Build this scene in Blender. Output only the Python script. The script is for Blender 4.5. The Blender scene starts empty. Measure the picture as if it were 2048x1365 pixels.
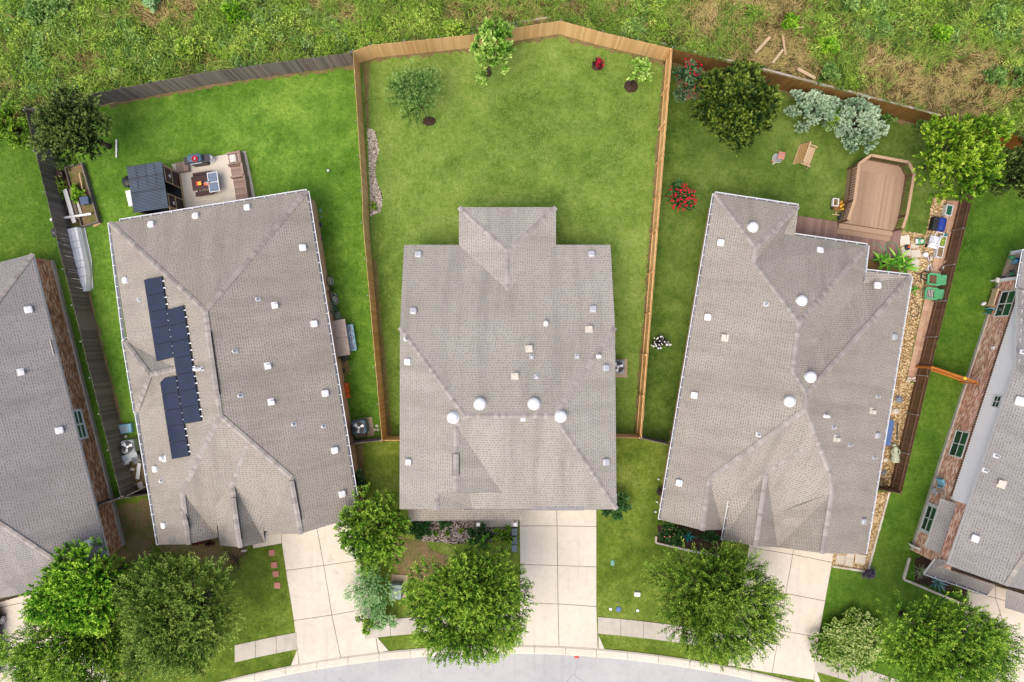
import bpy, math, random
import numpy as np
from mathutils import Vector, Matrix
R = math.radians
random.seed(7)
scn = bpy.context.scene
COL = scn.collection
H = 44.4                       # camera height above the lawns
S = 66.6 / 2048                # metres per photograph pixel on the ground

def P(px, py, h=0.0):
    k = S * (1 - h / H)
    return Vector(((px - 1024) * k, (682.5 - py) * k, h))

# ---------------------------------------------------------------- materials
class NT:
    def __init__(s, name):
        s.m = bpy.data.materials.new(name); s.m.use_nodes = True
        s.t = s.m.node_tree; s.n = s.t.nodes; s.l = s.t.links
        s.b = s.n['Principled BSDF']; s._tc = None
    def add(s, typ, **kw):
        x = s.n.new(typ)
        for k, v in kw.items():
            if k in x.inputs: x.inputs[k].default_value = v
            else: setattr(x, k, v)
        return x
    def tc(s, which='Object'):
        if not s._tc: s._tc = s.n.new('ShaderNodeTexCoord')
        return s._tc.outputs[which]
    def noise(s, scale, detail=4, rough=.55, vec=None, out=0):
        x = s.n.new('ShaderNodeTexNoise')
        x.inputs['Scale'].default_value = scale; x.inputs['Detail'].default_value = detail
        x.inputs['Roughness'].default_value = rough
        s.l.new(vec or s.tc(), x.inputs['Vector'])
        return x.outputs[out]
    def math(s, op, a, b=0.0, clamp=False):
        x = s.n.new('ShaderNodeMath'); x.operation = op; x.use_clamp = clamp
        for i, v in enumerate((a, b)):
            if isinstance(v, (int, float)): x.inputs[i].default_value = v
            else: s.l.new(v, x.inputs[i])
        return x.outputs[0]
    def mr(s, v, a, b, c=0.0, d=1.0):
        x = s.n.new('ShaderNodeMapRange'); s.l.new(v, x.inputs[0])
        for i, q in enumerate((a, b, c, d)): x.inputs[i + 1].default_value = q
        return x.outputs[0]
    def mix(s, f, a, b, blend='MIX'):
        x = s.n.new('ShaderNodeMix'); x.data_type = 'RGBA'; x.blend_type = blend
        for i, v in ((0, f), (6, a), (7, b)):
            if isinstance(v, (int, float)): x.inputs[i].default_value = v
            elif isinstance(v, (tuple, list)): x.inputs[i].default_value = (*v[:3], 1)
            else: s.l.new(v, x.inputs[i])
        return x.outputs[2]
    def ramp(s, v, stops):
        x = s.n.new('ShaderNodeValToRGB'); e = x.color_ramp.elements
        while len(e) < len(stops): e.new(.5)
        for q, (p, c) in zip(e, stops): q.position = p; q.color = (*c[:3], 1)
        s.l.new(v, x.inputs[0]); return x.outputs[0]
    def bump(s, v, strength=.4, dist=.02):
        x = s.n.new('ShaderNodeBump'); x.inputs['Strength'].default_value = strength
        x.inputs['Distance'].default_value = dist; s.l.new(v, x.inputs['Height'])
        s.l.new(x.outputs[0], s.b.inputs['Normal'])
    def tint(s):
        x = s.n.new('ShaderNodeAttribute'); x.attribute_name = 'tint'; return x.outputs['Fac']
    def col(s, c): s.l.new(c, s.b.inputs['Base Color'])
    def done(s, rough=.8, spec=.3, metal=0):
        s.b.inputs['Roughness'].default_value = rough
        s.b.inputs['Specular IOR Level'].default_value = spec
        s.b.inputs['Metallic'].default_value = metal
        return s.m

def lin(r, g, b, k=1.0):
    f = lambda c: (c / 255 / 12.92 if c / 255 <= .04045 else ((c / 255 + .055) / 1.055) ** 2.4) * k
    return (f(r), f(g), f(b))

def plain(name, c1, c2=None, rough=.7, ns=3., spec=.3, metal=0, tint=False, bump=0., bs=30., grime=.12):
    t = NT(name); c2 = c2 or tuple(x * .82 for x in c1)
    f = t.noise(ns, 5)
    if tint: f = t.math('ADD', t.math('MULTIPLY', t.tint(), .75), t.math('MULTIPLY', f, .3), True)
    else: f = t.mr(f, .3, .7)
    c = t.mix(f, c1, c2)
    if grime:
        g = t.mr(t.noise(ns * 7, 3), .45, .75, 0, grime)
        c = t.mix(g, c, tuple(x * .45 for x in c1))
    t.col(c)
    if bump: t.bump(t.noise(bs, 4), bump, .02)
    return t.done(rough, spec, metal)

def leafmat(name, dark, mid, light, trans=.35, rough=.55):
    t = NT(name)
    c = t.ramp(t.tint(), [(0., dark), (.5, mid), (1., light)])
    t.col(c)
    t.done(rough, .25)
    tr = t.n.new('ShaderNodeBsdfTranslucent'); t.l.new(c, tr.inputs[0])
    mx = t.n.new('ShaderNodeMixShader'); mx.inputs[0].default_value = trans
    t.l.new(t.b.outputs[0], mx.inputs[1]); t.l.new(tr.outputs[0], mx.inputs[2])
    t.l.new(mx.outputs[0], t.n['Material Output'].inputs[0])
    return t.m

def lawnmat(name, dark, mid, light, dry, dry_lo=.62, dry_hi=.8, seed=0.):
    t = NT(name)
    mp = t.n.new('ShaderNodeMapping'); mp.inputs['Location'].default_value = (seed * 13.7, seed * 7.1, seed)
    t.l.new(t.tc(), mp.inputs[0]); v = mp.outputs[0]
    big = t.noise(.16, 3, .5, v); med = t.noise(.8, 5, .65, v); fin = t.noise(3.6, 8, .85, v); mic = t.noise(16., 4, .8, v)
    f = t.math('ADD', t.math('MULTIPLY', big, .6), t.math('MULTIPLY', med, .7))
    f = t.math('ADD', f, t.math('MULTIPLY', fin, .95))
    f = t.math('ADD', f, t.math('MULTIPLY', mic, .6))
    f = t.mr(f, 1.14, 1.72)
    c = t.ramp(f, [(.0, dark), (.5, mid), (1., light)])
    d = t.math('ADD', t.math('MULTIPLY', t.noise(.45, 5, .65, v), .65), t.math('MULTIPLY', fin, .4))
    c = t.mix(t.mr(d, dry_lo, dry_hi, 0, .8), c, dry)
    t.col(c)
    t.bump(t.math('ADD', t.math('MULTIPLY', fin, .6), mic), .55, .05)
    return t.done(.9, .1)

def shingle(name, c1, c2, line, seed=0., rot=0.):
    """laminated shingles: rows with irregular darker tabs and a thin shadow line under each row"""
    t = NT(name); uv = t.tc('UV')
    sp = t.n.new('ShaderNodeSeparateXYZ'); t.l.new(uv, sp.inputs[0]); u, v = sp.outputs[0], sp.outputs[1]
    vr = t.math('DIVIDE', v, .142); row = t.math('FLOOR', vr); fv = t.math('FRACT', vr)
    w1 = t.add('ShaderNodeTexWhiteNoise'); w1.noise_dimensions = '1D'; t.l.new(t.math('ADD', row, seed * 17.3), w1.inputs['W'])
    uu = t.math('ADD', t.math('DIVIDE', u, .205), t.math('MULTIPLY', w1.outputs[0], 23.))
    cell = t.math('FLOOR', uu); fu = t.math('FRACT', uu)
    cb = t.n.new('ShaderNodeCombineXYZ'); t.l.new(cell, cb.inputs[0]); t.l.new(row, cb.inputs[1]); cb.inputs[2].default_value = seed
    w2 = t.add('ShaderNodeTexWhiteNoise'); w2.noise_dimensions = '3D'; t.l.new(cb.outputs[0], w2.inputs['Vector'])
    tab = t.math('GREATER_THAN', fu, t.math('ADD', t.math('MULTIPLY', w2.outputs[0], .7), .15))
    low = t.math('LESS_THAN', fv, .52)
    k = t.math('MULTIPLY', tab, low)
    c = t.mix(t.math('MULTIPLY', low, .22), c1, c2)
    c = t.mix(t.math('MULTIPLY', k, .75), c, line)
    c = t.mix(t.math('MULTIPLY', w2.outputs[0], .3), c, c2)
    big = t.noise(.25, 4, .6, uv); med = t.noise(1.6, 4, .6, uv)
    mp2 = t.n.new('ShaderNodeMapping'); mp2.inputs['Scale'].default_value = (.9, .10, 1); mp2.inputs['Location'].default_value = (seed, seed, 0)
    t.l.new(uv, mp2.inputs[0]); strk = t.noise(1., 5, .65, mp2.outputs[0])
    c = t.mix(t.mr(big, .38, .66, .0, .4), c, (c2[0] * .84, c2[1] * .80, c2[2] * .80))
    c = t.mix(t.mr(strk, .46, .70, 0, .55), c, tuple(x * .66 for x in c2))
    c = t.mix(t.mr(med, .5, .75, 0, .2), c, tuple(min(1, x * 1.12) for x in c1))
    gr = t.noise(60., 2, .7, uv)
    c = t.mix(t.mr(gr, .35, .7, .0, .15), c, tuple(x * 1.12 for x in c1))
    t.col(c)
    t.bump(t.math('ADD', t.math('ADD', t.math('MULTIPLY', fv, -.7), t.math('MULTIPLY', k, .5)), t.math('MULTIPLY', gr, .3)), .4, .012)
    return t.done(.95, .1)

def brickmat(name, cols, mortar, rh=.085, bw=.26):
    t = NT(name); uv = t.tc('UV')
    br = t.add('ShaderNodeTexBrick')
    for k, q in (('Scale', 1.), ('Mortar Size', .012), ('Mortar Smooth', .2), ('Bias', 0.), ('Brick Width', bw), ('Row Height', rh)):
        br.inputs[k].default_value = q
    br.inputs['Color1'].default_value = (0, 0, 0, 1); br.inputs['Color2'].default_value = (1, 1, 1, 1); br.inputs['Mortar'].default_value = (.5, .5, .5, 1)
    t.l.new(uv, br.inputs['Vector'])
    f = t.math('ADD', br.outputs[0], t.mr(t.noise(2.2, 3, .6, uv), .3, .7, -.25, .25))
    c = t.ramp(f, [(i / (len(cols) - 1), q) for i, q in enumerate(cols)])
    c = t.mix(br.outputs[1], c, mortar)
    t.col(c); t.bump(br.outputs[1], -.4, .01)
    return t.done(.9, .15)

MT = {}
def setup_mats():
    m = MT
    m['shA'] = shingle('shingle_taupe', lin(203, 198, 187, .61), lin(172, 166, 154, .61), lin(138, 132, 120, .61), 0)
    m['shB'] = shingle('shingle_brown', lin(201, 193, 181, .61), lin(169, 160, 147, .61), lin(132, 123, 111, .61), 3)
    m['shC'] = shingle('shingle_grey', lin(186, 182, 178, .65), lin(154, 150, 146, .65), lin(118, 114, 110, .65), 6)
    m['cap'] = plain('ridge_cap_shingle', lin(202, 194, 186, .66), lin(162, 153, 146, .66), .95, 8, .1, tint=True, bump=.3)
    m['white'] = plain('white_paint', (.72, .72, .70), (.62, .62, .60), .45, 2, .4, grime=.08)
    m['gutter'] = plain('gutter_white', (.74, .75, .76), (.62, .64, .66), .35, 3, .4, grime=.2)
    m['gshade'] = plain('gutter_shade', lin(150, 152, 156, .8), lin(96, 92, 88, .8), .8, 2.5, .2, grime=.4)  # darker grey that paints the shade inside the gutter trough
    m['vent'] = plain('vent_plastic', (.76, .76, .75), (.68, .68, .67), .4, 4, .4, grime=.05)
    m['ventg'] = plain('vent_galvanised', (.52, .53, .54), (.44, .45, .46), .4, 4, .5, .3, grime=.1)
    m['ventt'] = plain('vent_tan', (.60, .56, .47), (.5, .46, .39), .6, 4, .3)
    m['darkm'] = plain('dark_metal', (.035, .036, .04), (.06, .06, .065), .45, 4, .4, .3)
    m['steel'] = plain('steel', (.42, .44, .47), (.3, .32, .35), .35, 4, .5, .75)
    m['alu'] = plain('aluminium', (.74, .75, .77), (.60, .62, .65), .4, 3, .5, .15, grime=.2)
    m['panel'] = plain('solar_cell', lin(34, 44, 72, .7), lin(26, 36, 64, .7), .18, 1.2, .5, grime=.02)
    m['pframe'] = plain('panel_frame', (.012, .013, .016), None, .4, 3, .4)
    m['cedar'] = plain('cedar_board', lin(228, 190, 136, 1.), lin(192, 148, 96, 1.), .85, 5, .15, tint=True, bump=.25)
    m['oldw'] = plain('weathered_board', lin(136, 126, 118, 1.), lin(86, 80, 76, 1.), .95, 6, .1, tint=True, bump=.3, grime=.4)
    m['brownf'] = plain('stained_board', lin(124, 92, 48, 1.1), lin(96, 70, 36, 1.1), .8, 5, .2, tint=True, bump=.2)
    m['brownf2'] = plain('dark_stained_board', lin(116, 88, 66, 1.1), lin(88, 64, 48, 1.1), .8, 5, .2, tint=True, bump=.2)
    m['orangef'] = plain('orange_board', lin(196, 124, 56, .95), lin(166, 100, 42, .95), .8, 5, .2, tint=True, bump=.2)
    m['deckrail'] = plain('deck_rail', lin(196, 164, 132, .78), lin(176, 144, 114, .78), .75, 5, .2, tint=True)
    m['flash'] = plain('grey_flashing', lin(168, 164, 162, .7), lin(150, 146, 144, .7), .7, 3, .2)
    m['deck'] = plain('deck_board', lin(188, 160, 134, .78), lin(150, 122, 98, .76), .75, 5, .2, tint=True, bump=.2)
    m['deck2'] = plain('walkway_board', lin(164, 134, 120, .76), lin(132, 104, 92, .76), .75, 5, .2, tint=True, bump=.2)
    m['rawwood'] = plain('raw_timber', lin(226, 200, 160, .7), lin(196, 166, 122, .7), .85, 5, .15, tint=True)
    m['taupew'] = plain('taupe_slat', lin(172, 148, 132, .8), lin(134, 112, 100, .8), .8, 6, .2, tint=True, bump=.2)
    m['darkw'] = plain('dark_brown_wood', lin(92, 70, 70, .75), lin(70, 52, 52, .75), .7, 6, .2, tint=True)
    m['bark'] = plain('bark', (.12, .09, .065), (.06, .045, .032), .95, 12, .1, bump=.6)
    def paving(name, c1, c2, dirt, oil, crack, cs):
        t = NT(name)
        c = t.mix(t.mr(t.noise(.35, 5, .6), .3, .7), c1, c2)
        c = t.mix(t.mr(t.noise(2.2, 7, .75), .48, .78, 0, .45), c, dirt)
        c = t.mix(t.mr(t.noise(45., 3, .7), .5, .8, 0, .25), c, dirt)
        c = t.mix(t.mr(t.noise(.9, 3, .5), .66, .76, 0, .35), c, oil)
        mp = t.n.new('ShaderNodeMapping'); mp.inputs['Scale'].default_value = (2.6, .18, 1); t.l.new(t.tc(), mp.inputs[0])
        c = t.mix(t.mr(t.noise(1., 4, .6, mp.outputs[0]), .56, .75, 0, .18), c, oil)
        if crack:
            wv = t.n.new('ShaderNodeMix'); wv.data_type = 'VECTOR'; wv.inputs[0].default_value = .25; t.l.new(t.tc(), wv.inputs[4]); t.l.new(t.noise(1.2, 4, .6, out=1), wv.inputs[5])
            vo = t.n.new('ShaderNodeTexVoronoi'); vo.feature = 'DISTANCE_TO_EDGE'; vo.inputs['Scale'].default_value = cs; t.l.new(wv.outputs[1], vo.inputs['Vector'])
            ln = t.math('MULTIPLY', t.math('LESS_THAN', vo.outputs[0], .006 * cs * 2), t.mr(t.noise(.4, 2), .48, .6)); c = t.mix(t.math('MULTIPLY', ln, crack), c, oil)
        t.col(c); t.bump(t.noise(60, 3), .2, .01); return t.done(.9, .15)
    m['conc'] = paving('concrete', lin(234, 225, 208, .745), lin(222, 212, 194, .745), lin(190, 178, 158, .72), lin(168, 156, 138, .66), .35, .16)
    m['walk'] = paving('sidewalk_concrete', lin(216, 208, 194, .72), lin(196, 188, 174, .72), lin(160, 150, 136, .64), lin(140, 130, 116, .6), 0, .2)
    m['road'] = paving('asphalt', lin(212, 211, 209, .66), lin(196, 195, 194, .66), lin(172, 170, 174, .62), lin(150, 148, 152, .6), .55, .22)
    m['joint'] = plain('joint_dirt', (.045, .035, .028), (.08, .06, .045), .95, 9, .1)
    m['brickR'] = brickmat('brick_red', [lin(136, 70, 48, 1.1), lin(190, 112, 80, 1.1), lin(222, 160, 128, 1.1), lin(238, 210, 188, 1.1)], lin(215, 202, 186, .9))
    m['brickB'] = brickmat('brick_brown', [lin(108, 68, 46, 1.25), lin(160, 104, 70, 1.25), lin(188, 130, 90, 1.25), lin(216, 184, 154, 1.25)], lin(160, 136, 114, .9))
    m['brickT'] = brickmat('brick_tan', [lin(166, 126, 96, 1.), lin(194, 154, 122, 1.), lin(206, 172, 140, 1.)], lin(200, 182, 160, .9))
    m['siding'] = plain('white_siding', (.88, .87, .84), (.83, .82, .80), .55, 1.5, .3, grime=.05)
    m['found'] = plain('foundation_concrete', (.46, .43, .36), (.36, .33, .27), .9, 3, .2)
    m['glass'] = plain('window_glass', (.012, .03, .022), (.02, .05, .035), .06, 1, .8, grime=0)
    m['glassg'] = plain('window_glass_green', (.02, .09, .045), (.015, .06, .03), .1, 1, .8, grime=0)
    t = NT('soil'); n1 = t.noise(1.1, 6, .7); n2 = t.noise(9., 5, .75)
    c = t.mix(t.mr(n2, .3, .7), lin(158, 132, 100, .8), lin(112, 90, 66, .8))
    f = t.math('ADD', t.math('MULTIPLY', n1, .7), t.math('MULTIPLY', n2, .4))
    c = t.mix(t.mr(f, .5, .66, 0, .85), c, lin(96, 112, 44, .72)); c = t.mix(t.mr(n1, .3, .42, .4, 0), c, lin(152, 126, 88, .75))
    t.col(c); t.bump(n2, .5, .03); m['soil'] = t.done(.95, .1)
    m['mulch'] = plain('mulch', lin(86, 68, 56, .8), lin(56, 44, 38, .8), .95, 6, .1, bump=.8, bs=25, grime=.5)
    m['stone'] = plain('river_stone', lin(240, 230, 214, .85), lin(150, 124, 98, .7), .8, 4, .2, tint=True)
    m['stoneg'] = plain('tan_stone', lin(238, 216, 170, .85), lin(140, 104, 62, .7), .8, 4, .2, tint=True)
    m['gbase'] = plain('gravel_bed', lin(176, 142, 92, .7), lin(130, 98, 58, .7), .95, 8, .1, bump=.5, grime=.4)
    m['stonem'] = plain('mixed_stone', lin(222, 208, 196, .8), lin(116, 98, 90, .7), .8, 4, .2, tint=True)
    m['lime'] = plain('limestone', lin(232, 224, 208, .8), lin(200, 188, 166, .75), .9, 3, .1, tint=True, bump=.3, grime=.3)
    m['pink'] = plain('pink_paver', lin(210, 150, 132, .72), lin(190, 128, 112, .72), .9, 6, .1, tint=True)
    m['pathb'] = plain('pink_brick_path', lin(214, 180, 152, .74), lin(186, 146, 120, .74), .9, 2, .1, tint=True, grime=.25)
    m['slate'] = plain('slate_stone', lin(150, 158, 168, .7), lin(122, 130, 140, .7), .8, 3, .2)
    m['lidg'] = plain('lid_green', lin(120, 172, 150, .75), None, .6, 3, .3)
    m['lidd'] = plain('rubber_dark', lin(62, 64, 78, .75), None, .7, 6, .3)
    m['corr'] = plain('corrugated_blue_grey', lin(72, 88, 104, .75), lin(54, 66, 80, .75), .4, 1.2, .5, .3, grime=.15)
    m['red'] = plain('red_paint', lin(205, 34, 30, .8), None, .4, 3, .4)
    m['orange'] = plain('orange_plastic', lin(222, 98, 34, .8), None, .5, 3, .4)
    m['yellow'] = plain('yellow_plastic', lin(232, 190, 60, .8), None, .5, 3, .4)
    m['blue'] = plain('blue_plastic', lin(36, 62, 150, .8), None, .35, 3, .4)
    m['bluel'] = plain('light_blue_plastic', lin(128, 188, 210, .8), lin(110, 170, 196, .8), .5, 3, .4)
    m['bluet'] = plain('blue_tarp', lin(86, 118, 168, .8), None, .5, 3, .4)
    m['bluegrey'] = plain('blue_grey_top', lin(112, 128, 150, .8), None, .5, 3, .4)
    m['bluecrate'] = plain('blue_grey_crate', lin(78, 98, 126, .8), lin(60, 78, 104, .8), .5, 3, .4)
    m['greenp'] = plain('green_plastic', lin(96, 180, 122, .8), lin(80, 156, 104, .8), .5, 3, .4)
    m['dgreen'] = plain('dark_green_plastic', lin(24, 92, 70, .8), None, .5, 3, .4)
    m['teal'] = plain('teal_paint', lin(40, 140, 140, .8), None, .5, 3, .4)
    m['box'] = plain('utility_green', lin(140, 162, 152, .78), lin(120, 144, 134, .78), .5, 2, .3)
    m['acgrey'] = plain('ac_grey', lin(176, 186, 188, .75), lin(150, 160, 163, .75), .5, 3, .4, grime=.2)
    m['acblue'] = plain('ac_blue_grey', lin(96, 122, 144, .75), lin(76, 100, 120, .75), .5, 3, .4, grime=.2)
    m['fabric'] = plain('white_fabric', lin(226, 222, 212, .78), lin(206, 202, 192, .78), .9, 6, .1)
    m['palegreen'] = plain('pale_stone_figure', lin(206, 214, 186, .75), lin(180, 188, 160, .75), .8, 6, .2)
    m['tile'] = plain('stone_tile', lin(206, 188, 174, .72), lin(176, 158, 146, .72), .8, 7, .2, grime=.3)
    m['carp'] = plain('car_paint', (.035, .032, .03), (.045, .04, .038), .25, 2, .6, .3, grime=0)
    m['rubber'] = plain('tyre_rubber', (.02, .02, .02), None, .8, 6, .2)
    m['black'] = plain('black_plastic', (.018, .018, .02), None, .5, 4, .4)
    m['hoseg'] = plain('hose_green', lin(90, 170, 120, .8), None, .5, 3, .4)
    m['redfl'] = plain('red_petal', lin(204, 28, 50, .8), lin(150, 12, 36, .8), .6, 6, .2, tint=True)
    m['pinkfl'] = plain('pink_petal', lin(228, 150, 130, .85), None, .6, 6, .2)
    m['whitefl'] = plain('white_petal', (.75, .75, .73), None, .6, 6, .2)
    m['pebw'] = plain('pad_concrete', lin(206, 186, 158, .7), lin(180, 160, 134, .7), .9, 4, .1)
    m['brass'] = plain('brown_metal', lin(120, 84, 60, .7), None, .5, 4, .4)

# ---------------------------------------------------------------- mesh helper
class MB:
    def __init__(s): s.v = []; s.f = []; s.t = []; s.uv = {}
    def poly(s, pts, tint=None, uv=None):
        i = len(s.v); tt = random.random() if tint is None else tint
        s.v += [tuple(p) for p in pts]; s.t += [tt] * len(pts)
        s.f.append(tuple(range(i, i + len(pts))))
        if uv: s.uv[len(s.f) - 1] = uv
        return s
    def raw(s, v, f, tint=None):
        i = len(s.v); tt = random.random() if tint is None else tint
        s.v += [tuple(p) for p in v]; s.t += [tt] * len(v)
        s.f += [tuple(i + q for q in x) for x in f]
        return s
    def box(s, c, d, rz=0., tint=None, M=None):
        hx, hy, hz = d[0] / 2, d[1] / 2, d[2] / 2
        A = (Matrix.Translation(Vector(c)) @ Matrix.Rotation(rz, 4, 'Z')) if M is None else M @ Matrix.Translation(Vector(c))
        v = [A @ Vector((x, y, z)) for x in (-hx, hx) for y in (-hy, hy) for z in (-hz, hz)]
        return s.raw(v, [(0, 1, 3, 2), (4, 6, 7, 5), (0, 4, 5, 1), (2, 3, 7, 6), (0, 2, 6, 4), (1, 5, 7, 3)], tint)
    def bbox(s, c, d, bev=.03, rz=0., tint=None, M=None):      # box with bevelled top edges
        hx, hy, z0, z1 = d[0] / 2, d[1] / 2, -d[2] / 2, d[2] / 2
        A = (Matrix.Translation(Vector(c)) @ Matrix.Rotation(rz, 4, 'Z')) if M is None else M @ Matrix.Translation(Vector(c))
        rings = []
        for (ix, z) in ((0, z0), (0, z1 - bev), (bev * .35, z1 - bev * .3), (bev, z1)):
            a, b = hx - ix, hy - ix; k = bev
            rings.append([A @ Vector(q) for q in ((-a + k, -b, z), (a - k, -b, z), (a, -b + k, z), (a, b - k, z), (a - k, b, z), (-a + k, b, z), (-a, b - k, z), (-a, -b + k, z))])
        return s.loft(rings, True, True, tint)
    def loft(s, rings, cap0=True, cap1=True, tint=None):
        n = len(rings[0]); v = [p for r in rings for p in r]; f = []
        for k in range(len(rings) - 1):
            for i in range(n):
                j = (i + 1) % n; f.append((k * n + i, k * n + j, (k + 1) * n + j, (k + 1) * n + i))
        if cap0: f.append(tuple(reversed(range(n))))
        if cap1: f.append(tuple((len(rings) - 1) * n + i for i in range(n)))
        return s.raw(v, f, tint)
    def prism(s, pts, z0, z1, tint=None):
        pts = [Vector((p[0], p[1], 0)) for p in pts]
        ar = sum(pts[i].x * pts[(i + 1) % len(pts)].y - pts[(i + 1) % len(pts)].x * pts[i].y for i in range(len(pts)))
        if ar < 0: pts = pts[::-1]
        return s.loft([[Vector((p.x, p.y, z0)) for p in pts], [Vector((p.x, p.y, z1)) for p in pts]], True, True, tint)
    def cyl(s, a, b, r0, r1=None, n=8, tint=None):
        return s.tube([a, b], [r0, r0 if r1 is None else r1], n, tint)
    def tube(s, path, r, n=6, tint=None):
        path = [Vector(p) for p in path]; rs = r if isinstance(r, (list, tuple)) else [r] * len(path)
        rings = []; ref = None
        for i, p in enumerate(path):
            d = (path[min(i + 1, len(path) - 1)] - path[max(i - 1, 0)])
            d = d.normalized() if d.length > 1e-9 else Vector((0, 0, 1))
            if ref is None: ref = Vector((0, 0, 1)) if abs(d.z) < .9 else Vector((1, 0, 0))
            u = (ref - d * ref.dot(d)).normalized(); w = d.cross(u); ref = u
            rings.append([p + (u * math.cos(2 * math.pi * k / n) + w * math.sin(2 * math.pi * k / n)) * rs[i] for k in range(n)])
        return s.loft(rings, True, True, tint)
    def lathe(s, c, prof, n=16, M=None, tint=None):
        A = Matrix.Translation(Vector(c)) if M is None else M @ Matrix.Translation(Vector(c))
        rings = [[A @ Vector((r * math.cos(2 * math.pi * k / n), r * math.sin(2 * math.pi * k / n), z)) for k in range(n)] for r, z in prof]
        return s.loft(rings, True, True, tint)
    def ell(s, c, r, n=12, m=7, tint=None, M=None):
        prof = [(max(1e-3, math.sin(math.pi * k / m)), -math.cos(math.pi * k / m)) for k in range(m + 1)]
        A = (Matrix.Translation(Vector(c)) if M is None else M @ Matrix.Translation(Vector(c))) @ Matrix.Diagonal((*r, 1))
        return s.lathe((0, 0, 0), prof, n, A, tint)
    def torus(s, c, R_, r, n=20, M=None, tint=None):
        A = Matrix.Translation(Vector(c)) if M is None else M @ Matrix.Translation(Vector(c))
        v = []; f = []; k = 6
        for i in range(n):
            a = 2 * math.pi * i / n
            for j in range(k):
                b = 2 * math.pi * j / k
                v.append(A @ Vector(((R_ + r * math.cos(b)) * math.cos(a), (R_ + r * math.cos(b)) * math.sin(a), r * math.sin(b))))
        for i in range(n):
            for j in range(k):
                f.append((i * k + j, ((i + 1) % n) * k + j, ((i + 1) % n) * k + (j + 1) % k, i * k + (j + 1) % k))
        return s.raw(v, f, tint)
    def stone(s, c, r, flat=.6, tint=None):
        a = random.random() * 6.28; n = 6
        v = [(c[0], c[1], c[2] + r * flat)]
        rr = [r * random.uniform(.75, 1.15) for _ in range(n)]
        for k in range(n): v.append((c[0] + rr[k] * .72 * math.cos(a + k * 1.047), c[1] + rr[k] * .6 * math.sin(a + k * 1.047), c[2] + r * flat * .72))
        for k in range(n): v.append((c[0] + rr[k] * math.cos(a + k * 1.047), c[1] + rr[k] * .85 * math.sin(a + k * 1.047), c[2] - .01))
        f = [(0, 1 + k, 1 + (k + 1) % n) for k in range(n)] + [(1 + k, 7 + k, 7 + (k + 1) % n, 1 + (k + 1) % n) for k in range(n)]
        return s.raw(v, f, tint)
    def build(s, name, mat, parent=None, world=False, smooth=False):
        me = bpy.data.meshes.new(name)
        off = Vector((0, 0, 0))
        if world and parent is not None:
            q = parent
            while q is not None: off += q.location; q = q.parent
        me.from_pydata([(p[0] - off.x, p[1] - off.y, p[2] - off.z) for p in s.v], [], s.f)
        at = me.attributes.new('tint', 'FLOAT', 'POINT'); at.data.foreach_set('value', np.array(s.t, dtype=np.float32))
        if s.uv:
            ul = me.uv_layers.new(name='UVMap')
            for fi, uv in s.uv.items():
                p = me.polygons[fi]
                for li, q in zip(p.loop_indices, uv): ul.data[li].uv = q
        me.materials.append(MT[mat] if isinstance(mat, str) else mat)
        if smooth: me.polygons.foreach_set('use_smooth', [True] * len(me.polygons))
        me.update()
        o = bpy.data.objects.new(name, me); COL.objects.link(o)
        if parent is not None: o.parent = parent
        return o

def thing(name, label, cat, loc=(0, 0, 0), rz=0., group=None):
    o = bpy.data.objects.new(name, None); COL.objects.link(o); o.empty_display_size = .2
    o.location = loc; o.rotation_euler = (0, 0, rz)
    o['label'] = label; o['category'] = cat
    if group: o['group'] = group
    return o
def tag(o, label, cat, group=None, kind=None):
    o['label'] = label; o['category'] = cat
    if group: o['group'] = group
    if kind: o['kind'] = kind
    return o
def struct(name, mb, mat):
    o = mb.build(name, mat); o['kind'] = 'structure'; return o
def stuff(o, label, cat): return tag(o, label, cat, kind='stuff')
def copy_tree(o, parent=None):
    c = o.copy(); COL.objects.link(c)
    if parent is not None: c.parent = parent
    for ch in list(o.children): copy_tree(ch, c)
    return c

def inset(pts, d):
    n = len(pts); ar = sum(pts[i].x * pts[(i + 1) % n].y - pts[(i + 1) % n].x * pts[i].y for i in range(n))
    sg = 1 if ar > 0 else -1; out = []
    for i in range(n):
        a, b, c = pts[i - 1], pts[i], pts[(i + 1) % n]
        d1 = Vector((b.x - a.x, b.y - a.y)).normalized(); d2 = Vector((c.x - b.x, c.y - b.y)).normalized()
        n1 = Vector((-d1.y, d1.x)) * sg; n2 = Vector((-d2.y, d2.x)) * sg
        m = n1 + n2
        m = n1 * d if m.length < .3 else m / m.length_squared * 2 * d
        if m.length > d * 2: m = m.normalized() * d * 2
        out.append(Vector((b.x + m.x, b.y + m.y, b.z)))
    return out

class Plane:
    def __init__(s, a, b, c):
        s.p = a; s.n = (b - a).cross(c - a).normalized()
        if s.n.z < 0: s.n = -s.n
    def at(s, px, py):                           # where the sight line through a photograph pixel meets the plane
        cam = Vector((0, 0, H)); d = P(px, py, 0) - cam
        return cam + d * ((s.p - cam).dot(s.n) / d.dot(s.n))
    def mat(s, px, py, off=0.):
        q = s.at(px, py) + s.n * off
        u = Vector((0, 0, 1)).cross(s.n); u = u.normalized() if u.length > 1e-4 else Vector((1, 0, 0))
        w = s.n.cross(u)
        return Matrix(((u.x, w.x, s.n.x, q.x), (u.y, w.y, s.n.y, q.y), (u.z, w.z, s.n.z, q.z), (0, 0, 0, 1)))

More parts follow.
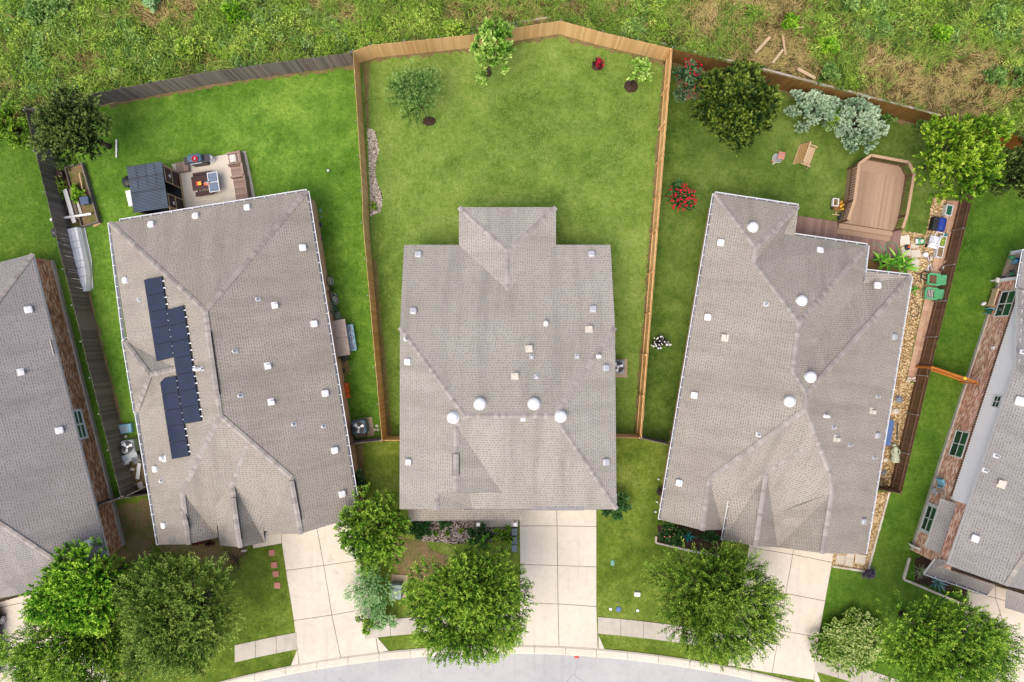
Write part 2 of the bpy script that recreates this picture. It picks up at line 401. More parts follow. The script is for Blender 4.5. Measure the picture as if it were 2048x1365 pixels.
def roofpoly(mb, pts):
    n = Vector((0, 0, 0))
    for i in range(len(pts)):
        a, b = pts[i], pts[(i + 1) % len(pts)]; n += Vector(((a.y - b.y) * (a.z + b.z), (a.z - b.z) * (a.x + b.x), (a.x - b.x) * (a.y + b.y)))
    n.normalize()
    if n.z < 0: n = -n; pts = pts[::-1]
    u = Vector((0, 0, 1)).cross(n).normalized(); w = n.cross(u)
    mb.poly(pts, .5, [(p.dot(u), p.dot(w)) for p in pts])

def caps(mb, a, b, w=.14, step=.2, lift=.028):
    d = b - a; L = d.length
    if L < .1: return
    d.normalize(); side = d.cross(Vector((0, 0, 1))).normalized(); up = side.cross(d)
    n = max(1, int(L / step))
    for i in range(n):
        p = a + d * (L * i / n); q = a + d * (L * (i + 1.15) / n); t = random.random()
        z0 = up * lift; z1 = up * (lift + .022); dr = Vector((0, 0, -w * .42))
        mb.poly([p + side * w + dr + z0, q + side * w + dr + z1, q + z1, p + z0], t)
        mb.poly([p + z0, q + z1, q - side * w + dr + z1, p - side * w + dr + z0], t)
        mb.poly([q + side * w + dr + z1, q + side * w + dr, q - side * w + dr, q - side * w + dr + z1, q + z1], t)

def gutter(par, a, b, width=.13, hang=.62, name='gutter'):
    d = (b - a); L = d.length; d.normalize()
    n = Vector((d.y, -d.x, 0)).normalized()          # outward: to the right of a->b
    g = MB(); bed = MB(); z = Vector((0, 0, 1))
    def strip(g, o0, z0, o1, z1): g.poly([a + n * o0 + z * z0, b + n * o0 + z * z0, b + n * o1 + z * z1, a + n * o1 + z * z1], .4)
    strip(g, -.02, -.13, width - .02, -.13); strip(g, width - .02, -.13, width + .025, 0); strip(g, width + .025, 0, width - .012, .004)
    strip(g, width - .012, .004, width - .03, -.115); strip(g, -.02, -.13, -.02, .01)
    strip(bed, width - .032, -.10, -.018, -.10)  # sheet above the bottom plate, coloured dark as the trough's inner shadow
    for e in (a, b): g.poly([e - n * .02 - z * .13, e + n * (width - .02) - z * .13, e + n * width, e - n * .02], .4)
    k = max(2, int(L / hang))
    for i in range(k + 1): g.box((a + d * (L * i / k)).lerp((a + b) / 2, .002) + n * (width / 2) + z * .012, (.04, width, .012), math.atan2(d.y, d.x), .2)
    o = g.build(name, 'gutter', par, True); bed.build('gutter_shade_sheet', 'gshade', o, True)
    return o

def walls(par, inner, z0, mat, zoff=.13, name='wall'):
    w = MB(); n = len(inner)
    for i in range(n):
        a, b = inner[i], inner[(i + 1) % n]; L = (b - a).length
        w.poly([Vector((a.x, a.y, z0)), Vector((b.x, b.y, z0)), Vector((b.x, b.y, b.z - zoff)), Vector((a.x, a.y, a.z - zoff))], .5,
               [(0, 0), (L, 0), (L, b.z), (0, a.z)])
    return w.build(name, mat, par, True)

def eaves(par, outline, inner, th=.16):
    m = MB(); n = len(outline); z = Vector((0, 0, th)); sm = Vector((0, 0, .012))
    for i in range(n):
        a, b = outline[i], outline[(i + 1) % n]; c, d = inner[i], inner[(i + 1) % n]
        m.poly([a - sm, b - sm, b - z, a - z], .3)
        m.poly([a - z, b - z, Vector((d.x, d.y, b.z)) - z, Vector((c.x, c.y, a.z)) - z], .4)
    return m.build('fascia', 'white', par, True)

# -------------------------------------------------------------- foliage
def leafobj(name, Pb, D, Nn, L, W, tint, mat, parent=None):
    N = len(Pb); L = np.broadcast_to(L, (N,))[:, None]; W = np.broadcast_to(W, (N,))[:, None]
    sd = np.cross(D, Nn); sd /= np.linalg.norm(sd, axis=1, keepdims=True) + 1e-9
    nn = np.cross(sd, D)
    v = np.empty((N, 4, 3), np.float32)
    v[:, 0] = Pb; v[:, 1] = Pb + D * L * .5 + sd * W * .5 - nn * W * .12; v[:, 2] = Pb + D * L; v[:, 3] = Pb + D * L * .5 - sd * W * .5 - nn * W * .12
    me = bpy.data.meshes.new(name)
    me.vertices.add(N * 4); me.vertices.foreach_set('co', v.reshape(-1))
    me.loops.add(N * 4); me.loops.foreach_set('vertex_index', np.arange(N * 4, dtype=np.int32))
    me.polygons.add(N); me.polygons.foreach_set('loop_start', np.arange(0, N * 4, 4, dtype=np.int32))
    me.update(calc_edges=True)
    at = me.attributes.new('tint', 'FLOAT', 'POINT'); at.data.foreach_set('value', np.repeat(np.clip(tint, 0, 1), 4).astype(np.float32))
    me.materials.append(MT[mat] if isinstance(mat, str) else mat)
    o = bpy.data.objects.new(name, me); COL.objects.link(o)
    if parent is not None: o.parent = parent
    return o
def unit(a): return a / (np.linalg.norm(a, axis=1, keepdims=True) + 1e-9)

def crown_data(rng, C, Rr, blobs=16, sprays=900, m=22, sl=.6, L=.13, W=.06, up=.25, bare=0., spread=1., droop=.15, blob_r=(.21, .36), lump=.72, narrow=.7):
    C = np.array(C, float); Rr = np.array(Rr, float)
    u = unit(rng.normal(size=(blobs, 3))); u[:, 2] = np.abs(u[:, 2]) * .9 - .25
    k = (np.arange(blobs) + .5) / blobs * 2 * np.pi * 2.4 + rng.uniform(0, 6.28)
    rad = np.sqrt((np.arange(blobs) + .5) / blobs)
    u = np.stack([np.cos(k) * rad, np.sin(k) * rad, np.sqrt(np.maximum(0, 1 - rad ** 2)) * 1.1 - .35 + rng.normal(size=blobs) * .12], 1)
    bc = C + u * Rr * (lump * (1 + rng.normal(size=(blobs, 1)) * .13))
    br = rng.uniform(*blob_r, size=blobs)
    bt = rng.normal(size=blobs) * .13
    b = rng.integers(0, blobs, sprays)
    d = unit(rng.normal(size=(sprays, 3))); d[:, 2] = np.where(d[:, 2] < -.35, -d[:, 2], d[:, 2])
    o = bc[b] + d * Rr * br[b][:, None] * rng.uniform(.35, 1., (sprays, 1)) ** .6
    out = (o - (C - np.array([0, 0, Rr[2] * .7]))) / Rr
    dd = unit(unit(out) * 1.0 + d * .45 + rng.normal(size=(sprays, 3)) * .33 * spread + np.array([0, 0, up]))
    ln = sl * rng.uniform(.55, 1.25, sprays)
    s = np.linspace(.06, 1, m)[None, :, None]
    o2 = o[:, None] - dd[:, None] * ln[:, None, None] * .55
    pos = o2 + dd[:, None] * s * ln[:, None, None] - np.array([0, 0, 1.]) * droop * (s ** 2) * ln[:, None, None]
    pos = pos + rng.normal(size=pos.shape) * .025 * sl
    sgn = np.where(np.arange(m) % 2, 1., -1.)[None, :, None]
    sdv = unit(np.cross(dd, rng.normal(size=(sprays, 3)) * .5 + np.array([0, 0, 1.])))[:, None]
    ld = dd[:, None] * .95 + sdv * sgn * narrow + rng.normal(size=pos.shape) * .35
    ld = unit(ld.reshape(-1, 3)); nn = unit(np.array([0, 0, 1.]) + rng.normal(size=ld.shape) * .55)
    tint = .40 + bt[b][:, None] + rng.normal(size=(sprays, 1)) * .17 + (s[..., 0] - .5) * .72 + rng.normal(size=(sprays, m)) * .08  # spray bases darker, tips brighter: inner crown shade put into the leaf colour
    Ls = L * rng.uniform(.7, 1.25, sprays * m)
    return pos.reshape(-1, 3), ld, nn, Ls, Ls * W / L, tint.reshape(-1), bc

def tree(name, label, cat, px, py, rx, ry, zc, rz, mat, seed, base=None, group=None, trunk=.14, leaf='crown', **kw):
    rng = np.random.default_rng(seed)
    k = S * (1 - zc / H); C = P(px, py, zc)
    B = P(*base) if base else Vector((C.x * 1.0, C.y * 1.0, 0))
    t = thing(name, label, cat, B, 0, group)
    c = np.array(C - B)
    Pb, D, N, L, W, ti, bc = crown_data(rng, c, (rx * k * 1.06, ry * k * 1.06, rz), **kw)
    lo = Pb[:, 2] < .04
    Pb[lo, 2] = .04 + rng.random(lo.sum()) * .1
    leafobj(leaf, Pb, D, N, L, W, ti, mat, t)
    tr = MB(); top = Vector(c) - Vector((0, 0, rz * .35))
    fork = Vector((0, 0, 0)).lerp(top, .55) if zc > 1.6 else Vector((0, 0, .08))
    if zc > 1.6:
        tr.tube([(0, 0, -.05), tuple(fork * .5 + Vector((.03, .02, 0))), tuple(fork)], [trunk * 1.25, trunk, trunk * .85], 8)
    for q in bc:
        q = Vector(q); mid = fork.lerp(q, .5) + Vector((random.uniform(-.1, .1), random.uniform(-.1, .1), .1 * rz))
        r0 = trunk * (.5 if zc > 1.6 else .4)
        tr.tube([tuple(fork), tuple(mid), tuple(q), tuple(q + (q - mid) * .45)], [r0, r0 * .6, r0 * .3, .006], 6)
    tr.build('trunk' if zc > 1.6 else 'stem', 'bark', t, smooth=True)
    return t
# ================================================================ light, camera
setup_mats()
w = bpy.data.worlds.new('World'); scn.world = w; w.use_nodes = True
nt = w.node_tree; bg = nt.nodes['Background']
sky = nt.nodes.new('ShaderNodeTexSky'); sky.sky_type = 'NISHITA'; sky.sun_disc = False
SUN_EL, SUN_AZ = R(64), R(215)           # azimuth clockwise from +Y (towards the meadow)
sky.sun_elevation = SUN_EL; sky.sun_rotation = SUN_AZ; sky.dust_density = 5.5; sky.air_density = .85; sky.ozone_density = .5
nt.links.new(sky.outputs[0], bg.inputs[0]); bg.inputs[1].default_value = .15
sl = bpy.data.lights.new('sun', 'SUN'); sl.energy = .55; sl.angle = R(55); sl.color = (1, .985, .94)
so = bpy.data.objects.new('sun', sl); COL.objects.link(so)
dv = Vector((math.sin(SUN_AZ) * math.cos(SUN_EL), math.cos(SUN_AZ) * math.cos(SUN_EL), math.sin(SUN_EL)))
so.rotation_euler = dv.to_track_quat('Z', 'Y').to_euler(); so.location = (0, 0, 60)
cam = bpy.data.cameras.new('camera'); cam.lens = 24; cam.sensor_width = 36; cam.clip_end = 2000
co = bpy.data.objects.new('camera', cam); COL.objects.link(co); co.location = (0, 0, H); scn.camera = co
scn.view_settings.view_transform = 'Standard'; scn.view_settings.look = 'None'
scn.view_settings.exposure = .80; scn.view_settings.gamma = 1

# ================================================================ ground
MT['lawnG'] = lawnmat('lawn_front', lin(60, 84, 20, .84), lin(104, 124, 42, .84), lin(150, 162, 78, .84), lin(184, 164, 108, .75), .70, .88, 1)
MT['lawnL'] = lawnmat('lawn_vivid', lin(54, 94, 20, .86), lin(96, 134, 44, .86), lin(138, 168, 68, .86), lin(168, 168, 100, .75), .78, .95, 2)
MT['lawnM'] = lawnmat('lawn_middle', lin(74, 104, 34, .82), lin(118, 146, 62, .82), lin(156, 172, 92, .82), lin(204, 188, 134, .78), .68, .84, 3)
MT['lawnR'] = lawnmat('lawn_dark', lin(50, 74, 22, .88), lin(92, 116, 46, .88), lin(130, 144, 72, .88), lin(168, 152, 98, .75), .74, .92, 4)
MT['lawnF'] = lawnmat('lawn_far', lin(44, 78, 16, .86), lin(78, 112, 32, .86), lin(114, 142, 54, .86), lin(154, 152, 80, .75), .80, .95, 5)
MT['meadow'] = lawnmat('meadow_ground', lin(62, 62, 28, .7), lin(98, 86, 48, .7), lin(150, 126, 82, .7), lin(178, 150, 104, .7), .55, .8, 6)
m = MB(); m.poly([(-1500, -1500, -.16), (1500, -1500, -.16), (1500, 1500, -.16), (-1500, 1500, -.16)]); struct('ground', m, 'meadow')
FB = [(-700, 330), (-300, 250), (50, 219), (185, 188), (410, 145), (700, 106), (706, 103), (740, 91), (945, 70), (1121, 42), (1205, 65), (1345, 98), (1703, 188), (1895, 236), (1975, 258), (2048, 275), (2500, 380)]
def fb_y(x):                                   # fence line on the ground, world metres
    return np.interp(x, FBX, FBY)
FBW = [P(px, py, 1.83) for px, py in FB]; FBX = [p.x for p in FBW]; FBY = [p.y for p in FBW]
m = MB(); top = [P(2500, -700), P(-700, -700)]
m.poly([(p.x, p.y, -.004) for p in FBW] + [(q.x, q.y, -.004) for q in top]); struct('meadow', m, 'meadow')
ARC = (1015, 3588); RR = 2280.
def arc(r, px, z=0.): return P(px, ARC[1] - math.sqrt(r * r - (px - ARC[0]) ** 2), 0) + Vector((0, 0, z))
XS = list(range(-260, 2301, 20))
m = MB(); m.poly([(p.x, p.y, 0) for p in FBW] + [(p.x, p.y, 0) for p in [arc(RR + 14, x) for x in reversed(XS)]]); struct('lawn', m, 'lawnG')
def sheet(name, pts, mat, z): m = MB(); m.poly([(p.x, p.y, z) for p in [P(*q) for q in pts]]); return struct(name, m, mat)
def fbase(l): return [(1024 + (x - 1024) * .9588, 682.5 + (y - 682.5) * .9588) for x, y in l]
sheet('middle_lawn', fbase([(706, 103), (740, 91), (945, 70), (1121, 42), (1205, 65), (1345, 98), (1316, 460), (1283, 877), (764, 881), (726, 445), (724, 380)]), 'lawnM', .004)
sheet('left_lawn', fbase([(50, 219), (185, 188), (410, 145), (706, 103), (724, 380), (726, 445), (764, 881), (697, 888), (303, 990), (242, 996), (218, 900), (110, 465)]), 'lawnL', .004)
sheet('right_lawn', fbase([(1345, 98), (1703, 188), (1895, 236), (1975, 258), (1949, 384), (1877, 675), (1803, 988), (1730, 985), (1342, 890), (1283, 877), (1316, 460)]), 'lawnR', .004)
sheet('far_right_lawn', fbase([(1975, 258), (2048, 275), (2300, 340), (2200, 1190), (2130, 1400), (1800, 1400), (1620, 1345), (1668, 1120), (1740, 1130), (1803, 988), (1877, 675), (1949, 384)]), 'lawnF', .004)
sheet('far_left_lawn', fbase([(-300, 260), (50, 219), (110, 465), (218, 900), (242, 996), (190, 1015), (-300, 1050)]), 'lawnF', .004)

# street, kerb, pavement
m = MB()
for a, b in zip(XS[:-1], XS[1:]): m.poly([arc(RR, a, -.02), arc(RR, b, -.02), P(b, 2400) + Vector((0, 0, -.02)), P(a, 2400) + Vector((0, 0, -.02))])
m2 = MB(); m2.poly([arc(RR, x, -.02) for x in XS] + [P(2300, 2300, 0) + Vector((0, 0, -.02)), P(-260, 2300, 0) + Vector((0, 0, -.02))]); struct('street', m2, 'road')
m = MB(); step = 62
for i in range(-6, 38):
    x0 = 15 + step * i; x1 = x0 + step - .7; pr = [(-13, -.012), (0, .0), (2.5, .075), (5, .105), (15, .11), (18, .05)]
    for k in range(3):
        a = x0 + (x1 - x0) * k / 3; b = x0 + (x1 - x0) * (k + 1) / 3
        for (r0, z0), (r1, z1) in zip(pr[1:-1], pr[2:]): m.poly([arc(RR + r0, a, z0), arc(RR + r0, b, z0), arc(RR + r1, b, z1), arc(RR + r1, a, z1)])
    for x in (x0, x1): m.poly([arc(RR + r, x, z) for r, z in pr[1:]] + [arc(RR, x, -.05)])
struct('kerb', m, 'conc')
m = MB()
for a, b in ((470, 595), (730, 1040), (1196, 1470), (1629, 1960)):
    n = max(1, round((b - a) / 48)); 
    for i in range(n):
        x0 = a + (b - a) * i / n; x1 = a + (b - a) * (i + 1) / n - .8
        m.prism([arc(RR + 48, x0), arc(RR + 48, x1), arc(RR + 81, x1), arc(RR + 81, x0)], -.05, .05 + .002 * (i % 3))
struct('pavement', m, 'walk')
m = MB()
def slabs(m, cols, g=.5, z=.04):
    # cols: list of columns, each a list of (left px,py)-(right px,py) rows from top to bottom
    for c in cols:
        for (l0, r0), (l1, r1) in zip(c[:-1], c[1:]):
            m.prism([P(l0[0] + g, l0[1] + g), P(r0[0] - g, r0[1] + g), P(r1[0] - g, r1[1] - g), P(l1[0] + g, l1[1] - g)], -.06, z + random.random() * .006)
def gridcols(rows):
    cols = []
    for c in range(len(rows[0]) - 1): cols.append([(r[c], r[c + 1]) for r in rows])
    return cols
def driveway(rows, extra=()):
    m = MB(); slabs(m, gridcols(rows))
    for e in extra: m.prism([P(*q) for q in e], -.06, .04)
    struct('driveway', m, 'conc')
    j = MB(); o = [r[0] for r in rows] + [r[-1] for r in reversed(rows)]
    j.poly([(q.x, q.y, .012) for q in [P(*x) for x in o]]); struct('driveway_joint', j, 'joint')
driveway([[(1038, 985), (1113, 985), (1193, 985)], [(1039, 1052), (1114, 1052), (1193, 1053)], [(1040, 1129), (1115, 1131), (1193, 1134)], [(1040, 1205), (1116, 1208), (1193, 1213)], [(1039, 1293), (1118, 1295), (1196, 1302)]],
         ([(1038, 1262), (1038, 1292), (1027, 1291)], [(1197, 1271), (1211, 1303), (1197, 1301)]))
driveway([[(556, 1035), (628, 1022), (690, 1010)], [(572, 1141), (648, 1131), (722, 1120)], [(588, 1241), (664, 1230), (742, 1216)], [(599, 1331), (682, 1316), (757, 1306)]], ([(595, 1299), (598, 1331), (581, 1334)], [(752, 1272), (777, 1301), (758, 1305)]))
driveway([[(1500, 1070), (1594, 1070), (1670, 1085)], [(1497, 1095), (1585, 1109), (1664, 1125)], [(1483, 1172), (1571, 1187), (1650, 1202)], [(1472, 1245), (1558, 1260), (1637, 1275)], [(1455, 1331), (1544, 1346), (1627, 1360)]], ([(1629, 1331), (1642, 1368), (1628, 1362)],))
driveway([[(-120, 1225), (-20, 1210), (85, 1180)], [(-118, 1240), (2, 1215), (100, 1193)], [(-105, 1335), (15, 1310), (150, 1285)], [(-90, 1430), (35, 1405), (230, 1360)]])
driveway([[(1940, 1160), (1990, 1172), (2110, 1205)], [(1934, 1182), (1990, 1196), (2110, 1230)], [(1925, 1262), (2020, 1290), (2110, 1310)], [(1915, 1350), (2000, 1365), (2110, 1385)], [(1900, 1430), (2000, 1440), (2110, 1460)]])
m = MB(); m.prism([P(956, 1020), P(1036, 1020), P(1036, 1053), P(956, 1053)], -.05, .12); struct('porch_slab', m, 'conc')
m = MB(); m.prism([P(500, 1050), P(562, 1035), P(564, 1086), P(508, 1096)], -.05, .12); struct('porch_slab', m, 'conc')
# beds, soil
def blob(name, pts, mat, z, amp=4, n=6, seed=0):
    rr = random.Random(seed); q = []
    for i in range(len(pts)):
        a, b = Vector(pts[i]), Vector(pts[(i + 1) % len(pts)])
        for k in range(n): q.append(a.lerp(b, k / n) + Vector((rr.uniform(-amp, amp), rr.uniform(-amp, amp))))
    return sheet(name, [tuple(p) for p in q], mat, z)
blob('soil', [(235, 1012), (300, 1000), (318, 1085), (300, 1120), (240, 1130)], 'soil', .008, 5, 5, 1)
blob('soil', [(318, 1060), (440, 1060), (500, 1092), (478, 1122), (430, 1140), (380, 1112), (318, 1100)], 'soil', .009, 6, 5, 2)
blob('soil', [(710, 890), (722, 890), (735, 1000), (700, 1000)], 'soil', .008, 3, 5, 3)
blob('soil', [(790, 1075), (845, 1080), (900, 1120), (850, 1160), (800, 1150), (775, 1110)], 'soil', .008, 5, 5, 4)
blob('soil', [(246, 915), (292, 905), (303, 985), (262, 988)], 'soil', .008, 3, 5, 5)
blob('soil', [(150, 330), (172, 330), (195, 440), (175, 452), (140, 450), (120, 380)], 'soil', .008, 3, 5, 6)
blob('soil', [(668, 690), (690, 690), (700, 745), (690, 760), (676, 745)], 'soil', .008, 2, 5, 7)
blob('soil', [(726, 125), (740, 125), (738, 255), (732, 260)], 'soil', .008, 2, 5, 8)
blob('soil', [(740, 520), (752, 520), (785, 870), (772, 872)], 'soil', .008, 2, 6, 9)
for nm_, tp_, sd_ in (('b', [(706, 103), (740, 91), (945, 70), (1121, 42), (1205, 65), (1345, 98)], 21), ('r', [(1345, 98), (1316, 460), (1283, 877)], 22), ('l', [(185, 188), (410, 145), (700, 106)], 23), ('k', [(1345, 98), (1703, 188), (1895, 236)], 24), ('f', [(50, 219), (110, 465), (218, 900)], 25)):
    fb_ = fbase(tp_); inn = [(x + (1010 - x) * .012, y + (560 - y) * (.022 if nm_ in 'blk' else .004)) for x, y in fb_] if nm_ != 'l' else [(x, y + 9) for x, y in fb_]
    if nm_ == 'k': inn = [(x - 2, y + 10) for x, y in fb_]
    if nm_ == 'f': inn = [(x + 8, y + 1) for x, y in fb_]
    if nm_ == 'r': inn = [(x - 7, y) for x, y in fb_]
    rr_ = random.Random(sd_); m = MB(); last = None
    for (o0, i0), (o1, i1) in zip(zip(fb_, inn), list(zip(fb_, inn))[1:]):
        L_ = math.hypot(o1[0] - o0[0], o1[1] - o0[1]); n_ = max(3, int(L_ / 7))
        for q_ in range(n_ + 1):
            u_ = q_ / n_; o_ = (o0[0] + (o1[0] - o0[0]) * u_, o0[1] + (o1[1] - o0[1]) * u_); k_ = rr_.uniform(.25, 1.15)
            i_ = (o_[0] + (i0[0] + (i1[0] - i0[0]) * u_ - o_[0]) * k_, o_[1] + (i0[1] + (i1[1] - i0[1]) * u_ - o_[1]) * k_)
            cur = (P(*o_) + Vector((0, 0, .007)), P(*i_) + Vector((0, 0, .007)))
            if last and q_: m.poly([last[0], cur[0], cur[1], last[1]])
            last = cur
    struct('soil', m, 'soil')
blob('soil', [(1352, 120), (1420, 140), (1400, 200), (1356, 200)], 'soil', .008, 3, 6, 10)
blob('soil', [(1830, 1118), (1850, 1110), (1945, 1180), (1935, 1195), (1830, 1165)], 'mulch', .009, 1, 3, 11)
blob('soil', [(1314, 1050), (1445, 1055), (1440, 1110), (1316, 1085)], 'mulch', .009, 1, 3, 12)
blob('stone_bed_soil', [(736, 258), (752, 266), (758, 300), (750, 335), (752, 360), (766, 395), (762, 420), (742, 434)], 'mulch', .009, 1, 4, 13)
blob('stone_bed_soil', [(820, 1035), (1036, 1035), (1033, 1075), (985, 1085), (905, 1088), (845, 1082)], 'mulch', .009, 2, 4, 14)
sheet('gravel_path_base', [(1866, 395), (1893, 400), (1830, 672), (1811, 762), (1833, 770), (1785, 975), (1735, 980), (1700, 600), (1740, 470), (1800, 462), (1852, 470)], 'gbase', .010)
sheet('gravel_strip_base', [(1700, 985), (1776, 985), (1733, 1142), (1664, 1132), (1666, 1105)], 'gbase', .010)

def scatter(name, label, poly, n, r, mat, z=.012, seed=0, keep=None):
    rr = random.Random(seed); pw = [P(*q) for q in poly]; xs = [p.x for p in pw]; ys = [p.y for p in pw]; m = MB(); k = 0
    def ins(x, y):
        c = False; j = len(pw) - 1
        for i in range(len(pw)):
            if (pw[i].y > y) != (pw[j].y > y) and x < (pw[j].x - pw[i].x) * (y - pw[i].y) / (pw[j].y - pw[i].y) + pw[i].x: c = not c
            j = i
        return c
    while k < n:
        x, y = rr.uniform(min(xs), max(xs)), rr.uniform(min(ys), max(ys))
        if ins(x, y): m.stone((x, y, z), rr.uniform(r * .55, r * 1.3), rr.uniform(.4, .7), rr.random() ** 1.1); k += 1
    return stuff(m.build(name, mat), label, 'stones')
scatter('river_stones', 'pale river stones filling the wavy bed along the left cedar fence', [(735, 256), (750, 262), (758, 300), (750, 335), (752, 360), (765, 395), (762, 422), (742, 434)], 1500, .055, 'stone', .012, 1)
scatter('river_stones', 'mixed pink and grey stones in the front bed below the porch', [(820, 1035), (1030, 1040), (1015, 1072), (985, 1082), (905, 1087), (845, 1082)], 2600, .05, 'stonem', .012, 2)
scatter('gravel', 'tan gravel covering the side path behind the right house', [(1866, 395), (1893, 400), (1830, 672), (1811, 762), (1835, 770), (1785, 975), (1745, 975), (1790, 640), (1800, 560), (1800, 462), (1852, 470)], 6500, .062, 'stoneg', .012, 3)
scatter('gravel', 'tan gravel in the narrow strip inside the white kerb edging', [(1740, 985), (1776, 985), (1733, 1142), (1664, 1132), (1666, 1105), (1715, 1105)], 1900, .062, 'stoneg', .012, 4)

# ================================================================ houses
class House:
    def __init__(s, name, label, ctr): s.t = thing(name, label, 'house', ctr)
    def shell(s, ol, wallmat, ins=.36):
        s.ol = ol; s.inner = inset(ol, ins); s.wall = walls(s.t, s.inner, -.05, wallmat); eaves(s.t, ol, s.inner)
    def roof(s, polys, mat):
        m = MB()
        for p in polys: roofpoly(m, [q.copy() for q in p])
        s.rf = m.build('roof', mat, s.t, True); return s.rf
    def caps(s, lines, w=.15):
        for a, b in lines:
            m = MB(); caps(m, a, b, w); m.build('ridge_cap', 'cap', s.rf, True)
    def vents(s, pl, pts, mat='vent', size=.40):
        for px, py in pts:
            M_ = pl.mat(px, py); m = MB()
            m.bbox((0, 0, .08), (size * 1.08, size * 1.08, .18), .06, M=M_); m.build('roof_vent', mat, s.rf, True)
    def domes(s, pl, pts, r=.34, mat='vent'):
        for px, py in pts:
            M_ = pl.mat(px, py); m = MB()
            m.lathe((0, 0, 0), [(r * 1.12, 0), (r * 1.1, .05), (r * .98, .07), (r, .16), (r * .93, .24), (r * .75, .31), (r * .45, .36), (.02, .38)], 20, M_)
            m.build('roof_dome', mat, s.rf, True, True)
    def boxes(s, pl, pts, mat='ventt', sz=.27):
        for px, py in pts:
            M_ = pl.mat(px, py); m = MB()
            m.box((.06, .05, .01), (sz * 1.6, sz * 1.4, .015), M=M_); m.bbox((0, 0, .12), (sz, sz, .22), .03, M=M_)
            m.build('exhaust_vent', mat, s.rf, True)
    def pipes(s, pl, pts, h=.35, r=.045):
        for px, py in pts:
            M_ = pl.mat(px, py); q = M_.translation; m = MB()
            m.box((0, 0, .012), (.26, .30, .014), M=M_); m.tube([q, q + Vector((0, 0, h * .5)), q + Vector((0, 0, h))], [r * 1.5, r * 1.15, r], 10)
            m.build('vent_pipe', 'ventg', s.rf, True, False)
    def ridge_vent(s, a, b):
        d = (b - a).normalized(); sd = d.cross(Vector((0, 0, 1))).normalized(); m = MB(); z = Vector((0, 0, 1))
        n = max(2, int((b - a).length / .3))
        for i in range(n):
            p = a + (b - a) * (i / n); q = a + (b - a) * ((i + .97) / n); t = random.random()
            for sg in (1, -1):
                m.poly([p + sd * sg * .16 + z * .06, q + sd * sg * .16 + z * .06, q + z * .13, p + z * .13], t)
        o = m.build('ridge_vent', 'cap', s.rf, True); k = MB()
        for sg in (1, -1):
            k.poly([a + sd * sg * .17 + z * .055, b + sd * sg * .17 + z * .055, b + sd * sg * .2 - z * .05, a + sd * sg * .2 - z * .05])
        for e in (a, b): k.poly([e + sd * .17 + z * .055, e + z * .125, e - sd * .17 + z * .055, e - z * .08])
        k.build('vent_edge', 'darkm', s.rf, True)

def wallwin(par, pl, cor, frame='white', glass=('glass', 'glassg'), fw=.07, mull=True, deep=.05, surround=0., label=None):
    pts = [pl.at(*c) for c in cor]; ux = Vector((0, 0, 1)).cross(pl.n).normalized()
    ts = sorted(p.dot(ux) for p in pts); zs = sorted(p.z for p in pts)
    t0, t1 = (ts[0] + ts[1]) / 2, (ts[2] + ts[3]) / 2; z0, z1 = (zs[0] + zs[1]) / 2, (zs[2] + zs[3]) / 2
    c = pts[0] - ux * pts[0].dot(ux) - Vector((0, 0, pts[0].z)); n = pl.n
    if n.dot(-pts[0]) < 0: n = -n
    M_ = Matrix(((ux.x, 0, n.x, c.x), (ux.y, 0, n.y, c.y), (ux.z, 1, n.z, c.z), (0, 0, 0, 1)))
    f = MB(); W, Hh = t1 - t0, z1 - z0; cx, cz = (t0 + t1) / 2, (z0 + z1) / 2
    for x in (t0 + fw / 2, t1 - fw / 2): f.box((x, cz, deep / 2), (fw, Hh, deep), M=M_)
    for z in (z0 + fw / 2, z1 - fw / 2): f.box((cx, z, deep / 2 - .002), (W - 2 * fw + .002, fw, deep), M=M_)
    if mull:
        f.box((cx, cz, deep / 2 - .004), (fw * .8, Hh - 2 * fw, deep - .01), M=M_)
        f.box((cx, cz, deep / 2 - .008), (W - 2 * fw, fw * .6, deep - .014), M=M_)
    if surround:
        for x in (t0 - surround / 2, t1 + surround / 2): f.box((x, cz, deep / 2 - .01), (surround, Hh + surround * 2, deep), M=M_)
        for z in (z0 - surround / 2, z1 + surround / 2): f.box((cx, z, deep / 2 - .012), (W, surround, deep), M=M_)
    o = f.build('window', frame, par, True)
    if label: o['label'] = label
    for (za, zb, g) in ((z0 + fw, cz, glass[0]), (cz, z1 - fw, glass[1])):
        k = MB(); k.box((cx, (za + zb) / 2, .012), (W - 2 * fw, zb - za, .012), M=M_); k.build('pane', g, o, True)
    return o

# ---- middle house
h0, h1 = 2.6, 4.0
a, b, c, d, e, f = [P(*q, h0) for q in ((808, 490), (918, 490), (918, 415), (1112, 415), (1112, 490), (1221, 490))]
g, h, i_, j = [P(*q, h1) for q in ((1230, 655), (1233, 1019), (799, 1019), (800, 655))]
k, l = P(930, 832, 5.4), P(1108, 832, 5.4)
ML = Plane(i_, j, k); MR = Plane(g, h, l); MF = Plane(h, k, l); MB_ = Plane(a, f, k)
apx = P(1015, 502, 3.75)
vb, ve = b, e; vt = MB_.at(1015, 581); apx.z = vt.z; apx = P(1015, 502, vt.z)
m_, n_ = ML.at(912, 850), ML.at(912, 985); o_, p_ = ML.at(873, 987), ML.at(873, 1019)
V = MF.at(1003, 985); q_ = MF.at(945, 1018.5); r_ = MF.at(940, 987)
Hm = House('house', 'middle house with plain taupe hip roof and four large white domes', P(1015, 760))
Hm.shell([a, b, c, d, e, f, g, h, q_, p_, i_, j], 'brickT')
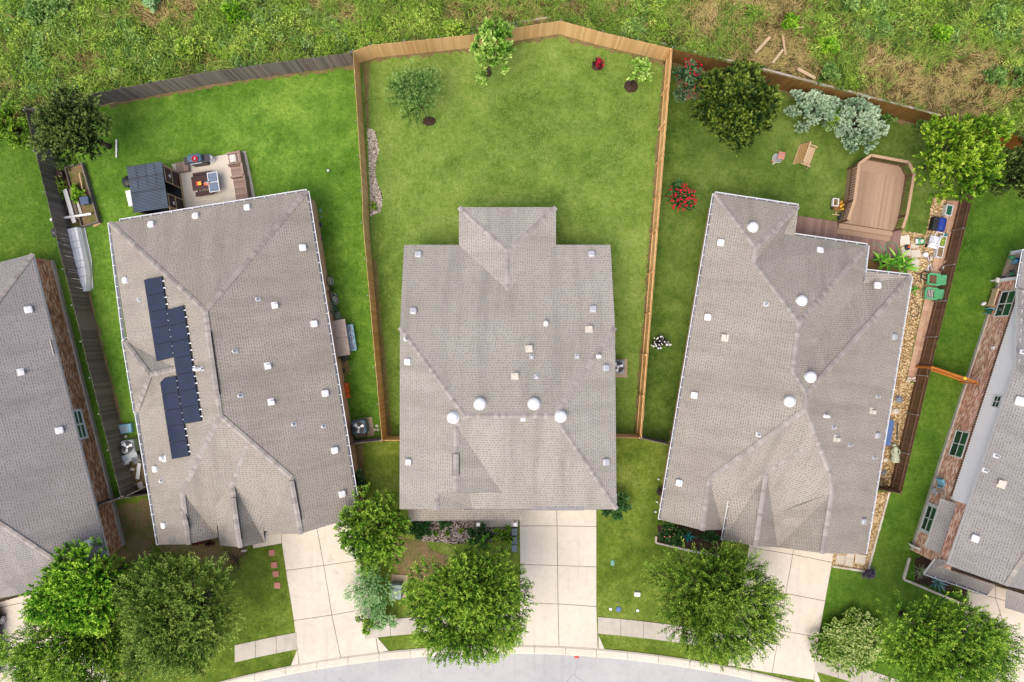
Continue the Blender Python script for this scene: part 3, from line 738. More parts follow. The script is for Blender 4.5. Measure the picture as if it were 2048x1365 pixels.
Hm.roof([[a, b, vt, e, f, g, l, k, j], [b, c, apx, vt], [c, d, apx], [d, e, vt, apx], [g, h, l], [j, k, m_, n_, o_, p_, i_], [k, l, h, q_, V, m_], [m_, n_, V], [o_, p_, q_, r_], [n_, o_, r_, V], [V, r_, q_]], 'shA')
Hm.caps([(j, k), (k, l), (g, l), (h, l), (k, m_), (m_, n_), (o_, p_), (c, apx), (d, apx), (apx, vt)])
Hm.vents(MB_, [(837, 510), (1183, 509), (827, 623), (1186, 619)], 'ventg', .38)
Hm.vents(ML, [(816, 724)], 'vent', .36); Hm.vents(ML, [(818, 924)], 'ventg', .38); Hm.vents(MR, [(1211, 736), (1211, 924)], 'ventg', .38)
Hm.domes(MB_, [(960, 808), (1068, 808)]); Hm.domes(ML, [(907, 835)]); Hm.domes(MR, [(1121, 833)])
Hm.domes(MB_, [(1092, 648)], .15); Hm.boxes(MB_, [(1180, 658), (1060, 697), (1032, 752)]); Hm.pipes(MB_, [(1063, 714), (1154, 713), (1073, 754)]); Hm.pipes(ML, [(812, 679)]); Hm.pipes(MF, [(1046, 838)], .25, .03)
Hm.domes(MR, [(1196, 713)], .13)
Hm.ridge_vent(ML.at(912, 908), ML.at(912, 951))
gutter(Hm.t, P(1064, 1019, h1 - .05), P(927, 1019, h1 - .05)); gutter(Hm.t, P(1234, 1019, h1 - .05), P(1168, 1019, h1 - .05)); gutter(Hm.t, P(1233.5, 990, h1 - .05), P(1233.5, 1018, h1 - .05))
x = MB(); x.box(tuple((P(1064, 1018, h1 + .02) + P(1168, 1018, h1 + .02)) / 2), (P(1168, 0).x * .91 - P(1064, 0).x * .91, .2, .05)); x.build('flashing', 'flash', Hm.t, True)
pr = [P(817, 1042, 2.5), P(1040, 1040, 2.5), P(1040, 990, 3.1), P(817, 990, 3.1)]
x = MB(); roofpoly(x, pr); po = x.build('porch_roof', 'shB', Hm.t, True)
x = MB()
for (u, v2) in ((0, 1), (1, 2), (3, 0)): x.poly([pr[u], pr[v2], pr[v2] - Vector((0, 0, .18)), pr[u] - Vector((0, 0, .18))])
x.build('porch_fascia', 'white', po, True)
gutter(Hm.t, P(1040, 1040, 2.46), P(817, 1042, 2.46))
for px in (960, 1030):
    x = MB(); q = P(px, 1043, 0); x.box((q.x, q.y + .45, 1.25), (.2, .2, 2.5)); x.build('porch_post', 'white', Hm.t, True)
x = MB(); q = P(1115, 1000); x.bbox((P(1113, 0).x, h.y + .36, 1.1), (4.7, .06, 2.15), .01); x.build('garage_door', 'white', Hm.t, True)

# ---- left house with solar panels
e2 = 2.4
C1, C2, R0, L0 = P(219, 446, e2), P(613, 383, e2), P(717, 1033, e2), P(317, 1090, e2)
A, B = P(410, 622, 5.7), P(440, 832, 5.7)
LP = Plane(C1, L0, (A + B) / 2); RP = Plane(C2, R0, (A + B) / 2); A = (LP.at(410, 622) + RP.at(410, 622)) / 2; B = (LP.at(440, 832) + RP.at(440, 832)) / 2
BP = Plane(C1, C2, A)
G1, G2 = LP.at(364, 985), LP.at(376, 1089); G3, G4 = RP.at(582, 955), RP.at(601, 1068)
FP = Plane(B, G1, G3); fl, fm, fr = FP.at(434, 1052), FP.at(480, 1060), FP.at(535, 1063)
M1 = FP.at(463, 968); M2 = Vector(P(480, 1095, min(M1.z, 3.3))); M1b = M1.copy()
ml0, ml1, mr0, mr1 = FP.at(431, 1012), P(440, 1091, e2), FP.at(522, 1024), P(530, 1085, e2)
M2 = P(480, 1095, M1.z)
Hs = House('house', 'left house whose roof carries dark blue solar panels', P(460, 760))
gL = P(436, 1075, e2); gR = P(533, 1070, e2)
Hs.shell([C1, C2, R0, G4, gR, mr1, M2, ml1, gL, G2, L0], 'brickT', .14)
b1, b2, b3, b4, bv1, bv2 = P(247, 681, 2.3), P(271, 826, 2.3), P(299, 750, 3.55), LP.at(352, 738), LP.at(262, 679), LP.at(284, 823)
b3 = P(299, 750, b4.z)
Hs.roof([[C1, C2, A], [C1, A, B, G1, G2, L0], [C2, R0, G4, G3, B, A], [B, G1, fl, fm, fr, G3], [G1, G2, gL, fl], [G3, fr, gR, G4], [M1, ml0, ml1, M2], [M1, M2, mr1, mr0], [b1, b2, b3], [b1, b3, b4, bv1], [b2, bv2, b4, b3]], 'shB')
Hs.caps([(C1, A), (C2, A), (A, B), (B, G1), (B, G3), (G1, G2), (G3, G4), (M1, M2), (b1, b3), (b2, b3), (b3, b4), (FP.at(496, 884), FP.at(463, 968))])
x = MB()                                       # bay under the small projecting roof
for u, v2 in ((b1, b2), (b2, bv2), (bv1, b1)):
    u2, w2 = u + Vector((.35, 0, 0)), v2 + Vector((.35, 0, 0)); x.poly([(u2.x, u2.y, 0), (w2.x, w2.y, 0), w2 - Vector((0, 0, .1)), u2 - Vector((0, 0, .1))], .5, [(0, 0), (2, 0), (2, 2), (0, 2)])
x.build('bay_wall', 'brickT', Hs.t, True)
Hs.vents(BP, [(303, 450), (392, 433), (495, 416)], size=.36); Hs.vents(LP, [(252, 561), (312, 938), (329, 1051)], size=.36); Hs.vents(RP, [(605, 496), (628, 648), (650, 787), (669, 901), (684, 988)], size=.38)
Hs.boxes(RP, [(551, 613), (537, 734), (544, 806)], 'vent', .25); Hs.boxes(LP, [(327, 916)], 'vent', .25)
Hs.pipes(RP, [(470, 703), (481, 792), (516, 599), (588, 849), (647, 853)]); Hs.pipes(LP, [(278, 600), (322, 962)], .2); Hs.domes(LP, [(397, 738)], .13); Hs.pipes(LP, [(405, 738)], .3)
rvA, rvB = A.lerp(B, .2), A.lerp(B, .80)
Hs.ridge_vent(rvA, rvB); Hs.ridge_vent(LP.at(365, 1020), LP.at(375, 1060)); Hs.ridge_vent(M1.lerp(M2, .22), M1.lerp(M2, .88)); Hs.ridge_vent(RP.at(583, 962), RP.at(597, 1040))
gz = Vector((0, 0, -.04))
for u, v2 in ((P(219, 446, e2), P(248, 680, e2)), (P(273, 828, e2), L0), (b1, b2), (bv1 - Vector((0, 0, .05)), b1), (ml0, ml1)): gutter(Hs.t, v2 + gz, u + gz) if False else gutter(Hs.t, u + gz, v2 + gz) if (v2 - u).cross(Vector((0, 0, 1))).dot(u - Hs.t.location) > 0 else gutter(Hs.t, v2 + gz, u + gz)
for u, v2 in ((C1.lerp(C2, .05), C2), (C2, R0.lerp(C2, .06))): gutter(Hs.t, u + gz, v2 + gz) if (v2 - u).cross(Vector((0, 0, 1))).dot(u - Hs.t.location) > 0 else gutter(Hs.t, v2 + gz, u + gz)
def panels(cs, n):
    c = [LP.at(*q) + LP.n * .11 for q in cs]
    for i in range(n):
        TL, BL = c[0].lerp(c[3], i / n), c[0].lerp(c[3], (i + 1) / n); TR, BR = c[1].lerp(c[2], i / n), c[1].lerp(c[2], (i + 1) / n)
        def sh(p, z): 
            q = p.lerp((TL + BR) / 2, .012); return q + LP.n * z
        x = MB(); x.loft([[sh(q, -.04) for q in (TL, BL, BR, TR)], [sh(q, 0) for q in (TL, BL, BR, TR)]]); o = x.build('solar_panel', 'pframe', Hs.t, True)
        y = MB(); cc = (TL + BR) / 2; y.loft([[q.lerp(cc, .05) + LP.n * .002 for q in (TL, BL, BR, TR)], [q.lerp(cc, .052) + LP.n * .006 for q in (TL, BL, BR, TR)]]); y.build('cell_sheet', 'panel', o, True)
        z = MB(); ed = (BR - TR).normalized(); 
        for t in (.3, .72):
            q = TR.lerp(BR, t); z.tube([q - LP.n * .12, q + LP.n * .01], .03, 6); z.box(tuple(q + (TR - TL).normalized() * .07 - LP.n * .05), (.1, .06, .06), R(8))
        z.build('clip', 'alu', o, True)
panels([(291, 560), (327, 553), (351, 715), (316, 723)], 5); panels([(336, 620), (370, 611), (406, 842), (371, 848)], 7); panels([(322, 757), (355, 752), (382, 912), (347, 918)], 5)
x = MB(); q = P(670, 1045); x.bbox((P(640, 1045).x, P(640, 1030).y, 1.05), (4.2, .08, 2.05), .01, R(8.5)); x.build('garage_door', 'white', Hs.t, True)
x = MB(); q = FP.at(530, 1050) ; x.box((P(531, 0).x * .94, P(0, 1057).y * .95, 2.1), (.22, .5, .3), R(8)); x.build('porch_light_box', 'bluegrey', Hs.t, True)

# ---- right house
e4 = 2.4
a, b, c, c2, d, f, f1, g, h = [P(*q, e4) for q in ((1430, 388), (1597, 413), (1590, 471.5), (1568, 468), (1735, 492), (1726, 568), (1733, 543), (1822, 553), (1730, 1108))]
p, k_, m_, n_, jj = [P(*q, e4) for q in ((1321, 1040), (1555, 1095), (1447, 1080), (1445, 1060), (1557, 1084))]
L4 = Plane(a, p, P(1616, 795, 5.75)); R4 = Plane(g, h, P(1616, 795, 5.75))
T1, T1b, T2, T2b, T3, T4 = [L4.at(*q) for q in ((1512, 496), (1508, 525), (1598, 645), (1586, 742), (1614, 788), (1612, 819))]
HL, o = L4.at(1419, 958), L4.at(1405, 1061); HR, IR, ii = R4.at(1661, 951), R4.at(1664, 987), R4.at(1645, 1107)
F4 = Plane(T4, HL, HR); fa, fb = F4.at(1445, 1040), F4.at(1560, 1050); fa2, fb2 = F4.at(1463, 992), F4.at(1568, 1022)
N1 = F4.at(1533, 944); Nl = P(1511, 1093, N1.z)
B4 = Plane(c2, d, T2); B4c = Plane(f1, g, T3)
Hr = House('house', 'right house with many hips and three white roof domes', P(1570, 770))
Hr.shell([a, b, c, d, f, f1.lerp(f, .97), g, h, ii, k_, Nl, m_, n_, o, p], 'brickT')
Hr.roof([[a, T1, T1b, T2, T2b, T3, T4, HL, o, p], [a, b, T1], [b, c, c2, T1b, T1], [c2, d, T2, T1b], [d, f, T2b, T2], [f, f1, g, T3, T2b], [g, h, ii, IR, HR, T4, T3], [T4, HL, fa, fb, IR, HR], [HL, o, n_, fa2], [N1, fa2, m_, Nl], [N1, Nl, k_, fb2], [IR, fb2, k_, ii]], 'shB')
Hr.caps([(a, T1), (b, T1), (T1, T1b), (T1b, T2), (d, T2), (T2, T2b), (T2b, T3), (g, T3), (T3, T4), (T4, HL), (HL, o), (T4, HR), (HR, IR), (IR, ii), (N1, Nl), (F4.at(1606, 896), N1)])
Hr.vents(L4, [(1442, 486), (1416, 635), (1389, 791), (1359, 966)], size=.38); Hr.vents(B4, [(1639, 502)], size=.38); Hr.vents(B4c, [(1754, 572)], size=.38); Hr.vents(R4, [(1787, 674), (1753, 871), (1726, 1043)], 'ventg', .34)
R1p = Plane(a, b, T1); Hr.domes(R1p, [(1505, 456)], .31); Hr.domes(B4, [(1602, 603)], .31); Hr.domes(B4c, [(1620, 755)], .31); Hr.domes(L4, [(1579, 803)], .31)
Hr.boxes(L4, [(1449, 674)]); Hr.boxes(R4, [(1744, 824), (1672, 879)], 'ventt', .24); Hr.pipes(L4, [(1532, 609), (1517, 870)]); Hr.pipes(R4, [(1754, 793), (1667, 855), (1699, 890), (1748, 915)]); Hr.domes(R4, [(1649, 832)], .11)
for u, v2 in ((a, p), (a, b), (b, c), (c2, d), (d, f), (f1, g), (g, h), (fa2, m_), (fb2, k_)):
    ctr = Hr.t.location if u not in (fa2, fb2) else P(1515, 1040)
    (gutter(Hr.t, u + gz, v2 + gz) if (v2 - u).cross(Vector((0, 0, 1))).dot(u - ctr) > 0 else gutter(Hr.t, v2 + gz, u + gz))
x = MB(); q = P(1610, 1080); x.bbox((P(1580, 1080).x, P(0, 1045).y, 1.05), (4.0, .08, 2.05), .01, R(-9)); x.build('garage_door', 'white', Hr.t, True)
WPl = Plane(P(1381, 690), P(1356, 850), P(1381, 690) + Vector((0, 0, 2)))
wo = MB(); q0, q1 = P(1378, 708, 0), P(1362, 777, 0); 
for i in range(2):
    u, v2 = q0.lerp(q1, i * .5), q0.lerp(q1, i * .5 + .47); 
    wo.tube([u + Vector((.05, 0, 1.2)), v2 + Vector((.05, 0, 1.2))], .05, 4)
    wo.tube([u + Vector((.05, 0, 1.9)), v2 + Vector((.05, 0, 1.9))], .05, 4)
wo.build('window', 'white', Hr.t, True)

# ---- far left house
e1 = 2.1
P1, P2, P3, P4 = P(65, 508, e1), P(216, 1112, e1), P(-330, 610, e1), P(-270, 1290, e1)
apL = Plane(P1, P2, P(-100, 800, 5.2)); r1, r2 = apL.at(-70, 690), apL.at(-95, 985); gp, gq = apL.at(111, 1123), apL.at(120, 1181)
fe0, fe1 = P(92, 1178, e1), P(-150, 1228, e1)
Hl = House('house', 'grey roofed brick house cut off by the left edge', P(-80, 850))
Hl.shell([P1, P3, P4, fe1, fe0, gq, P2], 'brickB', .16)
Hl.roof([[P1, P2, gq, gp, r2, r1], [P1, r1, P3], [r2, gp, fe0, fe1, P4], [P3, r1, r2, P4], [gp, gq, fe0]], 'shC')
Hl.caps([(P1, r1), (r1, r2), (r2, gp), (gp, gq)]); Hl.ridge_vent(gp.lerp(gq, .1), gp.lerp(gq, .8))
Hl.vents(apL, [(57, 620), (119, 861), (177, 1087)], size=.40); Hl.boxes(apL, [(44, 746)], 'vent', .26)
gutter(Hl.t, fe0 + gz, fe1 + gz)
iw = inset([P1, P3, P4, fe1, fe0, gq, P2], .16); WL = Plane(iw[0], iw[-1], iw[0] + Vector((0, 0, -2)))
wallwin(Hl.t, WL, [(96, 683), (107, 681), (120, 708), (110, 711)], 'found', ('glassg', 'glass'), .05, False)
wallwin(Hl.t, WL, [(141, 822), (160, 817), (177, 876), (157, 882)], 'white', ('glassg', 'glassg'), .15, True, .06, 0, 'white framed four pane window')
x = MB(); q0, q1 = Vector((iw[0].x, iw[0].y, 0)), Vector((iw[-1].x, iw[-1].y, 0)); n = Vector(((q0 - q1).y, -(q0 - q1).x, 0)).normalized(); n = n if n.x > 0 else -n
x.loft([[q + Vector((0, 0, z)) for q in (q0, q1, q1 + n * .1, q0 + n * .1)] for z in (0, .3)]); x.build('foundation', 'found', Hl.t, True)

# ---- far right house
b0, b1_ = P(1997, 563), P(1822, 1100)
ud = (b1_ - b0).normalized(); nin = Vector((-ud.y, ud.x, 0)); nin = nin if nin.x > 0 else -nin      # into the house
ov = -nin * .32
rr0 = 2.25
def wl(px, py): return W5.at(px, py)
W5 = Plane(b0, b1_, b0 + Vector((0, 0, 3)))
eg, ef = P(2031, 737, 4.2), P(1897, 1131, 4.2)
er = P(2036, 577, rr0 + .2)
S5 = Plane(eg, ef, P(2190, 990, 6.6)); rA, rB = S5.at(2185, 860), S5.at(2125, 1000)
ff = P(2014, 1176, 4.2)
ff = S5.at(2012, 1172) ; far1, far2 = P(2500, 700, 2.6), P(2400, 1250, 4.2)
Hf = House('house', 'tall brick and white sided house cut off by the right edge', P(2050, 860))
rp = P(2300, 640, er.z)
Hf.roof([[eg, ef, ff, rB, rA], [er, eg, rA, P(2500, 900, 6.4), rp], [rB, ff, P(2090, 1190, 4.3), P(2300, 1120, 5.4), rA]], 'shC')
Hf.caps([(ff, rB), (rB, rA)]); 
Hf.vents(S5, [(2040, 803)], 'vent', .48); Hf.vents(S5, [(1950, 1077)], 'ventg', .42); Hf.boxes(S5, [(2002, 966)], 'ventt', .3); Hf.pipes(S5, [(1992, 912), (1970, 941), (2046, 705)])
def wpts(l): return [W5.at(*q) for q in l]
L5 = (b1_ - b0).length
def wp(t, z): return b0 + ud * t + Vector((0, 0, z))
tg = (eg - b0).dot(ud); tf = (ef - b0).dot(ud); te = (er - b0).dot(ud)
zbr = 2.15
def uvp(m, pts): m.poly(pts, .5, [((p - b0).dot(ud), p.z) for p in pts])
x = MB(); uvp(x, [wp(0, 0), wp(L5, 0), wp(L5, zbr), wp(0, zbr)]); ts = (W5.at(1906, 1000) - b0).dot(ud)
uvp(x, [wp(ts, zbr), wp(L5, zbr), wp(L5, 4.0), wp(ts, 4.0)])
q0, q1 = wp(0, 0), wp(0, 0) + nin * 12; x.poly([q0, q1, q1 + Vector((0, 0, zbr)), q0 + Vector((0, 0, zbr))], .5, [(0, 0), (12, 0), (12, zbr), (0, zbr)])
q0, q1 = wp(L5, 0), wp(L5, 0) + nin * 12; x.poly([q0, q1, q1 + Vector((0, 0, 4)), q0 + Vector((0, 0, 4))], .5, [(0, 0), (12, 0), (12, 4), (0, 4)])
x.build('wall', 'brickR', Hf.t, True)
x = MB(); zz = (zbr, 4.1); nb = 9
tA = max(0, te)
for i in range(nb):                                # lap boards
    z0 = zbr + (4.1 - zbr) * i / nb; z1 = zbr + (4.1 - zbr) * (i + 1) / nb
    st = max(0, te + (tg - te) * max(0, (z0 - er.z + .1)) / (eg.z - er.z)); o1, o2 = -nin * .035, -nin * .012
    x.poly([wp(st, z0) + o1, wp(ts, z0) + o1, wp(ts, z1) + o2, wp(st, z1) + o2]); x.poly([wp(st, z0), wp(ts, z0), wp(ts, z0) + o1, wp(st, z0) + o1])
x.build('siding', 'siding', Hf.t, True)
x = MB(); x.loft([[q + Vector((0, 0, z)) for q in (wp(0, 0), wp(L5, 0), wp(L5, 0) - nin * .09, wp(0, 0) - nin * .09)] for z in (0, .22)]); x.build('foundation', 'found', Hf.t, True)
x = MB(); nb = int(ts / .16)                        # soldier course under the siding
for i in range(nb): x.box(tuple(wp(.08 + i * .16, zbr - .03) - nin * .03), (.11, .06, .16), math.atan2(ud.y, ud.x), random.random())
x.build('soldier_course', 'brass', Hf.t, True)
x = MB()
for u, v2 in ((er, eg), (eg, ef), (ef, ff)):
    x.poly([u, v2, v2 - Vector((0, 0, .2)), u - Vector((0, 0, .2))]); x.poly([u - Vector((0, 0, .2)), v2 - Vector((0, 0, .2)), v2 + nin * .4 - Vector((0, 0, .2)), u + nin * .4 - Vector((0, 0, .2))])
x.build('fascia', 'white', Hf.t, True)
wallwin(Hf.t, W5, [(1990, 634), (2003, 584), (2033, 581), (2021, 633)], 'white', ('glass', 'glassg'), .06, True, .05)
wallwin(Hf.t, W5, [(1898, 912), (1912, 861), (1940, 865), (1925, 917)], 'white', ('glass', 'glassg'), .06, True, .05)
wallwin(Hf.t, W5, [(1842, 1060), (1855, 1010), (1876, 1016), (1863, 1066)], 'white', ('glass', 'glassg'), .06, True, .08, .16, 'window under the small shingled awning')
wallwin(Hf.t, Plane(b0 - nin * .04, b1_ - nin * .04, b0 - nin * .04 + Vector((0, 0, 3))), [(1982, 815), (1991, 791), (2006, 793), (1997, 816)], 'white', ('glass', 'glass'), .05, True, .05)
t0, t1 = (W5.at(1884, 997) - b0).dot(ud), (W5.at(1857, 1096) - b0).dot(ud)
x = MB(); q = [wp(t0, 2.75), wp(t1, 2.75), wp(t1, 2.25) - nin * .62, wp(t0, 2.25) - nin * .62]; roofpoly(x, [v_.copy() for v_ in q])
o5 = x.build('awning_roof', 'shC', Hf.t, True); x = MB()
for u, v2 in ((1, 2), (2, 3), (3, 0)): x.poly([q[u], q[v2], q[v2] - Vector((0, 0, .12)), q[u] - Vector((0, 0, .12))])
x.build('awning_fascia', 'white', o5, True)
q = [P(1872, 1118, 2.9), P(1851, 1146, 2.5), P(1977, 1189, 2.5), P(1993, 1168, 2.9), P(1903, 1122, 3.85), P(2012, 1163, 3.85)]
x = MB(); roofpoly(x, [q[0], q[1], q[2], q[3], q[5], q[4]]); o5 = x.build('porch_roof', 'shC', Hf.t, True)
gutter(Hf.t, q[2] + gz, q[1] + gz) if (q[1] - q[2]).cross(Vector((0, 0, 1))).dot(q[1] - Hf.t.location) > 0 else gutter(Hf.t, q[1] + gz, q[2] + gz)
x = MB(); 
for u, v2 in ((q[0], q[1]), (q[2], q[3])): x.poly([u, v2, v2 - Vector((0, 0, .15)), u - Vector((0, 0, .15))])
x.build('porch_fascia', 'white', o5, True)
for px, py in ((1838, 1110), (1905, 1135)):
    x = MB(); u = P(px, py); x.box((u.x + .3, u.y + .1, 1.2), (.2, .2, 2.4), R(-18)); x.build('porch_post', 'white', Hf.t, True)
x = MB(); u = P(1816, 1086); v2 = P(1858, 1102); x.loft([[p_ + Vector((0, 0, z)) for p_ in (u, v2, v2 + Vector((.1, -.16, 0)), u + Vector((.1, -.16, 0)))] for z in (0, .9)]); x.build('porch_rail', 'white', Hf.t, True)
gl = [P(2012, 1178, 2.9), P(2010, 1216, 2.3), P(2200, 1275, 2.3), P(2200, 1235, 2.9)]
x = MB(); roofpoly(x, gl); x.build('garage_roof', 'shC', Hf.t, True)
x = MB(); u, v2 = P(2036, 500, 2.3), P(2031, 574, 2.3); ra = [P(2050, 500, 2.3), P(2036, 576, 2.3), P(2300, 640, 2.8), P(2300, 500, 2.8)]; roofpoly(x, ra); x.build('patio_roof', 'shC', Hf.t, True); gutter(Hf.t, ra[0] + gz, ra[1] + gz) if (ra[1] - ra[0]).cross(Vector((0, 0, 1))).x < 0 else gutter(Hf.t, ra[1] + gz, ra[0] + gz)
x = MB(); x.prism([P(2018, 508), P(2120, 492), P(2110, 580), P(1998, 562)], 0, .16); x.build('patio_slab', 'pebw', Hf.t, True)
x = MB(); u = P(1992, 562); x.box((u.x + .05, u.y, 1.1), (.2, .2, 2.2)); x.build('patio_post', 'white', Hf.t, True); x = MB(); x.tube([P(1990, 562) + Vector((0, 0, .1)), P(2034, 556) + Vector((0, 0, .1))], .09, 4); x.build('patio_beam', 'white', Hf.t, True); x = MB(); x.tube([P(2018, 508) + Vector((0, 0, .2)), P(2060, 500) + Vector((0, 0, .2))], .14, 4); x.build('patio_beam', 'white', Hf.t, True)
x = MB(); x.box(tuple(W5.at(1987, 697) - nin * .04), (.2, .1, .22), R(-70)); x.build('vent_cover', 'white', Hf.t, True)
x = MB(); x.box(tuple(W5.at(1885, 965) - nin * .1), (.42, .18, .55), R(-72)); x.box(tuple(W5.at(1882, 975) - nin * .06), (.1, .1, .6), R(-72)); x.build('meter_box', 'bluel', Hf.t, True)
x = MB(); x.box(tuple(W5.at(1872, 985) - nin * .1), (.5, .2, .12), R(-72)); x.tube([tuple(W5.at(1878, 985) - nin * .1), tuple(W5.at(1888, 985) - nin * .1)], .05, 6); x.build('gas_meter', 'acgrey', Hf.t, True)

# ================================================================ fences
def fence(label, tops, mat, h=1.83, face=1, pw=.145, posts=True, post_mat=None, rails=True, group=None, jitter=.02, step=2.4, name='fence', post_side=None):
    """tops: photograph pixels of the top edge.  face: side of the rails and posts (left of the run = 1)"""
    pts = [P(x, y, h) for x, y in tops]
    t = thing(name, label, 'fence', (pts[0].x, pts[0].y, 0), 0, group); off = Vector((pts[0].x, pts[0].y, 0))
    pl = MB(); rl = [MB(), MB()]
    dist = 0.; pp = []
    for a, b in zip(pts[:-1], pts[1:]):
        a = Vector((a.x, a.y, 0)); b = Vector((b.x, b.y, 0)); d = (b - a); L = d.length; d.normalize(); n = Vector((-d.y, d.x, 0)) * face; ang = math.atan2(d.y, d.x)
        k = max(1, round(L / pw)); w_ = L / k
        for i in range(k):
            c = a + d * (w_ * (i + .5)); hh = h + random.uniform(-jitter, jitter) * .6
            c = c + n * random.uniform(-jitter, jitter) * .3 - off
            tn = random.random() * .8 + .1 * math.sin(i * .21 + a.x)
            A_ = Matrix.Translation(c) @ Matrix.Rotation(ang, 4, 'Z')
            q = w_ / 2 - .003; pr = [(-q, 0.), (q, 0.), (q, hh - .03), (q - .03, hh), (-q + .03, hh), (-q, hh - .03)]
            pl.loft([[A_ @ Vector((x, yy, z)) for x, z in pr] for yy in (-.009, .009)], True, True, tn)
        for r_i, z in enumerate((.35, h - .28)):
            s0 = a + n * .035 - off; s1 = b + n * .035 - off
            rl[r_i].loft([[q + n * o + Vector((0, 0, z + v_)) for o, v_ in ((-.024, -.045), (.022, -.045), (.022, .045), (-.024, .045))] for q in (s0, s1)])
        ns = max(1, round(L / step))
        for i in range(ns): pp.append((a + d * (L * i / ns), n, ang))
    pp.append((b, n, ang))
    pl.build('board_panel', mat, t)
    if rails:
        for q in rl: q.build('rail', mat, t)
    if posts:
        for c, n, ang in pp:
            x = MB(); c = c + n * .11 - off
            if post_mat: x.cyl((c.x, c.y, 0), (c.x, c.y, h - .06), .03, n=8); x.ell((c.x, c.y, h - .03), (.045, .045, .05), 8, 5)
            else: x.bbox((c.x, c.y, (h - .05) / 2), (.09, .09, h - .05), .012, ang)
            x.build('post', post_mat or mat, t)
    return t
fence('weathered grey board fence along the left side of the solar panel yard', [(50, 219), (110, 465), (218, 900), (242, 996)], 'oldw', face=-1, post_mat='steel', jitter=.06)
fence('weathered grey board fence between the meadow and the solar panel yard', [(50, 219), (185, 188), (300, 166), (410, 145), (700, 106)], 'oldw', face=1, post_mat='steel', jitter=.06)
fence('new cedar fence with rock bed along its foot, left side of middle yard', [(706, 103), (724, 380), (726, 445), (764, 881)], 'cedar', face=-1, post_mat='steel')
fence('new cedar fence forming the back of the middle yard by the meadow', [(706, 103), (740, 91), (945, 70), (1121, 42), (1205, 65), (1345, 98)], 'cedar', face=1, post_mat='steel')
fence('new cedar fence with short brackets on the right side of middle yard', [(1345, 98), (1316, 460), (1283, 877)], 'cedar', face=-1)
fence('short cedar return from left cedar fence to the middle house wall', [(764, 881), (806, 881)], 'cedar', face=-1)
fence('short cedar return from right cedar fence to the middle house wall', [(1226, 876), (1283, 877)], 'cedar', face=1)
fence('short grey fence joining the solar panel house to the cedar fence', [(697, 889), (764, 881)], 'oldw', face=-1)
fence('short grey fence joining the right house to the cedar fence', [(1283, 877), (1345, 891)], 'oldw', face=-1)
fence('brown stained fence behind the dark round tree and silver shrubs', [(1345, 98), (1703, 188), (1895, 236), (1975, 258)], 'brownf', face=1, post_mat='steel')
fence('orange stained fence at the back corner by the right edge', [(1975, 258), (2048, 277), (2300, 345)], 'orangef', face=1, post_mat='steel')
fence('dark brown fence with inner rails beside the gravel side path', [(1975, 258), (1949, 384), (1877, 675), (1803, 988)], 'brownf2', face=-1, h=1.42, post_mat='steel')
fence('short dark fence closing the gravel path by the right house', [(1757, 980), (1803, 988)], 'brownf2', face=1)
fence('thin grey fence between far left house and solar panel house', [(192, 1013), (242, 997), (303, 989)], 'oldw', face=1)
tg_ = fence('orange wooden gate panel between brown fence and tall brick house', [(1866, 733), (1958, 765)], 'orangef', face=-1, name='gate')
x = MB(); q = P(1930, 757, 1.84) - tg_.location; x.lathe((q.x, q.y, q.z), [(.11, 0), (.11, .03), (.05, .05)], 12); x.build('latch', 'yellow', tg_)
tg_ = fence('grey wooden gate standing open behind the thin grey fence', [(246, 997), (296, 972)], 'oldw', face=1, name='gate', step=5)
def wallrun(label, pts, z, wd, mat='lime', name='retaining_wall', cat='wall', bl=.55):
    m = MB(); ws = [P(*q) for q in pts]
    for a, b in zip(ws[:-1], ws[1:]):
        L = (b - a).length; n = max(1, round(L / bl)); d = (b - a) / n; ang = math.atan2(d.y, d.x)
        for i in range(n): m.bbox(tuple(a + d * (i + .5) + Vector((0, 0, z / 2))), (d.length * .985, wd * random.uniform(.9, 1.08), z * random.uniform(.93, 1.05)), .02, ang, random.random())
    return tag(m.build(name, mat), label, cat)
wallrun('low limestone ledge behind the brown stained fence at meadow edge', [(1240, 68), (1300, 83), (1348, 94), (1550, 146), (1703, 186), (1880, 233)], .15, .12)
wallrun('short limestone ledge behind the cedar fence peak', [(940, 60), (1100, 36)], .12, .12)
wallrun('low limestone ledge in the meadow beyond the back left corner', [(110, 201), (175, 186)], .12, .12)
wallrun('white stone edging beside the gravel strip of the right house', [(1777, 984), (1734, 1143), (1663, 1132)], .14, .13, name='edging', cat='edging')
wallrun('pale stone edging round the agave bed by the right edge', [(1818, 1115), (1806, 1158), (1870, 1185), (1935, 1212)], .14, .15, name='edging', cat='edging')
wallrun('pale edging of the flower bed in front of the right house', [(1312, 1072), (1311, 1085), (1380, 1101), (1440, 1112)], .14, .13, name='edging', cat='edging')
# ================================================================ vegetation
def LM(n, a, b, c, k=1., tr=.16): MT[n] = leafmat(n, lin(*a, k), lin(*b, k), lin(*c, k), tr)
LM('lfOak', (30, 46, 16), (66, 88, 34), (136, 156, 78), .9)
LM('lfDark', (22, 42, 10), (60, 90, 26), (142, 160, 60), .85)
LM('lfBright', (30, 76, 8), (98, 158, 26), (176, 212, 70))
LM('lfLime', (36, 76, 6), (104, 152, 20), (182, 210, 70), .9)
LM('lfElm', (28, 60, 8), (92, 140, 26), (174, 206, 76))
LM('lfOlive', (34, 62, 16), (94, 130, 42), (172, 196, 94))
LM('lfWillow', (30, 60, 10), (90, 132, 30), (172, 202, 82))
LM('lfSage', (76, 108, 78), (148, 180, 142), (206, 224, 190), .92)
LM('lfJun', (64, 118, 56), (138, 188, 112), (204, 228, 176), 1.)
LM('lfPale', (52, 104, 20), (124, 172, 56), (196, 222, 122), .95)
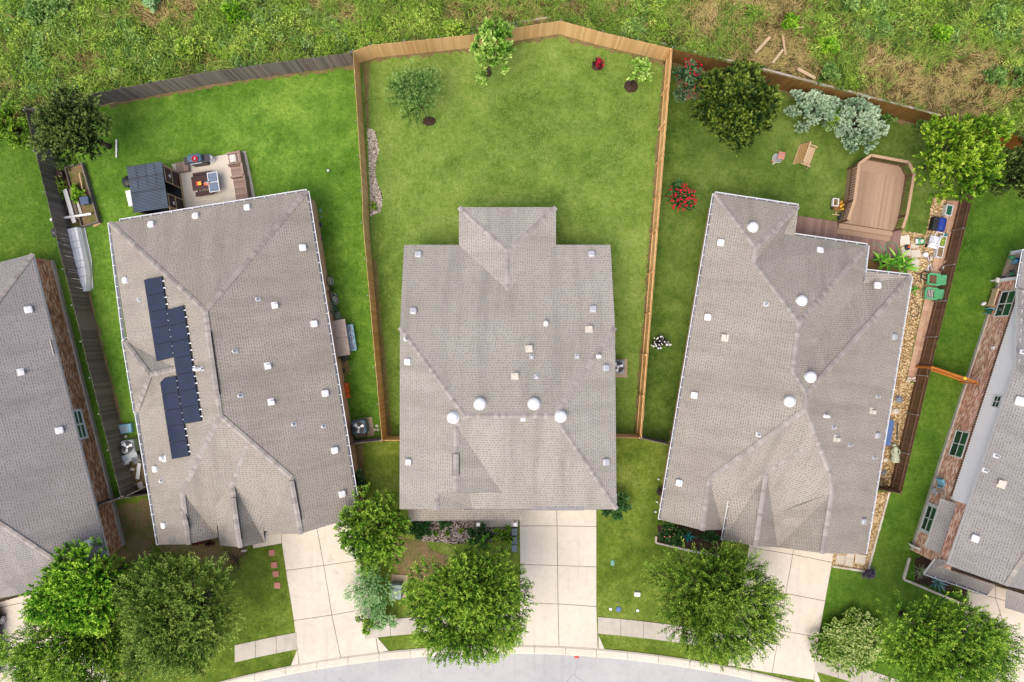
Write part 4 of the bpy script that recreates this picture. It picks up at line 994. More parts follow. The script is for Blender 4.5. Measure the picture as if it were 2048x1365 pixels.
LM('lfGrey', (40, 76, 22), (96, 140, 58), (156, 186, 106), .95)
LM('lfHedge', (18, 48, 16), (46, 92, 40), (100, 142, 78))
LM('lfVar', (56, 100, 16), (136, 174, 62), (222, 230, 160), .95)
LM('lfRose', (30, 62, 34), (72, 112, 72), (140, 170, 124))
LM('lfMaroon', (36, 12, 24), (78, 24, 36), (140, 46, 54))
LM('lfPurple', (48, 40, 62), (78, 66, 96), (116, 104, 130))
LM('lfBan', (34, 92, 14), (92, 160, 36), (180, 222, 92))
LM('lfAgave', (60, 112, 110), (104, 156, 152), (168, 204, 196))
LM('lfTeal', (10, 108, 110), (30, 150, 148), (90, 190, 180))
LM('lfYucca', (96, 122, 78), (148, 170, 120), (204, 214, 172))
LM('lfBlack', (22, 16, 26), (36, 28, 40), (60, 50, 62))
LM('lfDry', (84, 66, 40), (120, 100, 62), (160, 140, 96))
LM('lfWeed', (70, 108, 22), (136, 174, 54), (196, 212, 104), 1.08)
LM('lfWeedD', (56, 96, 34), (108, 150, 68), (168, 198, 116), 1.)
LM('blade', (64, 100, 18), (150, 184, 72), (212, 182, 130), .98, .3)

YT = 'trees in the back yards'; FT = 'street trees on the front lawns'
tree('oak_tree', 'dark olive tree in the back left corner by the grey fence', 'tree', 152, 262, 80, 78, 3.4, 2.5, 'lfOak', 1, trunk=.15, blobs=18, sprays=1250, m=18, sl=.6, L=.15, W=.075, up=.2)
tree('broad_bush', 'green bush at the left edge beside the grey fence corner', 'bush', 20, 252, 46, 44, 1.1, 1.0, 'lfElm', 2, blobs=12, sprays=420, m=18, sl=.4, L=.12, W=.06)
tree('young_tree', 'airy grey green young tree leaning over a brown mulch ring', 'tree', 830, 186, 66, 60, 2.0, 1.6, 'lfGrey', 3, base=(858, 243), trunk=.05, blobs=16, sprays=520, m=20, sl=.8, L=.11, W=.05, spread=1.3, blob_r=(.3, .5), lump=.55)
tree('flowering_tree', 'light green tree with pale leaf tips against the back cedar fence', 'tree', 987, 104, 48, 54, 2.4, 2.0, 'lfPale', 4, base=(975, 146), trunk=.06, blobs=14, sprays=330, m=13, sl=.42, L=.20, W=.12, up=.35)
tree('small_tree', 'small lime sapling standing over the round mulch ring by right fence', 'tree', 1278, 142, 23, 28, 1.6, 1.1, 'lfPale', 5, base=(1262, 172), trunk=.03, blobs=9, sprays=75, m=11, sl=.4, L=.2, W=.12, up=.3)
tree('round_tree', 'big round dark green tree in front of the brown fence', 'tree', 1470, 220, 88, 92, 3.2, 2.8, 'lfDark', 7, trunk=.16, blobs=26, sprays=1700, m=16, sl=.5, L=.18, W=.10, up=.3)
tree('lime_tree', 'bright yellow green tree over the end of the dark brown fence', 'tree', 1912, 309, 92, 92, 3.2, 2.4, 'lfLime', 9, trunk=.13, blobs=26, sprays=900, m=17, sl=.55, L=.2, W=.08, up=.35)
tree('shade_tree', 'dark green tree cut off by the right edge below orange fence', 'tree', 2052, 350, 60, 74, 3.0, 2.4, 'lfOak', 10, trunk=.14, blobs=16, sprays=900, m=17, sl=.55, L=.16, W=.08)
SG = 'silver leaved shrubs by the brown fence'
tree('sage_shrub', 'left silver grey shrub at the foot of the brown fence', 'shrub', 1622, 218, 62, 46, .9, 1.0, 'lfSage', 11, blobs=15, sprays=760, m=16, sl=.3, L=.12, W=.07, blob_r=(.17, .3), lump=.78, group=SG)
tree('sage_shrub', 'right larger silver grey shrub nearest the wooden deck', 'shrub', 1712, 245, 58, 62, 1.1, 1.1, 'lfSage', 12, blobs=19, sprays=1000, m=16, sl=.3, L=.12, W=.07, blob_r=(.17, .3), lump=.76, group=SG)
tree('green_shrub', 'yellow green shrub squeezed between the two silver shrubs', 'shrub', 1661, 238, 32, 28, .8, .9, 'lfElm', 13, blobs=8, sprays=170, m=16, sl=.4, L=.11, W=.05)
# front
tree('maple_tree', 'bright green tree overlapping the roof of the far left house', 'tree', 172, 1180, 116, 84, 4.0, 2.8, 'lfBright', 14, trunk=.16, blobs=30, sprays=2000, m=16, sl=.6, L=.16, W=.09, up=.3, group=FT)
tree('elm_tree', 'darker fine leaved tree at the bottom left corner over driveway', 'tree', 150, 1298, 138, 98, 3.6, 2.6, 'lfElm', 15, trunk=.16, blobs=34, sprays=2700, m=20, sl=.75, L=.12, W=.055, up=.15, group=FT)
tree('willow_tree', 'olive feathery tree in front of the solar panel house', 'tree', 362, 1236, 130, 146, 4.2, 3.0, 'lfOlive', 16, trunk=.18, blobs=34, sprays=2900, m=26, sl=1.15, L=.12, W=.05, up=.2, spread=.6, droop=.3, narrow=.5, blob_r=(.2, .32), group=FT)
tree('elm_tree', 'green and yellow tree growing against the right eave of solar panel house', 'tree', 752, 1052, 72, 84, 2.9, 2.3, 'lfElm', 17, trunk=.1, blobs=18, sprays=1000, m=18, sl=.6, L=.14, W=.07, group=FT)
tree('elm_tree', 'large bright green tree beside the middle driveway', 'tree', 938, 1204, 128, 126, 4.4, 3.1, 'lfElm', 18, trunk=.19, blobs=36, sprays=3400, m=20, sl=.7, L=.12, W=.055, up=.2, group=FT)
tree('willow_tree', 'feathery tree with long arching twigs on the right house lawn', 'tree', 1432, 1206, 136, 118, 4.2, 2.9, 'lfWillow', 19, trunk=.18, blobs=34, sprays=2300, m=32, sl=1.45, L=.13, W=.052, up=.25, spread=.5, droop=.3, narrow=.42, blob_r=(.2, .3), group=FT)
tree('elm_tree', 'wide bright green tree in the bottom right corner', 'tree', 1884, 1286, 160, 114, 4.2, 2.9, 'lfElm', 20, trunk=.18, blobs=38, sprays=3200, m=22, sl=.85, L=.12, W=.05, up=.2, group=FT)
tree('juniper_shrub', 'silver green spreading shrub beside the green utility box', 'shrub', 742, 1180, 46, 58, .9, .8, 'lfJun', 21, blobs=16, sprays=800, m=18, sl=.4, L=.1, W=.03, up=.4)
tree('variegated_shrub', 'pale variegated shrub at the end of the left pavement', 'shrub', 766, 1238, 30, 24, .6, .55, 'lfJun', 22, blobs=8, sprays=260, m=14, sl=.3, L=.09, W=.05)
tree('low_shrub', 'small dark green shrub tucked below the silver green shrub', 'shrub', 735, 1244, 24, 20, .5, .45, 'lfElm', 23, blobs=7, sprays=150, m=14, sl=.3, L=.09, W=.05)
tree('shrub', 'round dark clipped shrub at the left end of the front stone bed', 'shrub', 841, 1059, 27, 23, .55, .55, 'lfHedge', 24, blobs=12, sprays=560, m=14, sl=.25, L=.08, W=.05)
tree('shrub', 'small dark shrub under the porch gutter in the stone bed', 'shrub', 888, 1049, 14, 12, .45, .45, 'lfHedge', 25, blobs=7, sprays=140, m=14, sl=.22, L=.08, W=.05)
tree('shrub', 'round dark clipped shrub left of the porch step', 'shrub', 958, 1071, 27, 25, .55, .55, 'lfHedge', 26, blobs=12, sprays=560, m=14, sl=.25, L=.08, W=.05)
tree('shrub', 'bright green shrub beside the slate stepping stones', 'shrub', 1004, 1068, 26, 18, .6, .55, 'lfElm', 27, blobs=9, sprays=260, m=15, sl=.3, L=.09, W=.05)
tree('shrub', 'round dark clipped shrub at the right front corner of middle house', 'shrub', 1229, 1009, 34, 32, .7, .65, 'lfHedge', 28, blobs=14, sprays=800, m=14, sl=.26, L=.09, W=.05)
for i, (x_, y_) in enumerate(((870, 1068), (895, 1066), (922, 1061))):
    tree('tuft_plant', ('leftmost tiny green tuft in the front stone bed', 'middle tiny green tuft in the front stone bed', 'rightmost tiny green tuft in the front stone bed')[i], 'plant', x_, y_, 6, 5, .15, .16, 'lfElm', 30 + i, blobs=4, sprays=26, m=8, sl=.16, L=.1, W=.03, group='tufts in the front stone bed')
tree('small_plant', 'small green plant in the wavy river stone bed', 'plant', 748, 412, 8, 8, .2, .2, 'lfElm', 34, blobs=4, sprays=34, m=9, sl=.2, L=.11, W=.06)
tree('hedge', 'low variegated hedge along the right house driveway edge', 'hedge', 1690, 1283, 72, 62, .55, .5, 'lfVar', 35, blobs=34, sprays=2200, m=12, sl=.25, L=.10, W=.075, blob_r=(.22, .32), lump=.75)
tree('shrub', 'dark shrub under the front eave of the right house', 'shrub', 1418, 1070, 24, 12, .6, .5, 'lfHedge', 36, blobs=8, sprays=200, m=14, sl=.28, L=.09, W=.05)
tree('climbing_plant', 'dark leafy plant by the wall at the corner of solar panel house', 'plant', 712, 968, 16, 34, .7, .6, 'lfHedge', 37, blobs=8, sprays=180, m=14, sl=.3, L=.13, W=.09)
tree('vegetable_plant', 'bright green leafy plant growing in the timber planter', 'plant', 156, 388, 13, 22, .5, .4, 'lfBright', 38, blobs=7, sprays=130, m=12, sl=.25, L=.12, W=.07)
tree('weed_clump', 'yellow green weeds between the grey fence and the planter', 'plant', 120, 375, 14, 34, .25, .25, 'lfWeed', 39, blobs=9, sprays=190, m=12, sl=.3, L=.12, W=.05)
tree('weed_clump', 'dry brown weeds under the olive feathery tree near the house', 'plant', 472, 1120, 34, 36, .2, .25, 'lfDry', 40, blobs=8, sprays=60, m=10, sl=.3, L=.1, W=.03)
tree('garden_shrub', 'green patchy plants along the fence right of the silver shrubs', 'plant', 1765, 238, 30, 12, .3, .3, 'lfGrey', 41, blobs=6, sprays=90, m=12, sl=.3, L=.1, W=.05)
tree('red_leaf_shrub', 'rusty red shrub against the front wall of solar panel house', 'shrub', 412, 1082, 26, 10, .5, .4, 'lfMaroon', 42, blobs=7, sprays=120, m=12, sl=.28, L=.1, W=.05)
def flowers(t, px, py, rx, ry, zc, rz, n, mat, r, seed, name='flower'):
    rr = random.Random(seed); C = P(px, py, zc) - t.location; k = S * (1 - zc / H)
    for i in range(n):
        a = rr.uniform(0, 6.28); q = math.sqrt(rr.random()) * .95
        m = MB(); c = Vector((C.x + math.cos(a) * q * rx * k, C.y + math.sin(a) * q * ry * k, C.z + rz * math.sqrt(max(0, 1 - q * q)) * rr.uniform(.85, 1.05)))
        s = r * rr.uniform(.6, 1.3); b0 = rr.uniform(0, 6)
        for k5 in range(5):
            u = Vector((math.cos(b0 + k5 * 1.2566), math.sin(b0 + k5 * 1.2566), .25)); v = Vector((-u.y, u.x, 0))
            m.poly([c, c + u * s * .6 + v * s * .45, c + u * s, c + u * s * .6 - v * s * .45], rr.random())
        m.build(name, mat, t)
t = tree('rose_bush', 'grey green rose bush with red blooms in the fence corner', 'bush', 1378, 160, 32, 42, .9, .8, 'lfRose', 43, blobs=12, sprays=420, m=14, sl=.35, L=.1, W=.06); flowers(t, 1378, 158, 30, 40, .95, 1.0, 46, 'redfl', .06, 1)
t = tree('rose_bush', 'round bush covered in bright red blooms left of right house', 'bush', 1361, 398, 33, 30, .8, .7, 'lfHedge', 44, blobs=12, sprays=380, m=14, sl=.32, L=.1, W=.06); flowers(t, 1361, 398, 33, 30, .8, .8, 110, 'redfl', .065, 2)
t = tree('red_shrub', 'small maroon shrub with red tips on the middle lawn', 'shrub', 1195, 129, 12, 11, .35, .35, 'lfMaroon', 45, blobs=6, sprays=60, m=11, sl=.25, L=.1, W=.05); flowers(t, 1198, 127, 12, 9, .35, .4, 16, 'redfl', .07, 3)
t = tree('rose_bush', 'dark bush with few pink blooms at right house front corner', 'bush', 1342, 1068, 33, 20, .8, .7, 'lfHedge', 46, blobs=10, sprays=330, m=14, sl=.32, L=.11, W=.07); flowers(t, 1342, 1068, 28, 18, .8, .75, 7, 'pinkfl', .055, 4)
t = tree('flowering_plant', 'dark stemmed plant with white blooms beside the right cedar fence', 'plant', 1322, 685, 17, 12, .35, .3, 'lfBlack', 47, blobs=7, sprays=90, m=11, sl=.28, L=.1, W=.045); flowers(t, 1316, 685, 17, 14, .35, .35, 30, 'whitefl', .055, 5); flowers(t, 1336, 688, 8, 4, .35, .3, 7, 'whitefl', .055, 6)
tree('purple_plant', 'small purple leaved plant at the corner of the white edging', 'plant', 1737, 1146, 12, 13, .4, .4, 'lfPurple', 48, blobs=6, sprays=110, m=12, sl=.25, L=.11, W=.03)
def rosette(name, label, cat, px, py, r, n, wd, mat, seed, up=.5, z=.05, group=None, curve=.3, lean=(0, 0)):
    rr = random.Random(seed); c = P(px, py); t = thing(name, label, cat, c, 0, group); m = MB(); k = r * S
    for i in range(n):
        a = i * 2.39996 + rr.uniform(-.2, .2); f = i / n; el = R(15 + 65 * f * up * 1.6); L = k * (1.05 - .35 * f) * rr.uniform(.85, 1.1)
        d = Vector((math.cos(a), math.sin(a), 0)); sd = Vector((-d.y, d.x, 0)); w_ = wd * rr.uniform(.8, 1.15); tn = rr.uniform(.2, .9); pts = []
        for j in range(6):
            s = j / 5; rad = L * s * math.cos(el); hh = z + L * s * math.sin(el) - curve * L * s * s * .5
            ww = w_ * (.55 + .9 * s - 1.42 * s * s * (1 if s > .3 else .9)); ww = max(ww, .004)
            q = d * rad + Vector((lean[0] * s, lean[1] * s, hh)); pts.append((q - sd * ww, q - Vector((0, 0, ww * .5)), q + sd * ww))
        for j in range(5):
            m.poly([pts[j][0], pts[j][1], pts[j + 1][1], pts[j + 1][0]], min(1, tn + .05)); m.poly([pts[j][1], pts[j][2], pts[j + 1][2], pts[j + 1][1]], max(0, tn - .12))
    m.build('leaves', mat, t); x = MB(); x.lathe((0, 0, -.02), [(k * .12, 0), (k * .1, z + .05), (.01, z + .09)], 8); x.build('stem', 'bark', t); return t
rosette('agave', 'teal spiky rosette in the flower bed of the right house', 'plant', 1375, 1072, 17, 16, .06, 'lfTeal', 1, .5)
rosette('agave', 'large blue grey agave under the porch gutter by the right edge', 'plant', 1874, 1164, 24, 26, .075, 'lfAgave', 2, .5)
rosette('yucca', 'pale spiky yucca inside the stone edging by the right edge', 'plant', 1838, 1141, 20, 46, .022, 'lfYucca', 3, .6)
rosette('yucca', 'green spiky yucca right of the blue grey agave', 'plant', 1908, 1172, 17, 36, .02, 'lfElm', 4, .6)
BG = 'broad leaved banana plants behind the right house'
for i, (x_, y_, r_, s_) in enumerate(((1768, 530, 34, 11), (1786, 522, 36, 12), (1800, 536, 34, 13), (1752, 522, 26, 14))):
    rosette('banana_plant', ('large leaved plant under the eave, second from left in the banana clump', 'tallest large leaved plant in the middle of the banana clump', 'large leaved plant at the right end of the banana clump', 'large leaved plant at the left end of the banana clump')[i], 'plant', x_, y_, r_, 9, .12, 'lfBan', s_, .35, .5, BG, .5)
rosette('banana_plant', 'single arching broad leaf plant beside the gravel under the right eave', 'plant', 1822, 580, 18, 5, .09, 'lfBan', 15, .3, .2, None, .5)

# mulch rings
def ring(label, px, py, rx, ry, seed):
    rr = random.Random(seed); c = P(px, py); m = MB(); n = 26
    rings = []
    for q, z in ((1., .0), (.85, .06), (.45, .09)): rings.append([Vector((c.x + math.cos(2 * math.pi * k / n) * rx * S * q * (1 + .07 * math.sin(k * 1.7 + seed)), c.y + math.sin(2 * math.pi * k / n) * ry * S * q * (1 + .07 * math.cos(k * 2.3)), z)) for k in range(n)])
    m.loft(rings)
    for i in range(160):
        a = rr.uniform(0, 6.28); q = math.sqrt(rr.random()); m.box((c.x + math.cos(a) * q * rx * S, c.y + math.sin(a) * q * ry * S, .02 + .08 * (1 - q)), (rr.uniform(.04, .1), .03, .02), rr.uniform(0, 3), rr.random())
    return stuff(m.build('mulch_ring', 'mulch'), label, 'mulch')
ring('brown mulch ring under the airy young tree', 858, 243, 14, 9, 1); ring('brown mulch patch under the pale tipped tree', 975, 147, 8, 8, 2)
ring('round brown mulch ring under the small lime sapling', 1262, 173, 14, 13, 3); ring('small mulch ring round the maroon shrub', 1195, 133, 11, 9, 4)

# ---------------------------------------------------------------- meadow beyond the fences
rng = np.random.default_rng(99)
def vnoise(x, y, sc, seed):
    r = np.random.default_rng(seed); g = r.random((64, 64)); x = x * sc + 500; y = y * sc + 500
    xi, yi = np.floor(x).astype(int), np.floor(y).astype(int); fx, fy = x - xi, y - yi; fx = fx * fx * (3 - 2 * fx); fy = fy * fy * (3 - 2 * fy)
    G = lambda a, b: g[a % 64, b % 64]
    return (G(xi, yi) * (1 - fx) + G(xi + 1, yi) * fx) * (1 - fy) + (G(xi, yi + 1) * (1 - fx) + G(xi + 1, yi + 1) * fx) * fy
def mgreen(x, y):                              # how green the meadow is: weedy on the left, straw on the right
    n = .6 * vnoise(x, y, .33, 1) + .4 * vnoise(x, y, .95, 2)
    px = x / S + 1024; py = 682.5 - y / S
    bias = np.interp(px, [0, 700, 1300, 1450, 1900, 2048], [.26, .24, .20, -.02, -.06, .0])
    bias = bias + np.clip((px - 1540) / 120, 0, 1) * np.clip((115 - py) / 50, 0, 1) * .42 + np.where((px < 330) & (py < 50), .0, 0)
    return n + bias
X0, X1, Y1 = -37., 37., 26.5
def mpts(n):
    x = rng.uniform(X0, X1, n); y = rng.uniform(12, Y1, n); ok = y > fb_y(x) + .35
    return x[ok], y[ok]
def blades(name, label, nclump, per, ln, wd, seed, green, mat='blade'):
    r = np.random.default_rng(seed); cx, cy = mpts(nclump)
    g = mgreen(cx, cy); keep = (r.random(len(g)) < np.clip((g - .40) * 4.5, .04, 1)) if green else (r.random(len(g)) < np.clip(1.35 - g * 1.5, .10, 1)); cx, cy, g = cx[keep], cy[keep], g[keep]; n = len(cx)
    az = r.uniform(0, 6.28, n) if green else (vnoise(cx, cy, .5, 8) * 9); x = np.repeat(cx, per) + r.normal(size=n * per) * .13; y = np.repeat(cy, per) + r.normal(size=n * per) * .13
    a = r.uniform(0, 6.28, n * per) * .75 + np.repeat(az, per) if green else np.repeat(az, per) + r.normal(size=n * per) * .5
    sz = np.repeat(r.uniform(.55, 1.3, n), per)
    el = np.abs(r.normal(size=n * per)) * .4 + (.35 if green else .08); L = ln * r.uniform(.5, 1.2, n * per) * sz; d1 = np.stack([np.cos(a) * np.cos(el), np.sin(a) * np.cos(el), np.sin(el)], 1)
    el2 = el - (1.1 if green else .35); d2 = np.stack([np.cos(a) * np.cos(el2), np.sin(a) * np.cos(el2), np.sin(el2)], 1)
    z = r.uniform(0, .15, n * per); p0 = np.stack([x, y, z], 1); p1 = p0 + d1 * (L * .55)[:, None]
    t = (np.repeat(r.normal(size=n) * (.16 if green else .1), per) + r.normal(size=n * per) * .08) + (.30 if green else .88 - np.repeat(np.clip(g - .3, 0, .6), per) * .35)
    up_ = np.array([[0, 0, 1.]]).repeat(n * per, 0); tip = p1 + d2 * (L * .5)[:, None]; ok = tip[:, 1] > fb_y(tip[:, 0]) + .35
    q = lambda *v: np.concatenate([w_[ok] for w_ in v])
    o = leafobj(name, q(p0, p1 - d1 * (L * .08)[:, None]), q(d1, d2), q(up_, up_) + r.normal(size=(2 * ok.sum(), 3)) * .3, q(L * .62, L * .6), wd, q(t, t + .08), mat)
    return stuff(o, label, 'grass')
blades('dry_grass', 'straw coloured dry grass lying flat across the meadow', 24000, 10, .34, .02, 5, False)
blades('tall_grass', 'long arching green grass blades in the meadow', 7000, 18, .85, .04, 6, True)
def weeds(name, label, n, seed, mat, thr, rad, L, W, hh=1.0):
    r = np.random.default_rng(seed); cx, cy = mpts(n); g = mgreen(cx, cy) + .5 * (vnoise(cx, cy, .55, seed) - .5); k = g > thr; cx, cy = cx[k], cy[k]; n = len(cx); per = 110
    rr = rad * r.uniform(.4, 1.5, n); a = r.uniform(0, 6.28, (n, per)); q = np.sqrt(r.random((n, per))); lob = 1 + .3 * np.sin(a * 3 + r.uniform(0, 6, (n, 1)))
    x = cx[:, None] + np.cos(a) * q * rr[:, None] * lob; y = cy[:, None] + np.sin(a) * q * rr[:, None] * lob
    z = (1 - q ** 2) * rr[:, None] * hh * r.uniform(.5, 1.1, (n, per)) + .05; ok = (y > fb_y(x) + .3).reshape(-1)
    p = np.stack([x, y, z], -1).reshape(-1, 3); d = unit(np.stack([np.cos(a), np.sin(a), r.normal(size=a.shape) * .4 + .2], -1).reshape(-1, 3) + r.normal(size=(n * per, 3)) * .5); nn = unit(np.array([0, 0, 1.]) + r.normal(size=d.shape) * .5)
    t = (.42 + r.normal(size=(n, 1)) * .2 + (z / (rr[:, None] + .01) - .5) * .3 + r.normal(size=(n, per)) * .12).reshape(-1)
    return stuff(leafobj(name, p[ok], d[ok], nn[ok], (L * r.uniform(.6, 1.3, n * per))[ok], W, t[ok], mat), label, 'weeds')
weeds('meadow_weeds', 'leafy yellow green weeds massed in the meadow', 3000, 11, 'lfWeed', .70, .44, .15, .055, 1.1)
weeds('meadow_weeds', 'dark blue green leafy weeds scattered in the meadow', 2400, 12, 'lfWeedD', .80, .42, .15, .065, 1.1)
weeds('meadow_weeds', 'deep green low brush between the meadow grasses', 2200, 15, 'lfOak', .74, .42, .15, .06, .7)
weeds('meadow_weeds', 'low lime green ground cover in the upper right meadow', 900, 13, 'lfWeed', 1.0, .5, .08, .045, .4)
weeds('meadow_weeds', 'brown dead stems scattered through the meadow', 420, 16, 'lfDry', .55, .35, .3, .02, .8)
# short mown grass on every lawn
def inside(px, py, poly):
    c = np.zeros(len(px), bool); j = len(poly) - 1
    for i in range(len(poly)):
        (xi, yi), (xj, yj) = poly[i], poly[j]
        c ^= ((yi > py) != (yj > py)) & (px < (xj - xi) * (py - yi) / (yj - yi + 1e-9) + xi); j = i
    return c
NOG = [[(1036, 980), (1195, 980), (1197, 1300), (1030, 1296)], [(556, 1035), (700, 1010), (760, 1306), (585, 1333)], [(1495, 1065), (1672, 1080), (1628, 1362), (1450, 1335)], [(-120, 1180), (100, 1175), (230, 1420), (-120, 1430)], [(1935, 1160), (2110, 1200), (2110, 1460), (1890, 1440)],
       [(340, 330), (492, 302), (512, 400), (360, 430)], [(1866, 395), (1918, 400), (1830, 780), (1785, 980), (1700, 980), (1700, 500), (1740, 460), (1852, 468)], [(1664, 1085), (1780, 980), (1735, 1145), (1663, 1134)], [(735, 255), (768, 300), (770, 420), (738, 436)], [(818, 1030), (1036, 1030), (1034, 1084), (905, 1090), (842, 1084)], [(1310, 1045), (1448, 1055), (1442, 1113), (1310, 1086)], [(1800, 1110), (1950, 1180), (1940, 1215), (1805, 1160)], [(1690, 320), (1830, 310), (1810, 470), (1690, 450)], [(1585, 430), (1805, 462), (1790, 530), (1560, 495)]]
YARDS = [(fbase([(706, 103), (945, 70), (1121, 42), (1345, 98), (1283, 877), (764, 881), (724, 380)]), .62, 62000), (fbase([(50, 219), (410, 145), (706, 103), (764, 881), (303, 990), (110, 465)]), .42, 42000), (fbase([(1345, 98), (1975, 258), (1803, 988), (1283, 877)]), .34, 40000), (fbase([(1975, 258), (2150, 300), (2100, 900), (1830, 1190), (1665, 1240), (1740, 1130), (1803, 988)]), .34, 22000), ([(-60, 250), (50, 225), (242, 1000), (190, 1015), (-60, 600)], .36, 16000), ([(192, 1015), (1345, 890), (1500, 1080), (1640, 1320), (1040, 1290), (560, 1330), (230, 1360)], .46, 60000)]
PB = []; TT = []; rgl = np.random.default_rng(77)
for poly, tm, n in YARDS:
    xs = [p[0] for p in poly]; ys = [p[1] for p in poly]; x = rgl.uniform(min(xs), max(xs), n); y = rgl.uniform(min(ys), max(ys), n); ok = inside(x, y, poly)
    for ng in NOG: ok &= ~inside(x, y, ng)
    rad = np.hypot(x - ARC[0], y - ARC[1]); ok &= rad > RR + 22
    ok &= ~((rad > RR + 44) & (rad < RR + 84))
    x, y = x[ok], y[ok]; PB.append(np.stack([(x - 1024) * S, (682.5 - y) * S, np.full(len(x), .006)], 1)); TT.append(tm + rgl.normal(size=len(x)) * .11 + .3 * (vnoise(x * S, y * S, .7, 21) - .5))
PB = np.concatenate(PB); TT = np.concatenate(TT); N = len(PB)
a = rgl.uniform(0, 6.28, N); el = rgl.uniform(.2, .9, N)
LM('lfLawn', (44, 76, 14), (104, 142, 44), (184, 188, 108), .9)
stuff(leafobj('lawn_grass', PB, np.stack([np.cos(a) * np.cos(el), np.sin(a) * np.cos(el), np.sin(el)], 1), unit(np.array([0, 0, 1.]) + rgl.normal(size=(N, 3)) * .4), rgl.uniform(.06, .13, N), .03, TT, 'lfLawn'), 'short mown grass blades covering the lawns', 'grass')

BW = 'meadow bushes'
for i, (x_, y_, r_, mt, lb) in enumerate(((70, 30, 26, 'lfWeedD', 'blue green leafy bush in the top left corner'), (108, 12, 24, 'lfWeedD', 'blue green bush touching the top edge at left'), (305, 6, 14, 'lfJun', 'pale green weed at the top edge left of centre'), (470, 30, 26, 'lfBright', 'bright green bush in the weedy meadow left of centre'), (372, 95, 24, 'lfWeed', 'yellow green bush above the grey back fence'), (908, 62, 26, 'lfWeed', 'low yellow green bush above the cedar fence'), (1655, 92, 20, 'lfBright', 'star shaped green weed right of the fallen boards'), (1700, 8, 22, 'lfWeedD', 'dark green weed at the top edge right of centre'), (1880, 70, 22, 'lfBright', 'bushy green weed in the upper right meadow'), (1580, 45, 18, 'lfBright', 'small leafy weed above the fallen boards'), (1655, 148, 20, 'lfGrey', 'grassy clump above the brown fence'), (1995, 28, 16, 'lfWeedD', 'blue green clump in the top right corner'), (1990, 155, 22, 'lfGrey', 'grey green bush at the meadow right side'), (2045, 160, 24, 'lfGrey', 'grassy bush at the right edge of the meadow'), (1850, 250, 16, 'lfGrey', 'green weed touching the end of brown fence'))):
    tree('meadow_bush', lb, 'bush', x_, y_, r_, r_ * .9, .45, .5, mt, 200 + i, blobs=9, sprays=170, m=12, sl=.35, L=.15, W=.07, group=BW)
# flowering specks
# ================================================================ left yard things
RL = R(8.6); RRt = R(-9.2); up = Vector((0, 0, 1))
def lb(px, py, rz=0., z=0.): return P(px, py) + up * z, rz
m = MB(); m.prism([P(343, 330), P(462, 308), P(492, 303), P(512, 400), P(362, 428), P(352, 345)], -.05, .07); struct('patio', m, 'conc')
# metal roofed shelter
c = [P(253, 336, 2.3), P(322, 322, 2.3), P(337, 412, 2.3), P(269, 428, 2.3)]
ctr = sum(c, Vector()) / 4; sh = thing('shelter', 'shelter with corrugated blue grey metal roof beside the patio', 'shelter', (ctr.x, ctr.y, 0), RL)
W_, D_ = (c[1] - c[0]).length, (c[3] - c[0]).length
x = MB(); n = 64
ed = [(-W_ / 2, W_ / 2)]
for i in range(n):
    y0, y1 = -D_ / 2 + D_ * i / n, -D_ / 2 + D_ * (i + 1) / n; z0, z1 = 2.3 + (.03 if i % 2 else 0), 2.3 + (0 if i % 2 else .03)
    x.loft([[Vector((xx, y0, z0)), Vector((xx, y1, z1)), Vector((xx, y1, z1 - .012)), Vector((xx, y0, z0 - .012))] for xx in (-W_ / 2, W_ / 2)], tint=.3)
o = x.build('roof', 'corr', sh)
x = MB(); [x.box((0, yy, 2.345), (W_, .03, .012)) for yy in (.62, -.25)]; [x.box((xx, .25 * D_ - .02, 2.342), (.02, D_ * .48, .01)) for xx in (-.55, .05, .6)]; x.build('roof_seam', 'darkm', o)
for xx in (-1, 1):
    for yy in (-1, 1):
        x = MB(); x.box((xx * (W_ / 2 - .12), yy * (D_ / 2 - .12), 1.14), (.1, .1, 2.28)); x.build('post', 'rawwood', sh)
x = MB(); x.box((0, 0, .06), (W_ - .1, D_ - .1, .05)); x.build('floor', 'darkm', sh)
x = MB(); x.box((0, D_ / 2 - .1, 1.1), (W_ - .2, .06, 2.)); x.build('back_wall', 'darkw', sh)
x = MB(); x.box((-W_ / 2 + .1, 0, 1.1), (.06, D_ - .3, 2.)); x.build('side_wall', 'darkw', sh)
for yy, lb_ in ((.75, None), (-.98, None)):
    x = MB(); x.box((W_ / 2 - .1, yy, 1.05), (.05, .95, 1.95)); o = x.build('front_panel', 'darkw', sh)
    k = MB(); [k.box((W_ / 2 - .06, yy + s * .48, 1.05), (.05, .05, 2.0)) for s in (-1, 1)]; k.box((W_ / 2 - .06, yy, 1.1), (.05, .9, .05)); k.box((W_ / 2 - .06, yy, 2.0), (.05, .9, .05)); k.build('frame', 'rawwood', o)
    k = MB(); k.lathe((0, 0, 0), [(.11, 0), (.11, .03), (.02, .035)], 14, Matrix.Translation((W_ / 2 - .06, yy, 1.4)) @ Matrix.Rotation(R(90), 4, 'Y')); k.build('plate', 'white', o)
x = MB(); x.box((W_ / 2 + .02, 0, .1), (.08, D_ - .1, .1)); x.build('sill', 'rawwood', sh)
t = thing('covered_grill', 'round thing under a black cover left of the metal shelter', 'grill', P(271, 370), 0)
x = MB(); x.lathe((0, 0, 0), [(.3, 0), (.36, .5), (.37, .9), (.3, 1.05), (.1, 1.12), (.01, 1.13)], 12); x.build('cover', 'black', t)
x = MB(); x.tube([(.1, .5, .1), (.1, .5, .9)], .02, 5); x.build('handle', 'darkm', t)
